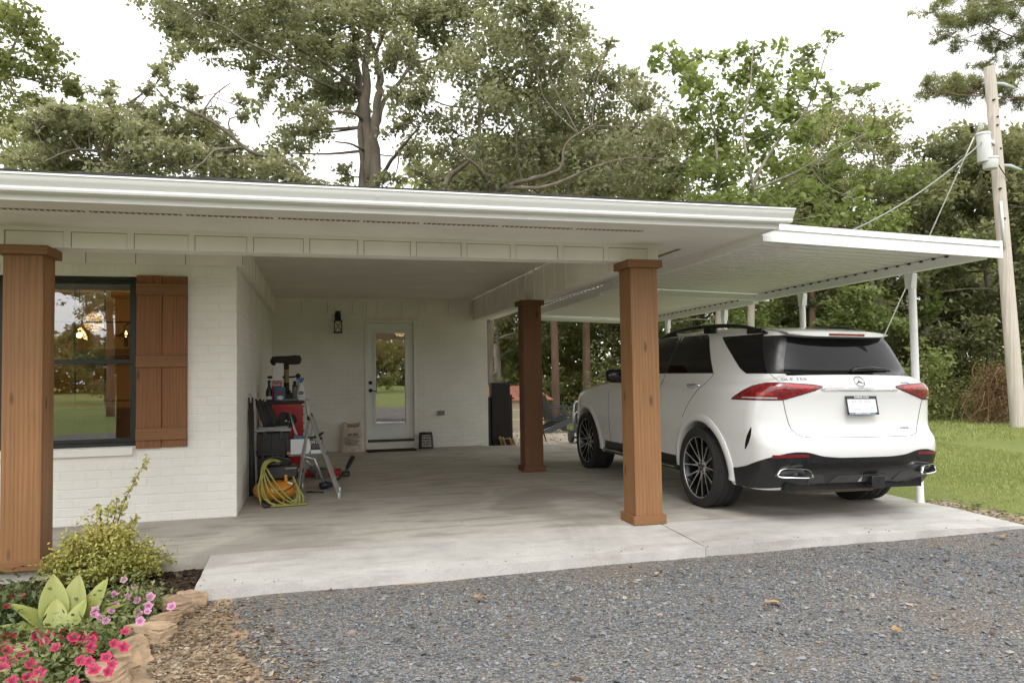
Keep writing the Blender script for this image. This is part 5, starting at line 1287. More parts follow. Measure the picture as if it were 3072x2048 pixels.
def smoothpath(P, n=8):
    out = []
    for i in range(len(P) - 1):
        p0, p1, p2, p3 = P[max(i - 1, 0)], P[i], P[i + 1], P[min(i + 2, len(P) - 1)]
        for k in range(n):
            t = k / n; out.append(.5 * ((2 * p1) + (p2 - p0) * t + (2 * p0 - 5 * p1 + 4 * p2 - p3) * t * t + (3 * p1 - p0 - 3 * p2 + p3) * t ** 3))
    return out + [P[-1]]
hs_ = empty('air_hose', (.35, .40, 0)); tag(hs_, 'yellow green air hose coiled and draped over the orange compressor', 'hose')
top = [(430, 735), (330, 725), (255, 760), (215, 830)]
ty = [.60, .55, .46, .42]
loops = [([(195, 960), (160, 1120), (185, 1280), (215, 1400), (320, 1475), (520, 1465), (720, 1435), (825, 1395), (800, 1360), (740, 1340)], [.40, .38, .37, .37, .36, .36, .37, .40, .42, .44]),
         ([(210, 980), (240, 1180), (330, 1330), (470, 1400), (620, 1395), (720, 1330), (730, 1220), (690, 1080), (650, 1010)], [.41, .39, .38, .38, .38, .39, .41, .46, .52]),
         ([(240, 960), (300, 1150), (420, 1290), (560, 1350), (680, 1320), (720, 1230), (700, 1120)], [.41, .395, .39, .39, .40, .42, .46]),
         ([(265, 940), (340, 1080), (460, 1220), (590, 1310), (680, 1290), (700, 1200)], [.415, .40, .395, .40, .41, .44]),
         ([(280, 860), (340, 960), (430, 1090), (540, 1220), (640, 1290), (700, 1240), (690, 1150)], [.42, .41, .405, .40, .41, .43, .46]),
         ([(225, 920), (205, 1080), (230, 1240), (330, 1330), (480, 1370), (640, 1350)], [.405, .385, .38, .38, .385, .39])]
for k_, (lp, ly) in enumerate(loops):
    P_ = hosep([(a + 7 * k_, b + 4 * k_) for a, b in top] + lp, [y - .006 * k_ for y in ty] + ly)
    for p in P_: p.z = max(p.z, .016)
    part('hose_loop', M_hose, hs_, lambda m: m.tube([p - hs_.location for p in smoothpath(P_, 6)], .0092, 8), smooth=True)
P_ = hosep([(215, 1330), (250, 1390), (330, 1450)], [.355, .35, .345])
for p in P_: p.z = max(p.z, .02)
part('hose_end', M_blk, hs_, lambda m: m.tube([p - hs_.location for p in P_], [.017, .019, .012], 8), smooth=True)
P_ = hosep([(640, 960), (720, 1130), (780, 1250), (770, 1340), (700, 1370)], [.50, .46, .44, .43, .42])
part('hose_loop', M_hose, hs_, lambda m: m.tube([p - hs_.location for p in smoothpath(P_, 5)], .0092, 8), smooth=True)
# --- string trimmer, tray, rod
st = empty('string_trimmer', (.82, 1.36, 0)); tag(st, 'black string trimmer lying on the slab behind the ladder foot', 'trimmer')
part('motor_head', pm('navy_plastic', (.015, .02, .05), .35, var=.2), st, lambda m: m.tube([(-.06, 0, .045), (.0, .02, .055), (.08, .05, .05)], [.035, .045, .025], 12), smooth=True)
part('shaft', M_blk, st, lambda m: m.tube([(.06, .04, .05), (.20, .60, .07), (.29, 1.15, .09)], .013, 8), smooth=True)
part('handle', M_blk, st, lambda m: m.tube([(.28, 1.12, .09), (.32, 1.32, .13), (.37, 1.42, .20)], [.02, .03, .035], 10), smooth=True)
part('guard', M_blk, st, lambda m: m.box(.20, .30, .62, .72, .05, .12), bevel=.02)
tr = empty('tool_tray', (.80, 2.62, 0)); tag(tr, 'low red tray heaped with small tools under the ladder', 'tool tray')
part('tray_shell', M_red, tr, lambda m: (m.box(-.22, .24, -.12, .14, .0, .03), m.box(-.22, .24, -.12, -.105, .03, .07), m.box(-.22, .24, .125, .14, .03, .07), m.box(-.22, -.205, -.105, .125, .03, .07), m.box(.225, .24, -.105, .125, .03, .07)), bevel=.006)
for i in range(12):
    a = rnd.uniform(0, 3.1); x0, y0 = rnd.uniform(-.16, .18), rnd.uniform(-.07, .09); l_ = rnd.uniform(.05, .10)
    part('small_tool', rnd.choice([M_alum, M_blk, M_red, M_gry]), tr, lambda m: m.tube([(x0 - l_ * math.cos(a) / 2, y0 - .3 * l_ * math.sin(a), .05 + .012 * (i % 4)), (x0 + l_ * math.cos(a) / 2, y0 + .3 * l_ * math.sin(a), .06 + .012 * (i % 4))], rnd.uniform(.006, .013), 6))
tag(part('battery_case', pm('dusty_grey_plastic', (.11, .11, .105), .6, var=.2), None, lambda m: (m.box(.70, .86, 2.28, 2.42, 0, .11), m.box(.73, .83, 2.30, 2.40, .11, .125)), bevel=.008), 'small dusty grey case on the slab in front of the red tray', 'case')
tag(part('black_rod', M_blk, None, lambda m: m.tube([(.607, 1.20, .010), (.66, 1.19, .011), (.80, 1.14, .010)], [.008, .011, .007], 8), smooth=True), 'short black rod lying alone on the slab left of the ladder foot', 'rod')
# --- sacks by the door, door mat
def sack(name, x0, x1, y, h, d, mat, label, seed, lean=.10, sag=.0):
    e = empty(name, ((x0 + x1) / 2, y, 0)); tag(e, label, 'sack'); w = (x1 - x0) / 2; n, m_ = 14, 16; r = random.Random(seed); V = []; F = []
    for j in range(m_ + 1):
        t = j / m_
        for i in range(2 * n):
            a = 2 * math.pi * i / (2 * n); c, s = math.cos(a), math.sin(a); p = .62 if t < .8 else .75
            ww = w * (1.0 - .17 * t ** 2 + .05 * math.sin(math.pi * t) + .03 * math.sin(7 * t + seed)); dd = d * (1.0 - .25 * t) * (1 if t < .9 else 1 - 2.2 * (t - .9))
            x = math.copysign(abs(c) ** p, c) * ww; yy = math.copysign(abs(s) ** .7, s) * dd
            nz = mnoise(Vector((x * 9, t * 5, seed + s))) + .5 * mnoise(Vector((x * 22, t * 11, seed - s)))
            V.append((x * (1 + .03 * nz), yy + .020 * nz + lean * t * h, h * t * (1 + .03 * nz * (t > .8)) - sag * (abs(c) < .5) * (t > .85) * (t - .85) / .15 * (1 if s < 0 else .2)))
    N = 2 * n
    for j in range(m_):
        for i in range(N): F.append((j * N + i, j * N + (i + 1) % N, (j + 1) * N + (i + 1) % N, (j + 1) * N + i))
    F.append(tuple(range(N))[::-1])
    m = MB(); m._add(V, F); part_ = m.build('sack_body', mat, e, smooth=60); return e
M_sack = pm('worn_paper_sack', (.60, .53, .45), .85, var=.16, vs=9, bump=.5, bs=45, dirt=.4)
s1 = sack('open_sack', 1.118, 1.515, 5.53, .50, .085, M_sack, 'tall open paper sack slumped against the wall left of the door', 3, .10, .11)
part('inside', M_card, s1, lambda m: m.at((0, .045, .425), (0, 0, 0), (1, .5, 1)).lathe([(.145, 0), (.145, .004)], 16))
for i, z in enumerate((.25, .225, .20, .18, .16, .14, .115)): part('print_line', pm('brown_print', (.22, .19, .15), .8), s1, lambda m: m.at((0, -.090 + .095 * z, 0)).box(-.13, .13 - .03 * (i % 3), -.006, .0, z, z + .007))
text('GRUBEL', .062, pm('dark_print', (.06, .05, .04), .8), s1, 'print', (0, -.068, .292), (math.pi / 2 - .08, 0, 0), .0015, sx=.85, bold=.001)
s2 = sack('small_sack', 2.445, 2.70, 5.56, .28, .06, pm('black_film_sack', (.022, .02, .018), .5, var=.4, vs=12, bump=.5, bs=40), 'small black and white sack standing right of the door step', 8, .12)
part('printed_panel', pm('mottled_print', (.36, .33, .28), .6, var=.5, vs=30), s2, lambda m: m.prism([(-.085, .04), (.085, .035), (.07, .24), (-.08, .245)], -.068, -.060))
for i in range(4): part('print_line', M_blk2, s2, lambda m: m.box(-.07, .065, -.0695, -.0675, .07 + .045 * i, .085 + .045 * i))
tag(part('door_mat', pm('dark_coir', (.045, .032, .022), .95, var=.4, vs=40, bump=.8, bs=150, spec=.1), None, lambda m: m.box(1.545, 2.375, 5.27, 5.62, .0015, .016), bevel=.004), 'dark brown door mat lying in front of the door step', 'mat')
# --- small litter by the front carport post
tag(part('orange_tool', M_orange, None, lambda m: (m.box(6.30, 6.36, -.62, -.52, -.05, .05), m.tube([(6.33, -.57, .05), (6.36, -.57, .13)], .01, 6)), bevel=.004), 'small orange tool standing by the rear car tyre', 'tool')
# ================================================================ YARD THINGS
M_shedroof = pm('red_metal_roof', (.42, .17, .12), .5, var=.1, vs=2, dirt=.2); M_block = pm('tan_block_wall', (.50, .43, .31), .85, var=.12, vs=2, bump=.3, bs=40)
sh = empty('pump_shed', (5.6, 11.8, -.16)); tag(sh, 'low tan shed with a red hipped roof beyond the carport', 'shed')
part('wall', M_block, sh, lambda m: m.box(-1.0, .85, -.70, .8, 0, .76), bevel=.01)
for z in (.25, .50): part('course_joint', M_joint, sh, lambda m: m.box(-1.0, .85, -.703, -.7005, z - .006, z + .006))
def hip(m):
    m._add([(-1.25, -.85, .755), (1.06, -.85, .755), (1.06, .95, .755), (-1.25, .95, .755), (-.5, .05, 1.10), (.72, .05, 1.10), (-1.25, -.85, .735), (1.06, -.85, .735), (1.06, .95, .735), (-1.25, .95, .735)],
           [(0, 1, 5, 4), (1, 2, 5), (2, 3, 4, 5), (3, 0, 4), (6, 9, 8, 7), (0, 6, 7, 1), (1, 7, 8, 2), (2, 8, 9, 3), (3, 9, 6, 0)])
part('roof', M_shedroof, sh, hip)
for i in range(10): part('roof_rib', M_shedroof, sh, lambda m: m.bar((-1.0 + .2 * i, -.85, .762), (max(-.5, min(.7, -1.0 + .2 * i)), .04, 1.104), .02, .014))
# --- tall black cabinet at the end of the rear wall
bc = empty('black_cabinet', (4.02, 6.10, -.11)); tag(bc, 'tall flat black cabinet standing just past the rear brick wall', 'cabinet')
part('cabinet_body', M_iron, bc, lambda m: m.box(-.15, .20, -.10, .14, .0, 1.225), bevel=.012)
part('side_door', M_blk, bc, lambda m: m.box(.205, .245, -.08, .10, .05, 1.0), bevel=.008)
part('rear_box', M_blk, bc, lambda m: m.box(-.26, -.155, -.06, .14, 0, .96), bevel=.01)
part('handle', M_iron, bc, lambda m: m.tube([(.245, -.02, .93), (.29, -.03, .93)], .014, 8), smooth=True)
part('drip_tray', M_gry, bc, lambda m: m.box(-.05, .17, -.16, -.105, .18, .20), bevel=.004)
M_kind = wood('split_kindling', (.50, .30, .13), 'z', .6, .8)
for i, (x, tilt) in enumerate(((4.00, .30), (4.06, .42), (4.18, .50), (4.23, .62))):
    tag(part('kindling_stick', M_kind, None, lambda m: m.box(-.016, .016, -.02, .02, 0, .24), bevel=.003, loc=(x + .05, 5.93 - .03 * i, -.10), rot=(.15, -tilt, .2 * i)), ['leftmost', 'second', 'third', 'rightmost'][i] + ' pale kindling stick leaning against the foot of the black cabinet', 'stick', 'kindling by the cabinet')
# --- adirondack chair
M_chairp = pm('black_chair_plastic', (.030, .034, .038), .5, var=.15)
ad = empty('adirondack_chair', (6.42, 9.55, -.14), 0.18); tag(ad, 'black slatted adirondack chair in front of the red roofed shed', 'chair')
for i in range(5): part('back_slat', M_chairp, ad, lambda m: m.bar((-.34, -.22 + .11 * i, .30), (-.62, -.27 + .135 * i, .98 - .035 * abs(i - 2)), .10, .022, (1, 0, .4)), bevel=.004)
for i in range(5): part('seat_slat', M_chairp, ad, lambda m: m.bar((-.30 + .125 * i, -.27, .30 + .028 * i), (-.30 + .125 * i, .27, .30 + .028 * i), .11, .022), bevel=.004)
for sy in (-1, 1):
    part('arm', M_chairp, ad, lambda m: m.bar((-.52, sy * .34, .60), (.30, sy * .34, .62), .13, .024), bevel=.006)
    part('front_leg', M_chairp, ad, lambda m: m.bar((.22, sy * .30, 0), (.22, sy * .30, .60), .03, .12, (1, 0, 0)), bevel=.004)
    part('rear_leg', M_chairp, ad, lambda m: m.bar((-.62, sy * .27, .02), (.26, sy * .27, .36), .03, .13), bevel=.004)
# --- folding chair, mostly behind the middle cedar post
fc = empty('folding_chair', (5.15, 7.3, -.13)); tag(fc, 'thin black folding chair half hidden behind the darker cedar post', 'chair')
for a, b in (((.16, 0, 0), (-.10, 0, .85)), ((-.22, 0, 0), (.10, 0, .46)), ((.16, .38, 0), (-.10, .38, .85)), ((-.22, .38, 0), (.10, .38, .46))): part('leg', M_iron, fc, lambda m: m.tube([a, b], .014, 8), smooth=True)
part('seat', M_iron, fc, lambda m: m.box(-.20, .14, .0, .38, .43, .455), bevel=.008); part('backrest', M_iron, fc, lambda m: m.bar((-.09, .0, .76), (-.09, .38, .76), .02, .17), bevel=.008)
# --- pressure washer
pw = empty('pressure_washer', (5.93, 6.78, -.13)); tag(pw, 'pressure washer with a red engine and grey handle in front of the car', 'pressure washer')
M_tubeg = pm('light_grey_tube', (.42, .43, .44), .4, var=.08)
part('handle', M_tubeg, pw, lambda m: m.tube([(-.20, .0, .08), (-.20, -.0, .55), (-.17, .0, .78), (-.12, .0, .83), (.12, .0, .83), (.17, .0, .78), (.20, 0, .55), (.20, 0, .08)], .017, 10), smooth=True)
part('hood_frame', M_tubeg, pw, lambda m: m.tube([(-.21, -.04, .40), (-.19, -.05, .58), (-.14, -.05, .62), (.14, -.05, .62), (.19, -.05, .58), (.21, -.04, .40)], .016, 8), smooth=True)
hp = part('hose_panel', M_blk, pw, lambda m: (m.box(-.16, .16, -.03, .02, .62, .80), m.box(-.16, .16, -.06, .02, .42, .60)), bevel=.012)
part('badge', M_wht, hp, lambda m: (m.box(-.13, -.06, -.064, -.061, .50, .54), m.box(-.05, .10, -.064, -.061, .505, .535)))
part('engine', pm('red_engine', (.45, .02, .04), .4, var=.15, vs=10), pw, lambda m: (m.at((.10, -.10, .24), (math.pi / 2, 0, 0)).lathe([(.06, -.10), (.13, -.08), (.14, .05), (.09, .10)], 20)), smooth=40)
part('fuel_tank', M_wht, pw, lambda m: m.box(-.02, .20, -.16, .05, .36, .42), bevel=.02)
part('pump', pm('dark_green_metal', (.012, .03, .028), .4, var=.2), pw, lambda m: m.box(-.15, -.03, -.16, .02, .13, .36), bevel=.03)
part('air_filter', M_blk, pw, lambda m: m.at((-.10, -.10, .40)).lathe([(.06, -.02), (.075, 0), (.07, .03)], 16), smooth=40)
part('base_frame', M_iron, pw, lambda m: (m.box(-.18, .22, -.16, .10, .09, .12), m.box(.06, .09, -.14, -.11, 0, .09)), bevel=.006)
for sx in (-1, 1): part('wheel', M_blk, pw, lambda m: m.at((sx * .25, .02, .125), (0, math.pi / 2, 0)).lathe([(.06, -.035), (.115, -.033), (.125, -.02), (.125, .02), (.115, .033), (.06, .035)], 22), smooth=35)
part('hose', M_tubeg, pw, lambda m: m.tube([(-.10, -.16, .18), (-.11, -.2, .06), (-.05, -.22, .02), (-.03, -.2, .10)], .012, 8), smooth=True)
# ================================================================ UTILITY POLE
M_pole = wood('grey_pole_wood', (.60, .535, .475), 'z', .74, .85, .8, False)
M_trans = pm('pale_grey_enamel', (.62, .63, .64), .45, var=.06, vs=3)
B = Vector((16.51, 6.33, -.3)); T = Vector((16.16, 6.33 + .05, 8.33))
up_ = empty('utility_pole', B); tag(up_, 'weathered wooden utility pole with a transformer at the lawn edge', 'utility pole')
part('pole', M_pole, up_, lambda m: m.tube([Vector((0, 0, 0)), (T - B) * .3, (T - B) * .7, T - B], [.165, .155, .135, .118], 20), smooth=40)
def onpole(z): return (T - B) * ((z - B.z) / (T.z - B.z))
c1 = px(2952, 440, 'y', 6.0) - B
tf = part('transformer', M_trans, up_, lambda m: m.at((c1.x, c1.y, c1.z - .36), sc=(.82, .82, .88)).lathe([(.165, 0), (.175, .02), (.175, .70), (.19, .71), (.19, .74), (.16, .77), (.05, .79)], 24), smooth=35)
part('bushing', M_trans, tf, lambda m: m.at((c1.x - .07, c1.y, c1.z + .40)).lathe([(.05, 0), (.07, .03), (.045, .05), (.07, .08), (.045, .10), (.06, .13), (.05, .20), (.02, .22)], 14), smooth=30)
part('arrester', M_iron, tf, lambda m: m.at((c1.x - .30, c1.y, c1.z + .30), (0, -.2, 0)).lathe([(.03, 0), (.055, .03), (.03, .05), (.055, .08), (.03, .10), (.05, .13), (.02, .16)], 12), smooth=30)
part('hanger', M_trans, tf, lambda m: m.bar((c1.x, c1.y, c1.z + .22), onpole(c1.z + B.z + .22), .05, .08))
c2 = px(2971, 488, 'y', 5.95) - B
part('lower_canister', M_trans, up_, lambda m: m.at((c2.x, c2.y, c2.z - .15)).lathe([(.135, 0), (.155, .03), (.16, .22), (.175, .23), (.175, .27), (.06, .29), (.06, .46), (.075, .47), (.075, .49)], 22), smooth=35)
part('conduit', M_trans, up_, lambda m: m.tube([onpole(5.1) + Vector((-.12, -.12, 0)), onpole(4.0) + Vector((-.13, -.13, 0))], .03, 8), smooth=True)
for z, s in ((7.95, 1), (6.0, 1)):
    q = onpole(z); part('insulator', pm('pale_blue_polymer', (.40, .45, .46), .5, var=.1), up_, lambda m: m.tube([q, q + Vector((.26, -.1, -.04)), q + Vector((.48, -.2, -.16))], [.03, .045, .03], 10), smooth=True)
q = T - B; part('cutout_fuse', M_trans, up_, lambda m: (m.at((q.x + .22, q.y - .1, q.z - .02)).lathe([(.045, 0), (.065, .03), (.05, .05), (.065, .36), (.04, .38)], 14), m.at().bar(q - Vector((0, 0, .1)), q + Vector((.22, -.1, .03)), .03, .03)), smooth=35)
for z, a in ((7.5, 0), (6.9, .5), (6.35, 1), (5.4, -.4), (4.7, .3), (7.1, .8)): part('bolt', M_iron, up_, lambda m: m.at(onpole(z) + Vector((-.08 + .07 * a, -.12, 0)), (math.pi / 2, 0, 0)).lathe([(.022, -.03), (.022, .03)], 8))
def wire(name, a, b, sag, r, mat, label):
    a, b = Vector(a), Vector(b); pts = [a.lerp(b, t) - Vector((0, 0, sag * 4 * t * (1 - t))) for t in np.linspace(0, 1, 18)]
    tag(part(name, mat, None, lambda m: m.tube(pts, r, 6), smooth=True), label, 'wire')
M_wire = pm('grey_wire', (.30, .30, .30), .5, var=.1, metal=.3)
M_guy = pm('pale_guy_cable', (.60, .60, .58), .45, var=.08)
pa = onpole(6.45) + B; wire('guy_wire', onpole(7.2) + B, px(2925, 405, 'y', 5.2), 0, .006, M_wire, 'thin wire running from the pole top to the transformer')
ga = px(2922, 412, 'y', 5.6); gb = px(2537, 1262, 'z', -.15)
wire('guy_cable', ga, gb, 0, .014, M_guy, 'pale guy cable slanting from the transformer down to the lawn')
sa = c2 + B + Vector((-.1, 0, .55)); sbp_ = px(2480, 722, 'y', 5.6)
wire('service_cable', sa, sbp_, .25, .016, M_wire, 'twisted service cable running from the pole to the carport roof')
wire('pole_lead', sa, onpole(5.7) + B + Vector((.2, -.12, -.1)), .1, .012, M_iron, 'short black cable looping round the pole below the transformer')
tag(part('fence_stake', wood('old_stake', (.24, .14, .09), 'z', .6, .9), None, lambda m: m.prism([(-.05, 0), (.05, 0), (.045, 1.0), (0, 1.06), (-.045, 1.0)], -.05, .05), loc=(15.3, 8.4, -.15), bevel=.006), 'short brown wooden stake at the edge of the woods', 'stake')
# ================================================================ TREES
M_bark = pm('grey_bark', (.17, .145, .115), .95, var=.35, vs=6, bump=.9, bs=28, spec=.1, sc3=(1, 1, .25))
M_bark2 = pm('pale_bark', (.27, .245, .20), .95, var=.3, vs=5, bump=.7, bs=30, spec=.1, sc3=(1, 1, .3))
M_pbark = pm('pine_bark', (.17, .115, .085), .95, var=.3, vs=6, bump=.9, bs=22, spec=.1, sc3=(1, 1, .3))
def leaf_mesh(name, C, size, mat, seed, aspect=.58, jit=.3, up=.35, tone=None, lobes=False):
    "one mesh of leaf-shaped quads: C (n,3) leaf positions"
    r = np.random.default_rng(seed); n = len(C)
    N = r.normal(0, 1, (n, 3)); N[:, 2] = np.abs(N[:, 2]) + up; N /= np.linalg.norm(N, axis=1)[:, None]
    A = r.normal(0, 1, (n, 3)); A[:, 2] -= .35; A -= (A * N).sum(1)[:, None] * N; A /= np.linalg.norm(A, axis=1)[:, None] + 1e-9
    Bv = np.cross(N, A); L = size * r.uniform(1 - jit, 1 + jit, n); W = L * aspect
    L_, W_ = L[:, None], W[:, None]
    if lobes:   # pointed-lobed leaf of two quads along the midrib
        P = [C, C + A * L_ * .35 + Bv * W_ * .55 + N * W_ * .10, C + A * L_ * .62 + Bv * W_ * .22, C + A * L_ * 1.0, C + A * L_ * .62 - Bv * W_ * .22, C + A * L_ * .35 - Bv * W_ * .55 + N * W_ * .10]
        V = np.stack(P, 1).reshape(-1, 3); i = np.arange(n)[:, None] * 6
        F = np.concatenate([i + np.array([[0, 1, 2, 3]]), i + np.array([[0, 3, 4, 5]])]); k = 6
    else:
        P = [C, C + A * L_ * .45 + Bv * W_ * .5 + N * W_ * .08, C + A * L_, C + A * L_ * .45 - Bv * W_ * .5 + N * W_ * .08]
        V = np.stack(P, 1).reshape(-1, 3); F = np.arange(4 * n).reshape(-1, 4); k = 4
    t = np.clip(r.normal(.5, .22, n), 0, 1) if tone is None else np.clip(tone + r.normal(0, .16, n), 0, 1)
    return np_mesh(name, V, F, mat, np.repeat(t, k))
def clump_points(r, c, rad, n, sub=9):
    "leaf positions gathered on small twig-ends inside an ellipsoid"
    tw = r.normal(0, .48, (sub, 3)) * rad + c
    p = tw[r.integers(0, sub, n)] + r.normal(0, .20, (n, 3)) * rad
    return p
def polyline_pts(lines, step=.25):
    out = []
    for P, R in lines:
        for a, b, ra, rb in zip(P, P[1:], R, R[1:]):
            k = max(1, int((b - a).length / step))
            for i in range(k): out.append((a.lerp(b, i / k), ra + (rb - ra) * i / k))
    return out
def photo_tree(name, label, base, limbs, blobs, depth, dvar, leaf, lmat, bmat, dens, seed, group='trees beyond the house', lobes=False, needles=False, tonebias=0.0):
    "limbs: lists of (photo x, y, depth offset, radius); blobs: (photo x, y, rx, ry) foliage masses, set at the tree's real distance"
    rr = random.Random(seed); r = np.random.default_rng(seed)
    e = empty(name, base); tag(e, label, 'tree', group)
    lines = []; wood_ = MB()
    for L in limbs:
        P = [pd(u, v, depth + d) if not isinstance(u, Vector) else u for (u, v, d, q) in L]; R = [q * (.70 if q > .11 else .48) for (_, _, _, q) in L]
        Q = smoothpath(P, 5); R2 = list(np.interp(np.linspace(0, len(R) - 1, len(Q)), range(len(R)), R))
        Q = [q + Vector((rr.uniform(-1, 1), rr.uniform(-1, 1), rr.uniform(-1, 1))) * R2[i] * .35 for i, q in enumerate(Q)]
        lines.append((Q, R2)); wood_.tube([q - e.location for q in Q], R2, 9)
    pts = polyline_pts(lines); arr = np.array([p[0] for p in pts]); C = []; tone = []
    for (u, v, rx, ry) in blobs:
        d = depth + rr.uniform(-dvar, dvar); c = pd(u, v, d); k = d / FPX
        rad = np.array([rx * k, (rx + ry) * .5 * k, ry * k]) * 1.12; n = int(dens * (rx * ry) * k * k * 1e0)
        cc = np.array(c); pz = clump_points(r, cc, rad, n, max(6, int(n / 38)))
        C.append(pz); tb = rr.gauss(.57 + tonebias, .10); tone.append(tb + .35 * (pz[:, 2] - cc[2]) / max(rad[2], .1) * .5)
        j = int(np.argmin(((arr - cc) ** 2).sum(1) + 1.2 * np.maximum(0, arr[:, 2] - cc[2]) ** 2)); a, ra = pts[j]
        r0 = min(ra * .6, .02 + .012 * (c - a).length); mid = a.lerp(c, .5) + Vector((rr.uniform(-.2, .2), rr.uniform(-.2, .2), rr.uniform(-.15, .1)))
        wood_.tube([q - e.location for q in smoothpath([a, mid, c], 3)], list(np.linspace(r0, .010, 7)), 5, False)
        for q in range(9):
            w = Vector(pz[rr.randrange(len(pz))]) if len(pz) else c; s_ = mid.lerp(c, rr.uniform(.4, 1))
            wood_.tube([s_ - e.location, s_.lerp(w, .5) + Vector((0, 0, rr.uniform(-.05, .05))) - e.location, w - e.location], [.008, .006, .003], 4, False)
    wood_.build('trunk', bmat, e, smooth=60, fix=False)
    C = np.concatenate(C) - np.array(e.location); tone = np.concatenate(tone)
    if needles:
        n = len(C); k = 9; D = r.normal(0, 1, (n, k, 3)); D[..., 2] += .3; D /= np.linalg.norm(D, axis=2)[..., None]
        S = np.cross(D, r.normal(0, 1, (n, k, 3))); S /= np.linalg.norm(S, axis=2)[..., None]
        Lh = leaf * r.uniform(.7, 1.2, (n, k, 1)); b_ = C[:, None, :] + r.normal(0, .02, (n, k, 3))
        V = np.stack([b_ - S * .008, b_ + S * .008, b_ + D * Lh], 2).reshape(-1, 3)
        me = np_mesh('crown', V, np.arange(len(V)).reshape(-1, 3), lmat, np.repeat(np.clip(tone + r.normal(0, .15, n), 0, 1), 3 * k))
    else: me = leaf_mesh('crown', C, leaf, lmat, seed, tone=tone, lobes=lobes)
    link('crown', me, None, e)
    return e
M_oak = leafmat('oak_leaves', (.145, .162, .090), (.42, .42, .265), .54, .40)
M_dark = leafmat('dark_tree_leaves', (.092, .118, .038), (.35, .36, .14), .52)
M_bright = leafmat('bright_green_leaves', (.105, .14, .040), (.34, .40, .145), .55)
M_far = leafmat('far_tree_leaves', (.12, .138, .068), (.39, .395, .215), .54, .40)
M_pine = leafmat('pine_needles', (.12, .138, .055), (.36, .37, .175), .48)
G = lambda u, depth: (lambda q: Vector((q.x, q.y, -.2)))(pd(u, 1100, depth))
# --- big oak with three stems behind the roof
oak_limbs = [
 [(1085, 1150, 0, .26), (1095, 700, 0, .24), (1092, 560, 0, .20), (1088, 380, 0, .17), (1078, 260, 0, .14), (1062, 120, .2, .11), (1050, -80, .3, .07)],
 [(1110, 1150, 0, .26), (1112, 620, 0, .22), (1108, 480, -.2, .18), (1100, 330, -.3, .16), (1098, 200, -.4, .12), (1110, 60, -.5, .08), (1130, -120, -.6, .05)],
 [(1115, 1150, -.2, .24), (1126, 620, -.2, .19), (1120, 420, -.3, .16), (1132, 320, -.4, .13), (1140, 240, -.4, .12), (1124, 160, -.5, .10), (1090, 60, -.6, .06), (1060, -40, -.7, .04)],
 [(1126, 165, -.5, .09), (1155, 90, -.4, .07), (1180, 10, -.3, .05), (1190, -60, -.2, .03)],
 [(1095, 290, 0, .10), (1050, 250, -.4, .09), (960, 180, -1.0, .07), (880, 135, -1.4, .06), (835, 50, -1.8, .04), (790, 0, -2, .03)],
 [(1010, 270, -.5, .08), (920, 225, -1.2, .07), (820, 165, -1.8, .055), (735, 125, -2.2, .045), (660, 75, -2.6, .03), (600, 60, -2.8, .02)],
 [(1128, 370, -.3, .12), (1155, 300, .2, .10), (1200, 245, .5, .09), (1235, 200, .8, .08), (1300, 175, 1.2, .05), (1390, 150, 1.5, .03)],
 [(1140, 535, 0, .10), (1175, 480, -.5, .085), (1215, 430, -1, .06), (1260, 380, -1.4, .035)],
 [(1098, 380, 0, .10), (1070, 345, -.6, .08), (1010, 335, -1.2, .05), (940, 350, -1.6, .03)],
 [(1100, 460, 0, .07), (1060, 435, -.8, .05), (1005, 425, -1.2, .03)],
 [(1232, 210, .8, .07), (1250, 130, .6, .05), (1270, 40, .4, .04), (1340, 30, .2, .03)]]
oak_blobs = [(470, -20, 60, 50), (500, 70, 50, 40), (590, 30, 70, 50), (740, 90, 70, 50), (850, 20, 80, 50), (920, 120, 70, 50), (1080, 100, 60, 60), (1180, 120, 60, 60), (1120, 10, 70, 50), (1330, 40, 60, 60), (1360, 160, 60, 50), (760, 190, 50, 40), (960, 400, 50, 40), (880, 300, 50, 35), (700, 110, 60, 30), (530, 40, 70, 45), (620, 90, 90, 60), (700, 30, 100, 60), (560, 110, 60, 40), (650, 150, 80, 25), (520, 150, 40, 20), (500, -40, 80, 50), (640, -50, 100, 50), (800, 10, 90, 50), (790, 110, 80, 60), (870, 70, 80, 70), (900, 180, 90, 55), (840, 235, 60, 35), (790, 275, 35, 40), (960, 50, 90, 80), (980, 150, 70, 60), (950, 265, 70, 50), (1000, 330, 60, 50), (930, 345, 55, 30), (900, 405, 60, 45), (860, 460, 80, 45), (1015, 250, 50, 60), (1060, 20, 80, 60), (1150, 40, 80, 70), (1240, 50, 80, 70), (1220, 150, 60, 50), (1310, 110, 70, 60), (1050, 170, 50, 50), (1160, 180, 45, 60), (1190, 300, 40, 40), (1060, 300, 35, 40), (1250, 290, 50, 40), (1210, 370, 50, 40), (820, -60, 110, 50), (1000, -60, 120, 50), (1200, -60, 120, 50), (1290, 220, 50, 40), (1040, 520, 50, 25), (1180, 540, 60, 30), (1240, 460, 60, 45)]
photo_tree('oak_tree', 'big oak with three grey stems rising above the middle of the roof', G(1105, 17), oak_limbs, oak_blobs, 17, 2.2, .125, M_oak, M_bark, 2700, 11, lobes=True)
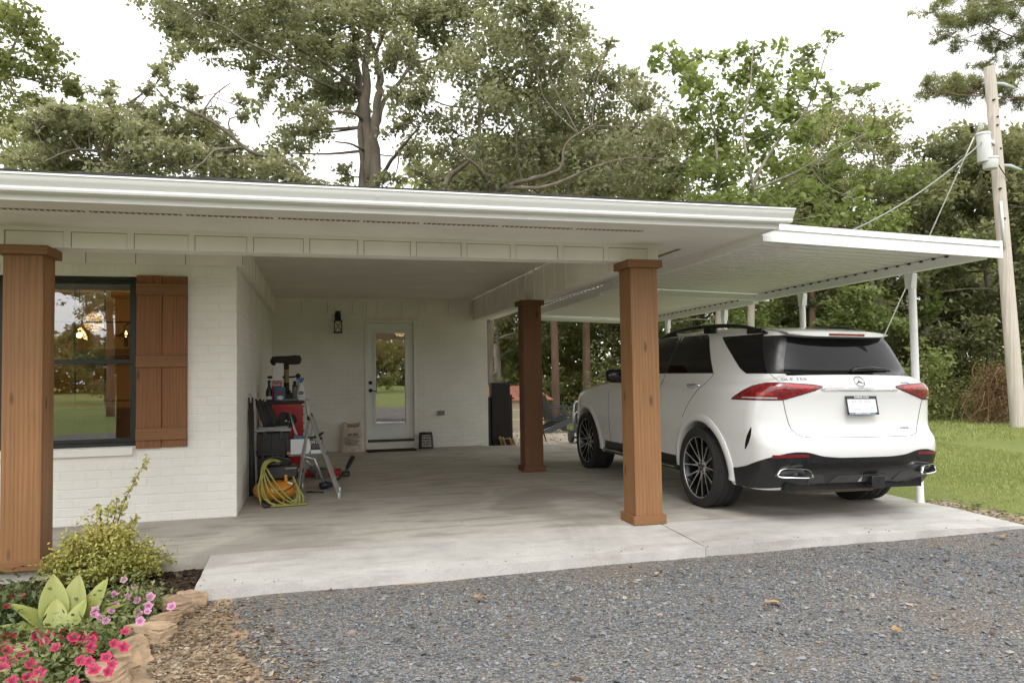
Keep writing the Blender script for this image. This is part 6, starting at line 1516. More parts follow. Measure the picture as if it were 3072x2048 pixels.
# --- second oak, right of the first
oak2_limbs = [
 [(1460, 1150, 0, .22), (1470, 700, 0, .20), (1478, 580, 0, .17), (1462, 530, 0, .10), (1440, 400, .5, .09), (1440, 310, .7, .08), (1450, 250, .8, .06), (1475, 215, 1, .04)],
 [(1475, 590, 0, .14), (1520, 560, -.6, .11), (1600, 535, -1, .09), (1680, 505, -1.3, .07), (1700, 430, -1.5, .05), (1790, 370, -1.7, .03)],
 [(1510, 562, -.5, .10), (1640, 560, -1.4, .07), (1760, 510, -1.8, .05), (1850, 480, -2, .03)],
 [(1320, 580, 0, .13), (1360, 520, .2, .11), (1410, 480, .4, .09), (1480, 420, .6, .05), (1560, 330, .8, .03)],
 [(1640, 600, .3, .06), (1790, 530, .0, .04), (1860, 440, 0, .03)],
 [(1450, 260, .8, .05), (1420, 220, .8, .04), (1380, 200, .8, .025)],
 [(1470, 560, 0, .09), (1430, 500, -1.2, .06), (1380, 460, -1.6, .04), (1330, 420, -1.9, .025)]]
oak2_blobs = [(1400, 50, 100, 70), (1480, 110, 100, 80), (1560, 50, 80, 60), (1600, 130, 90, 80), (1680, 60, 80, 60), (1740, 120, 55, 55), (1700, 180, 80, 60), (1775, 205, 50, 45), (1400, 210, 90, 60), (1500, 235, 110, 70), (1600, 245, 110, 80), (1720, 280, 100, 70), (1820, 265, 60, 60), (1885, 245, 50, 45), (1930, 295, 60, 55), (1300, 300, 60, 40), (1340, 385, 80, 60), (1440, 330, 70, 50), (1550, 350, 110, 75), (1660, 360, 120, 80), (1780, 370, 120, 80), (1900, 380, 110, 80), (1370, 470, 90, 50), (1500, 460, 120, 60), (1620, 460, 110, 60), (1750, 465, 130, 65), (1880, 480, 120, 70), (1330, 555, 90, 30), (1430, 545, 60, 30), (1600, 540, 130, 35), (1760, 560, 140, 40), (1920, 570, 120, 50), (1990, 380, 60, 60), (1830, 130, 25, 20), (1520, -30, 120, 50), (1380, -30, 80, 50), (2000, 480, 70, 60), (1650, 30, 60, 40), (1270, 540, 70, 35)]
photo_tree('oak_tree', 'dense spreading oak with low forking limbs right of the three stemmed oak', G(1470, 15.5), oak2_limbs, oak2_blobs, 15.5, 1.9, .12, M_oak, M_bark, 2600, 12, lobes=True)
# --- oak limbs over the left part of the roof
oak3_limbs = [
 [(820, 1150, 0, .2), (860, 640, 0, .16), (905, 520, 0, .10), (820, 475, -.5, .08), (750, 455, -.8, .075), (690, 405, -1, .07), (620, 355, -1.2, .06), (550, 325, -1.4, .05), (500, 300, -1.6, .035), (470, 265, -1.8, .025)],
 [(720, 445, -.8, .06), (650, 450, -1.3, .05), (600, 495, -1.6, .035), (560, 520, -1.8, .02)],
 [(370, 640, 0, .11), (355, 520, -.2, .085), (310, 465, -.4, .07), (260, 450, -.6, .055), (200, 455, -.8, .04), (135, 485, -1, .025)],
 [(345, 515, -.2, .06), (270, 490, -.7, .04), (220, 475, -.9, .025)],
 [(600, 350, -1.2, .04), (640, 290, -1.0, .03), (690, 250, -.8, .02)]]
oak3_blobs = [(100, 350, 60, 40), (170, 400, 80, 45), (400, 400, 70, 40), (480, 340, 50, 35), (660, 440, 60, 40), (590, 390, 55, 35), (250, 370, 60, 40), (820, 500, 70, 35), (300, 400, 80, 45), (420, 450, 90, 45), (150, 480, 90, 40), (280, 510, 110, 30), (590, 480, 80, 45), (520, 380, 60, 40), (720, 470, 60, 35), (640, 530, 90, 28), (470, 215, 38, 28), (505, 205, 30, 25), (450, 265, 28, 22), (560, 295, 45, 35), (600, 335, 45, 35), (720, 300, 32, 24), (745, 350, 32, 24), (640, 395, 55, 35), (330, 275, 45, 22), (280, 330, 65, 32), (200, 350, 75, 38), (400, 325, 55, 32), (350, 375, 85, 48), (230, 415, 95, 55), (130, 440, 75, 55), (450, 395, 85, 48), (550, 430, 75, 48), (500, 480, 105, 42), (350, 475, 105, 42), (200, 500, 110, 30), (660, 490, 90, 42), (770, 505, 85, 35), (860, 530, 85, 28), (80, 485, 55, 45), (950, 560, 90, 25), (110, 390, 50, 35), (700, 540, 80, 25), (420, 520, 120, 25)]
photo_tree('oak_tree', 'low reaching oak whose limbs hang over the left half of the roof', G(840, 15), oak3_limbs, oak3_blobs, 15, 1.3, .115, M_oak, M_bark, 3700, 13, lobes=True, tonebias=.12)
dk_limbs = [[(-60, 1150, 0, .25), (-40, 600, 0, .2), (-20, 400, 0, .14), (-10, 230, 0, .10), (40, 225, -.3, .07), (95, 240, -.6, .05), (170, 262, -.8, .03)], [(20, 240, -.2, .05), (50, 290, -.6, .035), (80, 330, -.9, .02)], [(-15, 300, 0, .10), (20, 180, .3, .08), (60, 90, .5, .05), (30, 20, .6, .03)]]
dk_blobs = [(15, 55, 55, 55), (75, 105, 75, 55), (150, 150, 55, 55), (60, 190, 85, 60), (160, 225, 65, 50), (220, 260, 45, 40), (40, 290, 75, 50), (120, 300, 65, 35), (15, 380, 60, 60), (30, 470, 50, 55), (250, 290, 25, 18), (-60, 120, 70, 90), (-60, 300, 70, 90), (-20, 10, 60, 40), (70, 380, 45, 45)]
photo_tree('broadleaf_tree', 'dark green tree at the far left edge above the roof', G(-40, 19), dk_limbs, dk_blobs, 19, 1.8, .13, M_dark, M_bark, 2100, 14, tonebias=-.05)
# --- bright green tree behind the carport
br_limbs = [[(2150, 1150, 0, .12), (2160, 700, 0, .10), (2155, 560, 0, .08), (2150, 460, 0, .06), (2130, 330, .2, .04), (2060, 230, .3, .025), (2000, 170, .4, .015)], [(2255, 1150, .1, .12), (2256, 640, 0, .10), (2262, 550, -.2, .075), (2330, 430, -.4, .055), (2420, 330, -.6, .04), (2480, 150, -.8, .02), (2495, 105, -.8, .012)], [(2260, 560, -.2, .06), (2230, 400, -.3, .045), (2250, 260, -.4, .03), (2260, 130, -.4, .015)], [(2262, 570, -.2, .05), (2380, 520, -.6, .04), (2500, 450, -1, .025), (2600, 400, -1.2, .015)], [(2400, 350, -.6, .03), (2500, 300, -.9, .02), (2600, 262, -1, .012)]]
br_blobs = [(2000, 160, 45, 28), (2020, 200, 55, 40), (2060, 240, 55, 40), (2110, 165, 35, 25), (2200, 190, 45, 40), (2235, 235, 55, 40), (2258, 145, 30, 38), (2290, 250, 55, 40), (2390, 190, 42, 40), (2430, 150, 35, 32), (2490, 110, 24, 22), (2450, 235, 45, 35), (2360, 270, 70, 50), (2130, 290, 85, 55), (2250, 330, 100, 60), (2400, 330, 80, 50), (2560, 270, 40, 18), (2510, 290, 38, 24), (2600, 262, 22, 14), (2150, 400, 85, 60), (2300, 410, 100, 60), (2440, 395, 75, 48), (2080, 330, 55, 50), (2050, 480, 70, 60), (2180, 500, 95, 60), (2330, 510, 95, 60), (2450, 490, 80, 48), (2110, 600, 85, 45), (2260, 610, 100, 45), (2420, 590, 85, 50), (2560, 600, 55, 42), (2500, 640, 75, 36), (2000, 560, 55, 55), (2560, 400, 40, 24), (2620, 380, 30, 18), (2380, 660, 80, 30), (2200, 680, 90, 30)]
photo_tree('young_tree', 'bright green young tree with large leaves behind the carport roof', G(2205, 14.5), br_limbs, br_blobs, 14.5, 1.1, .145, M_bright, M_bark2, 1500, 15, lobes=False, tonebias=.05)
tn_limbs = [[(2640, 1150, 0, .16), (2640, 700, 0, .12), (2630, 520, 0, .08), (2600, 400, 0, .05), (2540, 320, 0, .03)], [(2635, 560, 0, .07), (2700, 440, .2, .04), (2730, 400, .3, .02)]]
tn_blobs = [(2520, 330, 55, 38), (2610, 330, 45, 38), (2630, 400, 55, 42), (2560, 420, 65, 45), (2680, 430, 45, 45), (2700, 500, 50, 52), (2600, 500, 75, 45), (2660, 580, 80, 52), (2560, 570, 65, 48), (2720, 620, 55, 48), (2640, 660, 85, 42), (2530, 670, 65, 38), (2690, 360, 26, 22), (2735, 430, 22, 22), (2480, 420, 45, 36), (2450, 350, 45, 30)]
photo_tree('thin_tree', 'thin yellow green tree standing between the bright young tree and the pole', G(2640, 23), tn_limbs, tn_blobs, 23, 1.5, .13, M_far, M_bark2, 1300, 16, tonebias=.18)
# --- pine at the right edge
pn_limbs = [[(3330, 1150, 0, .24), (3320, 300, 0, .2), (3310, -150, 0, .15)], [(3315, 330, 0, .08), (3150, 300, -.4, .06), (3000, 290, -.7, .04), (2880, 285, -1, .025), (2780, 270, -1.1, .012)], [(3310, 120, 0, .07), (3150, 130, -.4, .05), (3040, 110, -.6, .035), (2930, 60, -.9, .022), (2830, 30, -1, .012)], [(3040, 112, -.6, .03), (2950, 130, -.8, .02), (2850, 110, -1, .012)], [(3310, -20, 0, .06), (3150, -10, -.3, .04), (3000, 10, -.5, .025), (2880, 20, -.7, .012)], [(3315, 220, 0, .06), (3160, 215, -.3, .04), (3040, 225, -.6, .02)]]
pn_blobs = [(2800, 35, 40, 28), (2835, 75, 45, 34), (2880, 40, 55, 34), (2960, 45, 65, 42), (3040, 40, 50, 45), (2850, 112, 42, 18), (2920, 108, 55, 28), (3010, 130, 55, 32), (3055, 180, 40, 34), (2960, 192, 45, 16), (3045, 240, 55, 30), (2790, 268, 46, 34), (2850, 262, 52, 38), (2920, 268, 52, 38), (2970, 275, 58, 38), (3045, 285, 50, 34), (2820, 268, 50, 30), (2890, 266, 55, 34), (2900, 5, 60, 24), (3130, 90, 70, 60), (3140, 250, 70, 40), (2985, 5, 60, 30), (3060, 0, 60, 40)]
photo_tree('pine_tree', 'pine reaching in from the right edge above the pole', G(3330, 20), pn_limbs, pn_blobs, 20, 1.0, .17, M_pine, M_pbark, 1150, 17, needles=True)
# --- woodland edge: three kinds of tree, copied with shared meshes
def wood_tree(name, seed, h, cr, n, leaf, lmat, bmat, low=.15, tr=.14, lean=.0):
    r = np.random.default_rng(seed); rr = random.Random(seed); e = empty(name); w = MB()
    tk = [Vector((0, 0, 0)), Vector((rr.uniform(-.15, .15), rr.uniform(-.1, .1), h * .35)), Vector((rr.uniform(-.3, .3) + lean, rr.uniform(-.2, .2), h * .7)), Vector((rr.uniform(-.4, .4) + lean, 0, h * .95))]
    Q = smoothpath(tk, 6); w.tube(Q, list(np.linspace(tr, tr * .25, len(Q))), 10); C = []; tone = []
    for i in range(int(h * 4.2)):
        t = rr.uniform(low, 1.0) ** .85; a = rr.uniform(0, 6.283); p = Q[min(len(Q) - 1, int(t * (len(Q) - 1)))]
        rad = cr * (.45 + .75 * math.sin(math.pi * min(1, max(.08, (t - low) / (1 - low))) ** .8)) * rr.uniform(.5, 1.05)
        tip = p + Vector((math.cos(a) * rad, math.sin(a) * rad, rr.uniform(-.1, .5) * rad * .6))
        w.tube(smoothpath([p, p.lerp(tip, .5) + Vector((0, 0, .12)), tip], 3), list(np.linspace(tr * .28, .010, 7)), 5, False)
        k = int(n / (h * 4.2)); s_ = rr.uniform(.45, .8) * cr * .42
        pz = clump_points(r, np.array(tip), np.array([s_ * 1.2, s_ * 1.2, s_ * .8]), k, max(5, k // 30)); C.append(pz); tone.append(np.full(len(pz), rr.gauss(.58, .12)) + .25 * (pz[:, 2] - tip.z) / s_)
    w.build('trunk', bmat, e, smooth=60, fix=False); link('crown', leaf_mesh('crown', np.concatenate(C), leaf, lmat, seed, tone=np.concatenate(tone)), None, e); return e
kinds = [wood_tree('woodland_tree', 31, 9.5, 2.3, 15000, .17, M_far, M_bark2, .10), wood_tree('woodland_tree', 32, 11.5, 2.6, 17000, .17, M_dark, M_bark, .06), wood_tree('woodland_tree', 33, 7.0, 1.9, 11000, .15, M_bright, M_bark2, .05, .09), wood_tree('woodland_tree', 34, 10.5, 2.0, 12000, .16, M_far, M_pbark, .34, .17)]
spots = [(1500, 24, 0, 1.0, 'leaning behind the shed roof'), (1580, 27, 1, .95, 'dark, behind the middle cedar post'), (1665, 21, 3, .8, 'with a pale bare trunk right of the shed'), (1760, 22.5, 3, .85, 'with a vine covered trunk left of the car hood'), (1850, 27, 1, .9, 'behind the car hood'),
         (1960, 24, 0, .8, 'seen between the front cedar post and the car roof'), (2080, 26, 1, .9, 'above the car roof rail'), (2200, 22, 2, .95, 'low and leafy above the car roof'), (2330, 25, 0, .85, 'between the two middle carport posts'), (2440, 23, 3, .8, 'with a red brown trunk behind the second carport post'), (2540, 26, 1, .95, 'left of the guy cable'),
         (2640, 22, 2, 1.0, 'low and bright beside the front carport post'), (2720, 25, 0, .74, 'directly behind the front carport post'), (2800, 22.5, 0, .84, 'right of the front carport post'), (2880, 25, 3, .90, 'with a pale crooked trunk left of the pole'), (2960, 23, 0, .93, 'just left of the pole'), (3050, 24, 0, 1.02, 'behind the pole'), (3150, 22, 0, 1.0, 'past the right edge of the picture'), (1400, 26, 0, 1.0, 'hidden mostly by the rear wall')]
used = [False] * 4
for i, (u, d, k, s_, lab) in enumerate(spots):
    o = kinds[k]
    if used[k]: o = copy_tree(kinds[k])
    used[k] = True
    g = G(u, d); o.location = (g.x, g.y, -.2); o.rotation_euler = (0, 0, i * 1.37); o.scale = (s_ * (1.05 if i % 2 else .95), s_, s_ * (.94 + .04 * (i % 4)))
    tag(o, 'woodland tree ' + lab, 'tree', 'trees at the edge of the woods')
# tall pale-trunked trees further right and a far mass of woods that closes the view
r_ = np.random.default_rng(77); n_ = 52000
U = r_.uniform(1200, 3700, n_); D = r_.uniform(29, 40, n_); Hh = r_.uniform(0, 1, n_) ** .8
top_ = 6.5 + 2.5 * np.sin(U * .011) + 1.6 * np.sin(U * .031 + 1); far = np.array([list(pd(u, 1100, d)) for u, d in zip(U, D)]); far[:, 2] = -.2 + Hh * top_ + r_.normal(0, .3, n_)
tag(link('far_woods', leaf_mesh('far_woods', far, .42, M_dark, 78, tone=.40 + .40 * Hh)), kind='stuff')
# undergrowth along the edge of the woods
n_ = 26000; U = r_.uniform(1480, 3400, n_); D = 19.3 + np.abs(r_.normal(0, 1.3, n_)) + .5 * np.sin(U * .02); q = np.array([list(pd(u, 1100, d)) for u, d in zip(U, D)])
q[:, 2] = -.2 + np.abs(r_.normal(0, .55, n_)) * (1.0 + .7 * np.sin(U * .013) ** 2)
keep = ~((U < 1760) & (D < 21)); tag(link('undergrowth', leaf_mesh('undergrowth', q[keep], .10, M_dark, 79, tone=.35 + .4 * r_.uniform(0, 1, keep.sum()))), kind='stuff')
# brown dead vines over a stump left of the pole
vn = empty('dead_vine_mound', G(2995, 18.6)); tag(vn, 'mound of dead brown vines hanging over a stump left of the pole', 'dead vines')
vb = MB(); rv = random.Random(5)
for i in range(150):
    x0 = rv.gauss(0, .34); z0 = 1.65 - .8 * abs(x0) - rv.random() * .9; a = Vector((x0, rv.gauss(0, .3), max(.3, z0)))
    vb.tube(smoothpath([a, a + Vector((rv.gauss(0, .18), rv.gauss(0, .12), -.35)), Vector((x0 * 1.3 + rv.gauss(0, .25), rv.gauss(0, .3), max(.03, z0 - rv.uniform(.6, 1.4))))], 3), .010, 4, False)
vb.build('vines', pm('dead_vine', (.20, .125, .062), .9, var=.4, vs=8), vn, fix=False)
cpts = np.stack([r_.normal(0, .34, 3500), r_.normal(0, .3, 3500), np.zeros(3500)], 1); cpts[:, 2] = np.clip(1.65 - .9 * np.abs(cpts[:, 0]) - r_.uniform(0, 1.0, 3500), .1, 3)
link('dry_leaves', leaf_mesh('dry_leaves', cpts, .07, leafmat('dry_brown_leaves', (.10, .055, .022), (.28, .17, .08), .25), 80, .3), None, vn)
# --- trees across the drive, behind the camera (seen in the window glass)
for i, (x, y, k, s_, lab) in enumerate(((-7.2, -25, 3, 1.0, 'tree across the drive reflected in the left window'), (-12, -44, 0, 1.0, 'bushy tree further across the drive reflected low in the left window'), (5.6, -46, 1, .95, 'dark tree across the drive reflected in the door glass'), (10.5, -52, 0, 1.0, 'tree across the drive reflected at the edge of the door glass'), (-2.5, -58, 1, 1.0, 'distant tree across the drive reflected beside the window mullion'))):
    o = copy_tree(kinds[k]); o.location = (x, y, -.2); o.rotation_euler = (0, 0, i * 2.1); o.scale = (s_, s_, s_)
    tag(o, lab, 'tree', 'trees across the drive')

n_ = 30000; X_ = r_.uniform(-75, 75, n_); Y_ = -r_.uniform(76, 86, n_); Z_ = -.2 + r_.uniform(0, 1, n_) ** .8 * (5.0 + 1.5 * np.sin(X_ * .25) + 1.0 * np.sin(X_ * .7))
tag(link('woods_across_drive', leaf_mesh('woods_across_drive', np.stack([X_, Y_, Z_], 1), .9, M_dark, 91, tone=.2 + .3 * r_.uniform(0, 1, n_))), kind='stuff')
# ================================================================ FLOWER BED
def zbed(x, y): return -.095 + .018 * mnoise(Vector((x * 2.2, y * 2.2, 11))) + .008 * mnoise(Vector((x * 9, y * 9, 3)))
M_mulch = pm('dark_mulch', (.060, .040, .028), .95, var=.5, vs=14, bump=.9, bs=70, spec=.1)
def bedsheet():
    nx, ny = 46, 50; V = []; F = []
    for j in range(ny + 1):
        y = -1.537 - 2.5 * j / ny
        xr = float(np.interp(-y, [1.53, 2.3, 2.6, 3.0, 3.35, 3.7, 4.1], [-.036, -.036, -.10, -.15, -.19, -.20, -.30]))
        for i in range(nx + 1):
            x = -3.0 + (xr + 3.0) * i / nx; V.append((x, y, zbed(x, y)))
    for j in range(ny):
        for i in range(nx): a = j * (nx + 1) + i; F.append((a, a + nx + 1, a + nx + 2, a + 1))
    o = link('flower_bed', np_mesh('flower_bed', V, F, M_mulch, smooth=True)); tag(o, kind='structure')
bedsheet()
M_mchip = tonemat('mulch_chips', [(0, (.022, .014, .010)), (.5, (.055, .036, .025)), (.85, (.11, .075, .05)), (1, (.22, .16, .11))], .9, .15)
def mdens(x, y): return 1.0 if x < float(np.interp(-y, [1.53, 2.3, 2.6, 3.0, 3.35, 3.7, 4.1], [-.05, -.05, -.13, -.18, -.22, -.23, -.33])) else 0
stones('mulch_chips', 15000, (-1.7, -.03, -4.0, -1.545), (.012, .05), M_mchip, 21, .22, mdens, zbed)
# --- edging stones
M_rock = []
for i, c in enumerate(((.36, .26, .175), (.28, .20, .13), (.38, .28, .185), (.33, .235, .15))): M_rock.append(pm('edging_rock_%s' % 'abcd'[i], c, .9, var=.25, vs=9, bump=.9, bs=45, dirt=.5, spec=.2))
def rock(x, y, z, sx, sy, sz, rz, seed, label, mat):
    m = MB(); n = 7; V = []; r = random.Random(seed)
    bm = bmesh.new(); bmesh.ops.create_cube(bm, size=1.0); bmesh.ops.subdivide_edges(bm, edges=bm.edges[:], cuts=9, use_grid_fill=True)
    pl = [(Vector((r.gauss(0, 1), r.gauss(0, 1), r.gauss(0, .6))).normalized(), r.uniform(.42, .58)) for _ in range(9)]
    for v in bm.verts:
        p = v.co * 1.1
        for nn, d in pl:
            k = p.dot(nn) - d
            if k > 0: p = p - nn * k
        nz = mnoise(p * 3 + Vector((seed, 0, 0))); p = p * (1 + .10 * nz + .06 * mnoise(p * 9 + Vector((seed, 3, 0))) + .018 * math.sin(p.z * 26 + 2 * nz)) + Vector((0, 0, .05 * mnoise(p * 7 + Vector((0, seed, 0)))))
        v.co = Vector((p.x * sx, p.y * sy, p.z * sz))
    me = bpy.data.meshes.new('edging_stone'); bm.to_mesh(me); bm.free(); me.shade_smooth(); me.set_sharp_from_angle(angle=math.radians(14))
    tag(link('edging_stone', me, mat, None, (x, y, z), (r.uniform(-.08, .08), r.uniform(-.08, .08), rz)), label, 'stone', 'flat stones edging the flower bed')
rock(-.030, -2.400, -.078, .155, .11, .10, .15, 1, 'flat tan edging stone touching the corner of the concrete apron', M_rock[0])
rock(-.080, -2.585, -.078, .19, .125, .115, -.9, 2, 'rounded brown edging stone second from the concrete apron', M_rock[1])
rock(-.120, -2.80, -.08, .15, .12, .09, -.5, 9, 'small brown edging stone between the rounded and the flat topped ones', M_rock[3])
rock(-.145, -2.99, -.08, .20, .15, .10, -.7, 4, 'flat topped edging stone in the middle of the row', M_rock[2])
rock(-.185, -3.28, -.08, .27, .16, .12, -1.15, 5, 'longest edging stone, beside the bright pink petunias', M_rock[3])
rock(-.215, -3.56, -.08, .25, .16, .10, -1.3, 6, 'pale edging stone at the bottom edge of the picture', M_rock[0])
rock(-.27, -3.85, -.08, .26, .18, .10, -1.0, 7, 'edging stone nearest the camera, below the picture edge', M_rock[1])
# --- golden shrub
M_gold = leafmat('golden_shrub_leaves', (.21, .235, .045), (.66, .60, .20), .4); M_twig = pm('red_brown_twig', (.17, .085, .05), .8, var=.2)
gs = empty('golden_shrub', (-.70, -1.78, -.09)); tag(gs, 'golden yellow green shrub with tall arching shoots beside the large cedar post', 'shrub')
r8 = np.random.default_rng(8); ra8 = random.Random(8)
C = []; tw = MB()
for i in range(110):
    a = ra8.uniform(0, 6.283); rr_ = ra8.random() ** .6; tip = Vector((math.cos(a) * .40 * rr_ + .02, math.sin(a) * .24 * rr_, .07 + .30 * (1 - rr_ ** 2) * ra8.uniform(.6, 1.15) + .05 * ra8.random()))
    if i % 9 == 0: tip = tip * 1.18
    tw.tube(smoothpath([Vector((tip.x * .2, tip.y * .2, 0)), Vector((tip.x * .6, tip.y * .6, tip.z * .75)), tip], 3), [.005, .005, .004, .004, .003, .003, .002], 5, False)
    k = 130; t = r8.uniform(.35, 1.05, k)[:, None]; p = np.array([tip.x * .2, tip.y * .2, 0]) * (1 - t) + np.array(tip) * t + r8.normal(0, .030, (k, 3)); C.append(p)
C = np.concatenate(C); C[:, 2] = np.maximum(C[:, 2], .01)
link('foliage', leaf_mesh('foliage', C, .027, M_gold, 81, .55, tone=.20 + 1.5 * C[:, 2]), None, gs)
shoots = [[(330, 1640), (355, 1560), (375, 1500), (405, 1440), (440, 1375)], [(318, 1640), (345, 1545), (350, 1490)], [(300, 1640), (302, 1560), (296, 1515)], [(318, 1660), (322, 1570), (328, 1520)], [(270, 1670), (225, 1640), (190, 1628)], [(380, 1600), (395, 1570), (410, 1545)]]
SC = []
for i, sh_ in enumerate(shoots):
    P_ = smoothpath([px(u, v, 'y', -1.70 - .03 * i) for u, v in sh_], 8); tw.tube([p - gs.location for p in P_], list(np.linspace(.0045, .0015, len(P_))), 5, False)
    for j, p in enumerate(P_[2:]):
        for q in range(3 if i else 4): SC.append(np.array(p - gs.location) + r8.normal(0, .009, 3))
link('shoot_leaves', leaf_mesh('shoot_leaves', np.array(SC), .036, M_gold, 82, .6, tone=np.full(len(SC), .55)), None, gs)
tw.build('stems', M_twig, gs, smooth=60, fix=False)
# --- hosta
M_hosta = leafmat('hosta_leaf', (.17, .215, .04), (.42, .43, .135), .3, .42)
ho = empty('hosta', (-.66, -2.80, -.09)); tag(ho, 'hosta with broad yellow green upright leaves behind the bright pink flowers', 'plant'); ho.location.x += .02
def hleaf(L, W, yaw, elev, curl, bx0, by0, seed):
    n, m_ = 9, 6; V = []; F = []; r = random.Random(seed); tone = []
    for i in range(n + 1):
        t = i / n; w = W * math.sin(math.pi * min(1, .06 + t * .94) ** .80) ** .85 * (1 if t < .97 else .4)
        a = elev - curl * t * t; 
        for j in range(m_ + 1):
            s = 2 * j / m_ - 1
            x = s * w * .5; up_z = .30 * abs(s) ** 1.6 * w * .5 + .004 * math.sin(9 * s + 3 * t)
            # along-leaf position by integrating the curl
            ln = L * t; y = ln * math.cos(elev - curl * t * .5); z = ln * math.sin(elev - curl * t * .5)
            V.append((x, y - up_z * math.sin(a), z + up_z * math.cos(a) + .004 * mnoise(Vector((x * 30, ln * 30, seed))))); tone.append(.5 + .25 * abs(s) - .2 * (1 - t) + .15 * math.cos(20 * s) - .25 * (1 - t) ** 3)
    for i in range(n):
        for j in range(m_): a = i * (m_ + 1) + j; F.append((a, a + 1, a + m_ + 2, a + m_ + 1))
    me = np_mesh('leaf', V, F, M_hosta, tone, smooth=True)
    return link('leaf', me, None, ho, (bx0 + r.uniform(-.01, .01), by0 + r.uniform(-.01, .01), .02), (r.uniform(-.06, .06), 0, yaw))
for i, a_ in enumerate(((.30, .15, .35, 1.30, .15, -.05, .03), (.28, .15, -.15, 1.28, .2, .04, .05), (.27, .145, -.65, 1.18, .25, .10, .03), (.27, .13, 1.25, .78, .35, -.06, 0), (.26, .12, 1.70, .45, .35, -.05, -.03), (.25, .12, -1.35, .55, .4, .08, 0), (.20, .115, .25, 1.02, .2, -.02, -.05), (.19, .11, -.45, .95, .25, .06, -.05), (.25, .11, 2.1, .20, .4, -.03, -.05), (.24, .11, -1.9, .22, .4, .08, -.04), (.16, .10, 2.8, .7, .4, -.02, -.06), (.16, .09, -2.7, .5, .4, .06, -.06))): hleaf(*a_, i)
# --- petunias: foliage mat and single flowers
def flower_mesh(name, R):
    V = [(0, 0, -.35 * R)]; F = []; n = 40
    for k in range(n):
        a = 2 * math.pi * k / n; V.append((.30 * R * math.cos(a), .30 * R * math.sin(a), -.05 * R))
    for k in range(n):
        a = 2 * math.pi * k / n; q = R * (.90 + .10 * math.cos(5 * a) - .05 * max(0, -math.cos(5 * a)) ** 6); V.append((q * math.cos(a), q * math.sin(a), .10 * R * math.cos(5 * a) + .05 * R * math.sin(10 * a + 1)))
    F3 = [(0, 1 + k, 1 + (k + 1) % n) for k in range(n)]; F4 = [(1 + k, 1 + n + k, 1 + n + (k + 1) % n, 1 + (k + 1) % n) for k in range(n)]
    me = bpy.data.meshes.new(name); me.from_pydata(V, [], F3 + F4); me.shade_smooth()
    a = me.attributes.new('tone', 'FLOAT', 'POINT'); a.data.foreach_set('value', np.array([0] + [.28] * n + [1.0] * n, np.float32)); return me
M_hot = leafmat('hot_pink_petal', (.16, .004, .03), (.62, .035, .13), .3, .5); M_pale = leafmat('pale_pink_petal', (.30, .06, .18), (.72, .36, .56), .3, .5); M_dred = leafmat('dark_red_petal', (.12, .004, .008), (.42, .012, .03), .3, .5)
M_pet = leafmat('petunia_leaves', (.10, .135, .045), (.30, .33, .13), .35); M_pet2 = leafmat('dark_bed_leaves', (.025, .045, .012), (.10, .13, .035), .25)
zf = lambda a, b: (a * .445, 1350 + b * .445)
beds = [('petunia_plant', 'low mound of bright pink petunias at the bottom left corner', M_hot, .027, M_pet, [(245, 1245), (325, 1250), (435, 1240), (495, 1260), (550, 1255), (615, 1280), (375, 1325), (610, 1330), (770, 1300), (835, 1325), (845, 1215), (50, 1350), (155, 1355), (85, 1420), (40, 1310), (210, 1435), (20, 1460), (545, 1415), (600, 1420), (635, 1475), (730, 1490), (190, 1530), (265, 1495), (85, 1550), (495, 1560), (240, 1545), (300, 1290), (520, 1290), (120, 1335), (15, 1420), (715, 1390), (755, 1440)], .055, (-.48, -3.22), (.42, .34), 2600),
        ('petunia_plant', 'sprawling pale pink petunias between the golden shrub and the edging stones', M_pale, .025, M_pet, [(835, 870), (905, 920), (770, 970), (860, 985), (1015, 985), (925, 1010), (775, 1040), (1000, 1045), (640, 1075), (750, 1083), (995, 1083), (930, 1098), (635, 1105), (675, 1125), (715, 1148), (1155, 1050), (945, 1150), (585, 1015)], .015, (-.36, -2.58), (.24, .28), 1500),
        ('red_flower_plant', 'dark leafy plant with small deep red flowers at the left edge behind the hosta', M_dred, .020, M_pet2, [(130, 918), (150, 980), (45, 1050), (70, 990), (405, 970), (400, 1005), (90, 1245), (35, 1255), (640, 1235), (430, 1225)], .06, (-1.06, -2.52), (.34, .42), 2600)]
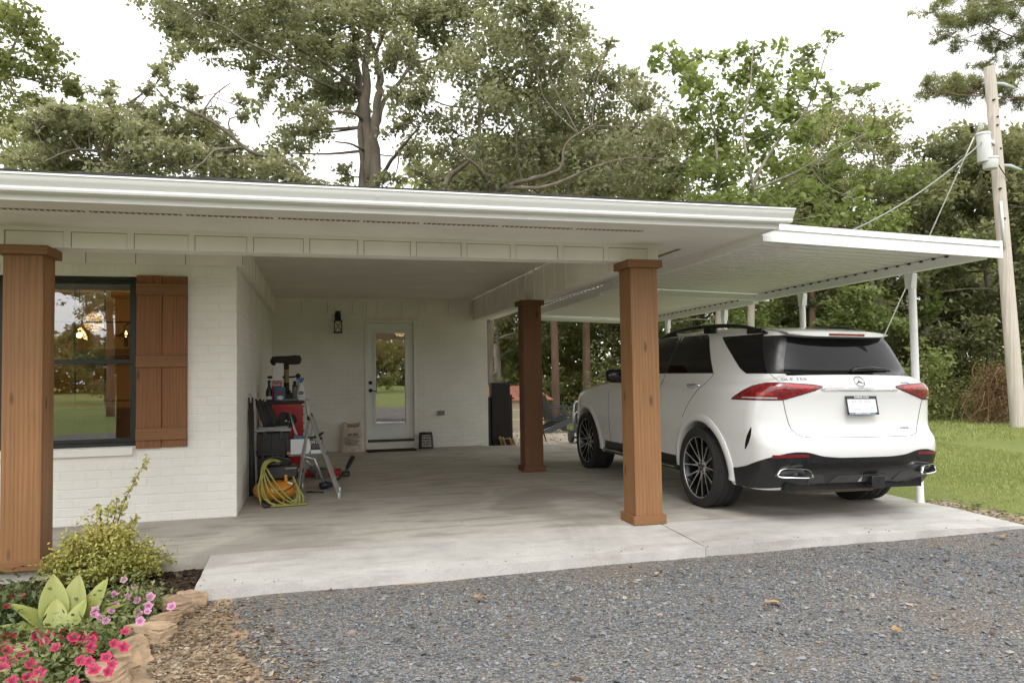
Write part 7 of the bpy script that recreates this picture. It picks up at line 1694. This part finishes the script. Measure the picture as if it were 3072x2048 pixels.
for bi, (nm, lab, pm_, R, lm, fl, zz, cen, ext, nl) in enumerate(beds):
    e = empty(nm, (cen[0], cen[1], -.09)); tag(e, lab, 'flowers')
    me = flower_mesh('flower', R); me.materials.append(pm_); anchors = []
    for (a, b) in fl:
        q = px(*zf(a, b), 'z', zz + ra8.uniform(-.02, .02)); d = (CAM - q).normalized(); d = (d + Vector((ra8.uniform(-.6, .6), ra8.uniform(-.3, .3), ra8.uniform(.2, 1.0)))).normalized()
        s_ = ra8.uniform(.85, 1.15); o = link('flower', me, None, e, q - e.location, d.to_track_quat('Z', 'Y').to_euler(), (s_, s_, s_)); anchors.append(np.array(q - e.location))
    anchors = np.array(anchors)
    L1 = anchors[r8.integers(0, len(anchors), nl // 2)] + r8.normal(0, .055, (nl // 2, 3)) - np.array([0, 0, .045])
    L2 = np.stack([r8.normal(0, ext[0] * .55, nl), r8.normal(0, ext[1] * .55, nl), np.abs(r8.normal(0, .055, nl))], 1)
    Cq = np.concatenate([L1, L2]); wx = Cq[:, 0] + cen[0]; wy = Cq[:, 1] + cen[1]
    lim = np.interp(-wy, [1.5, 2.3, 2.6, 3.0, 3.35, 3.7, 4.1], [-.10, -.10, -.16, -.22, -.26, -.28, -.35]); Cq = Cq[(wx < lim) & (wy < -1.60) & (((wx + .62) / .19) ** 2 + ((wy + 2.86) / .17) ** 2 > 1)]
    Cq[:, 2] = np.clip(Cq[:, 2], .012, None)
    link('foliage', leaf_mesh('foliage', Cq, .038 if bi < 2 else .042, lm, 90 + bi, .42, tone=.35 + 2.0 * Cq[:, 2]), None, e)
# --- ornamental grass at the post
og = empty('ornamental_grass', (-1.66, -1.86, -.09)); tag(og, 'arching grey green ornamental grass at the left edge beside the large cedar post', 'plant')
V = []; F = []; T_ = []
for i in range(260):
    a = ra8.uniform(-1.2, 1.9); L = ra8.uniform(.35, .75); b0 = Vector((ra8.gauss(0, .04), ra8.gauss(0, .04), 0)); d = Vector((math.cos(a), -abs(math.sin(a)) * .6, 0)); n0 = len(V); tn = ra8.random()
    for k in range(6):
        t = k / 5; p = b0 + d * (L * .75 * t) + Vector((0, 0, L * (1.0 * t - .95 * t * t))); w = .0035 * (1 - t * .9); s = Vector((-d.y, d.x, 0)); V += [tuple(p - s * w), tuple(p + s * w)]; T_ += [tn, tn]
    F += [(n0 + 2 * k, n0 + 2 * k + 1, n0 + 2 * k + 3, n0 + 2 * k + 2) for k in range(5)]
link('blades', np_mesh('blades', V, F, leafmat('grey_grass', (.10, .11, .05), (.36, .33, .20), .25), T_, smooth=True), None, og)
# --- fallen leaves
M_fall = pm('fallen_leaf', (.36, .21, .09), .8, var=.35, vs=6)
for i, (u, v, lab) in enumerate(((1395, 1715, 'dry brown leaf lying against the front edge of the apron left of the front post'), (2690, 1888, 'curled tan leaf lying alone on the gravel right of centre near the bottom'), (2315, 1805, 'pale brown oak leaf on the gravel below the white car'), (3010, 1608, 'orange brown leaf at the right corner of the apron'), (485, 1812, 'reddish dead leaf on the mulch by the edging stones'), (1440, 1790, 'small tan leaf on the gravel straight below the door'))):
    q = px(u, v, 'z', -.088 if i != 4 else -.07); m = MB(); n = 8
    m._add([(0, 0, .004)] + [(.034 * (1 + .35 * math.sin(3 * k)) * math.cos(2 * math.pi * k / n) * 1.3, .022 * math.sin(2 * math.pi * k / n), .006 + .008 * math.sin(2.2 * k + i)) for k in range(n)], [(0, 1 + k, 1 + (k + 1) % n) for k in range(n)])
    tag(m.build('fallen_leaf', M_fall, None, smooth=True, loc=q, rot=(0, 0, i * 1.1)), lab, 'leaf', 'fallen leaves')
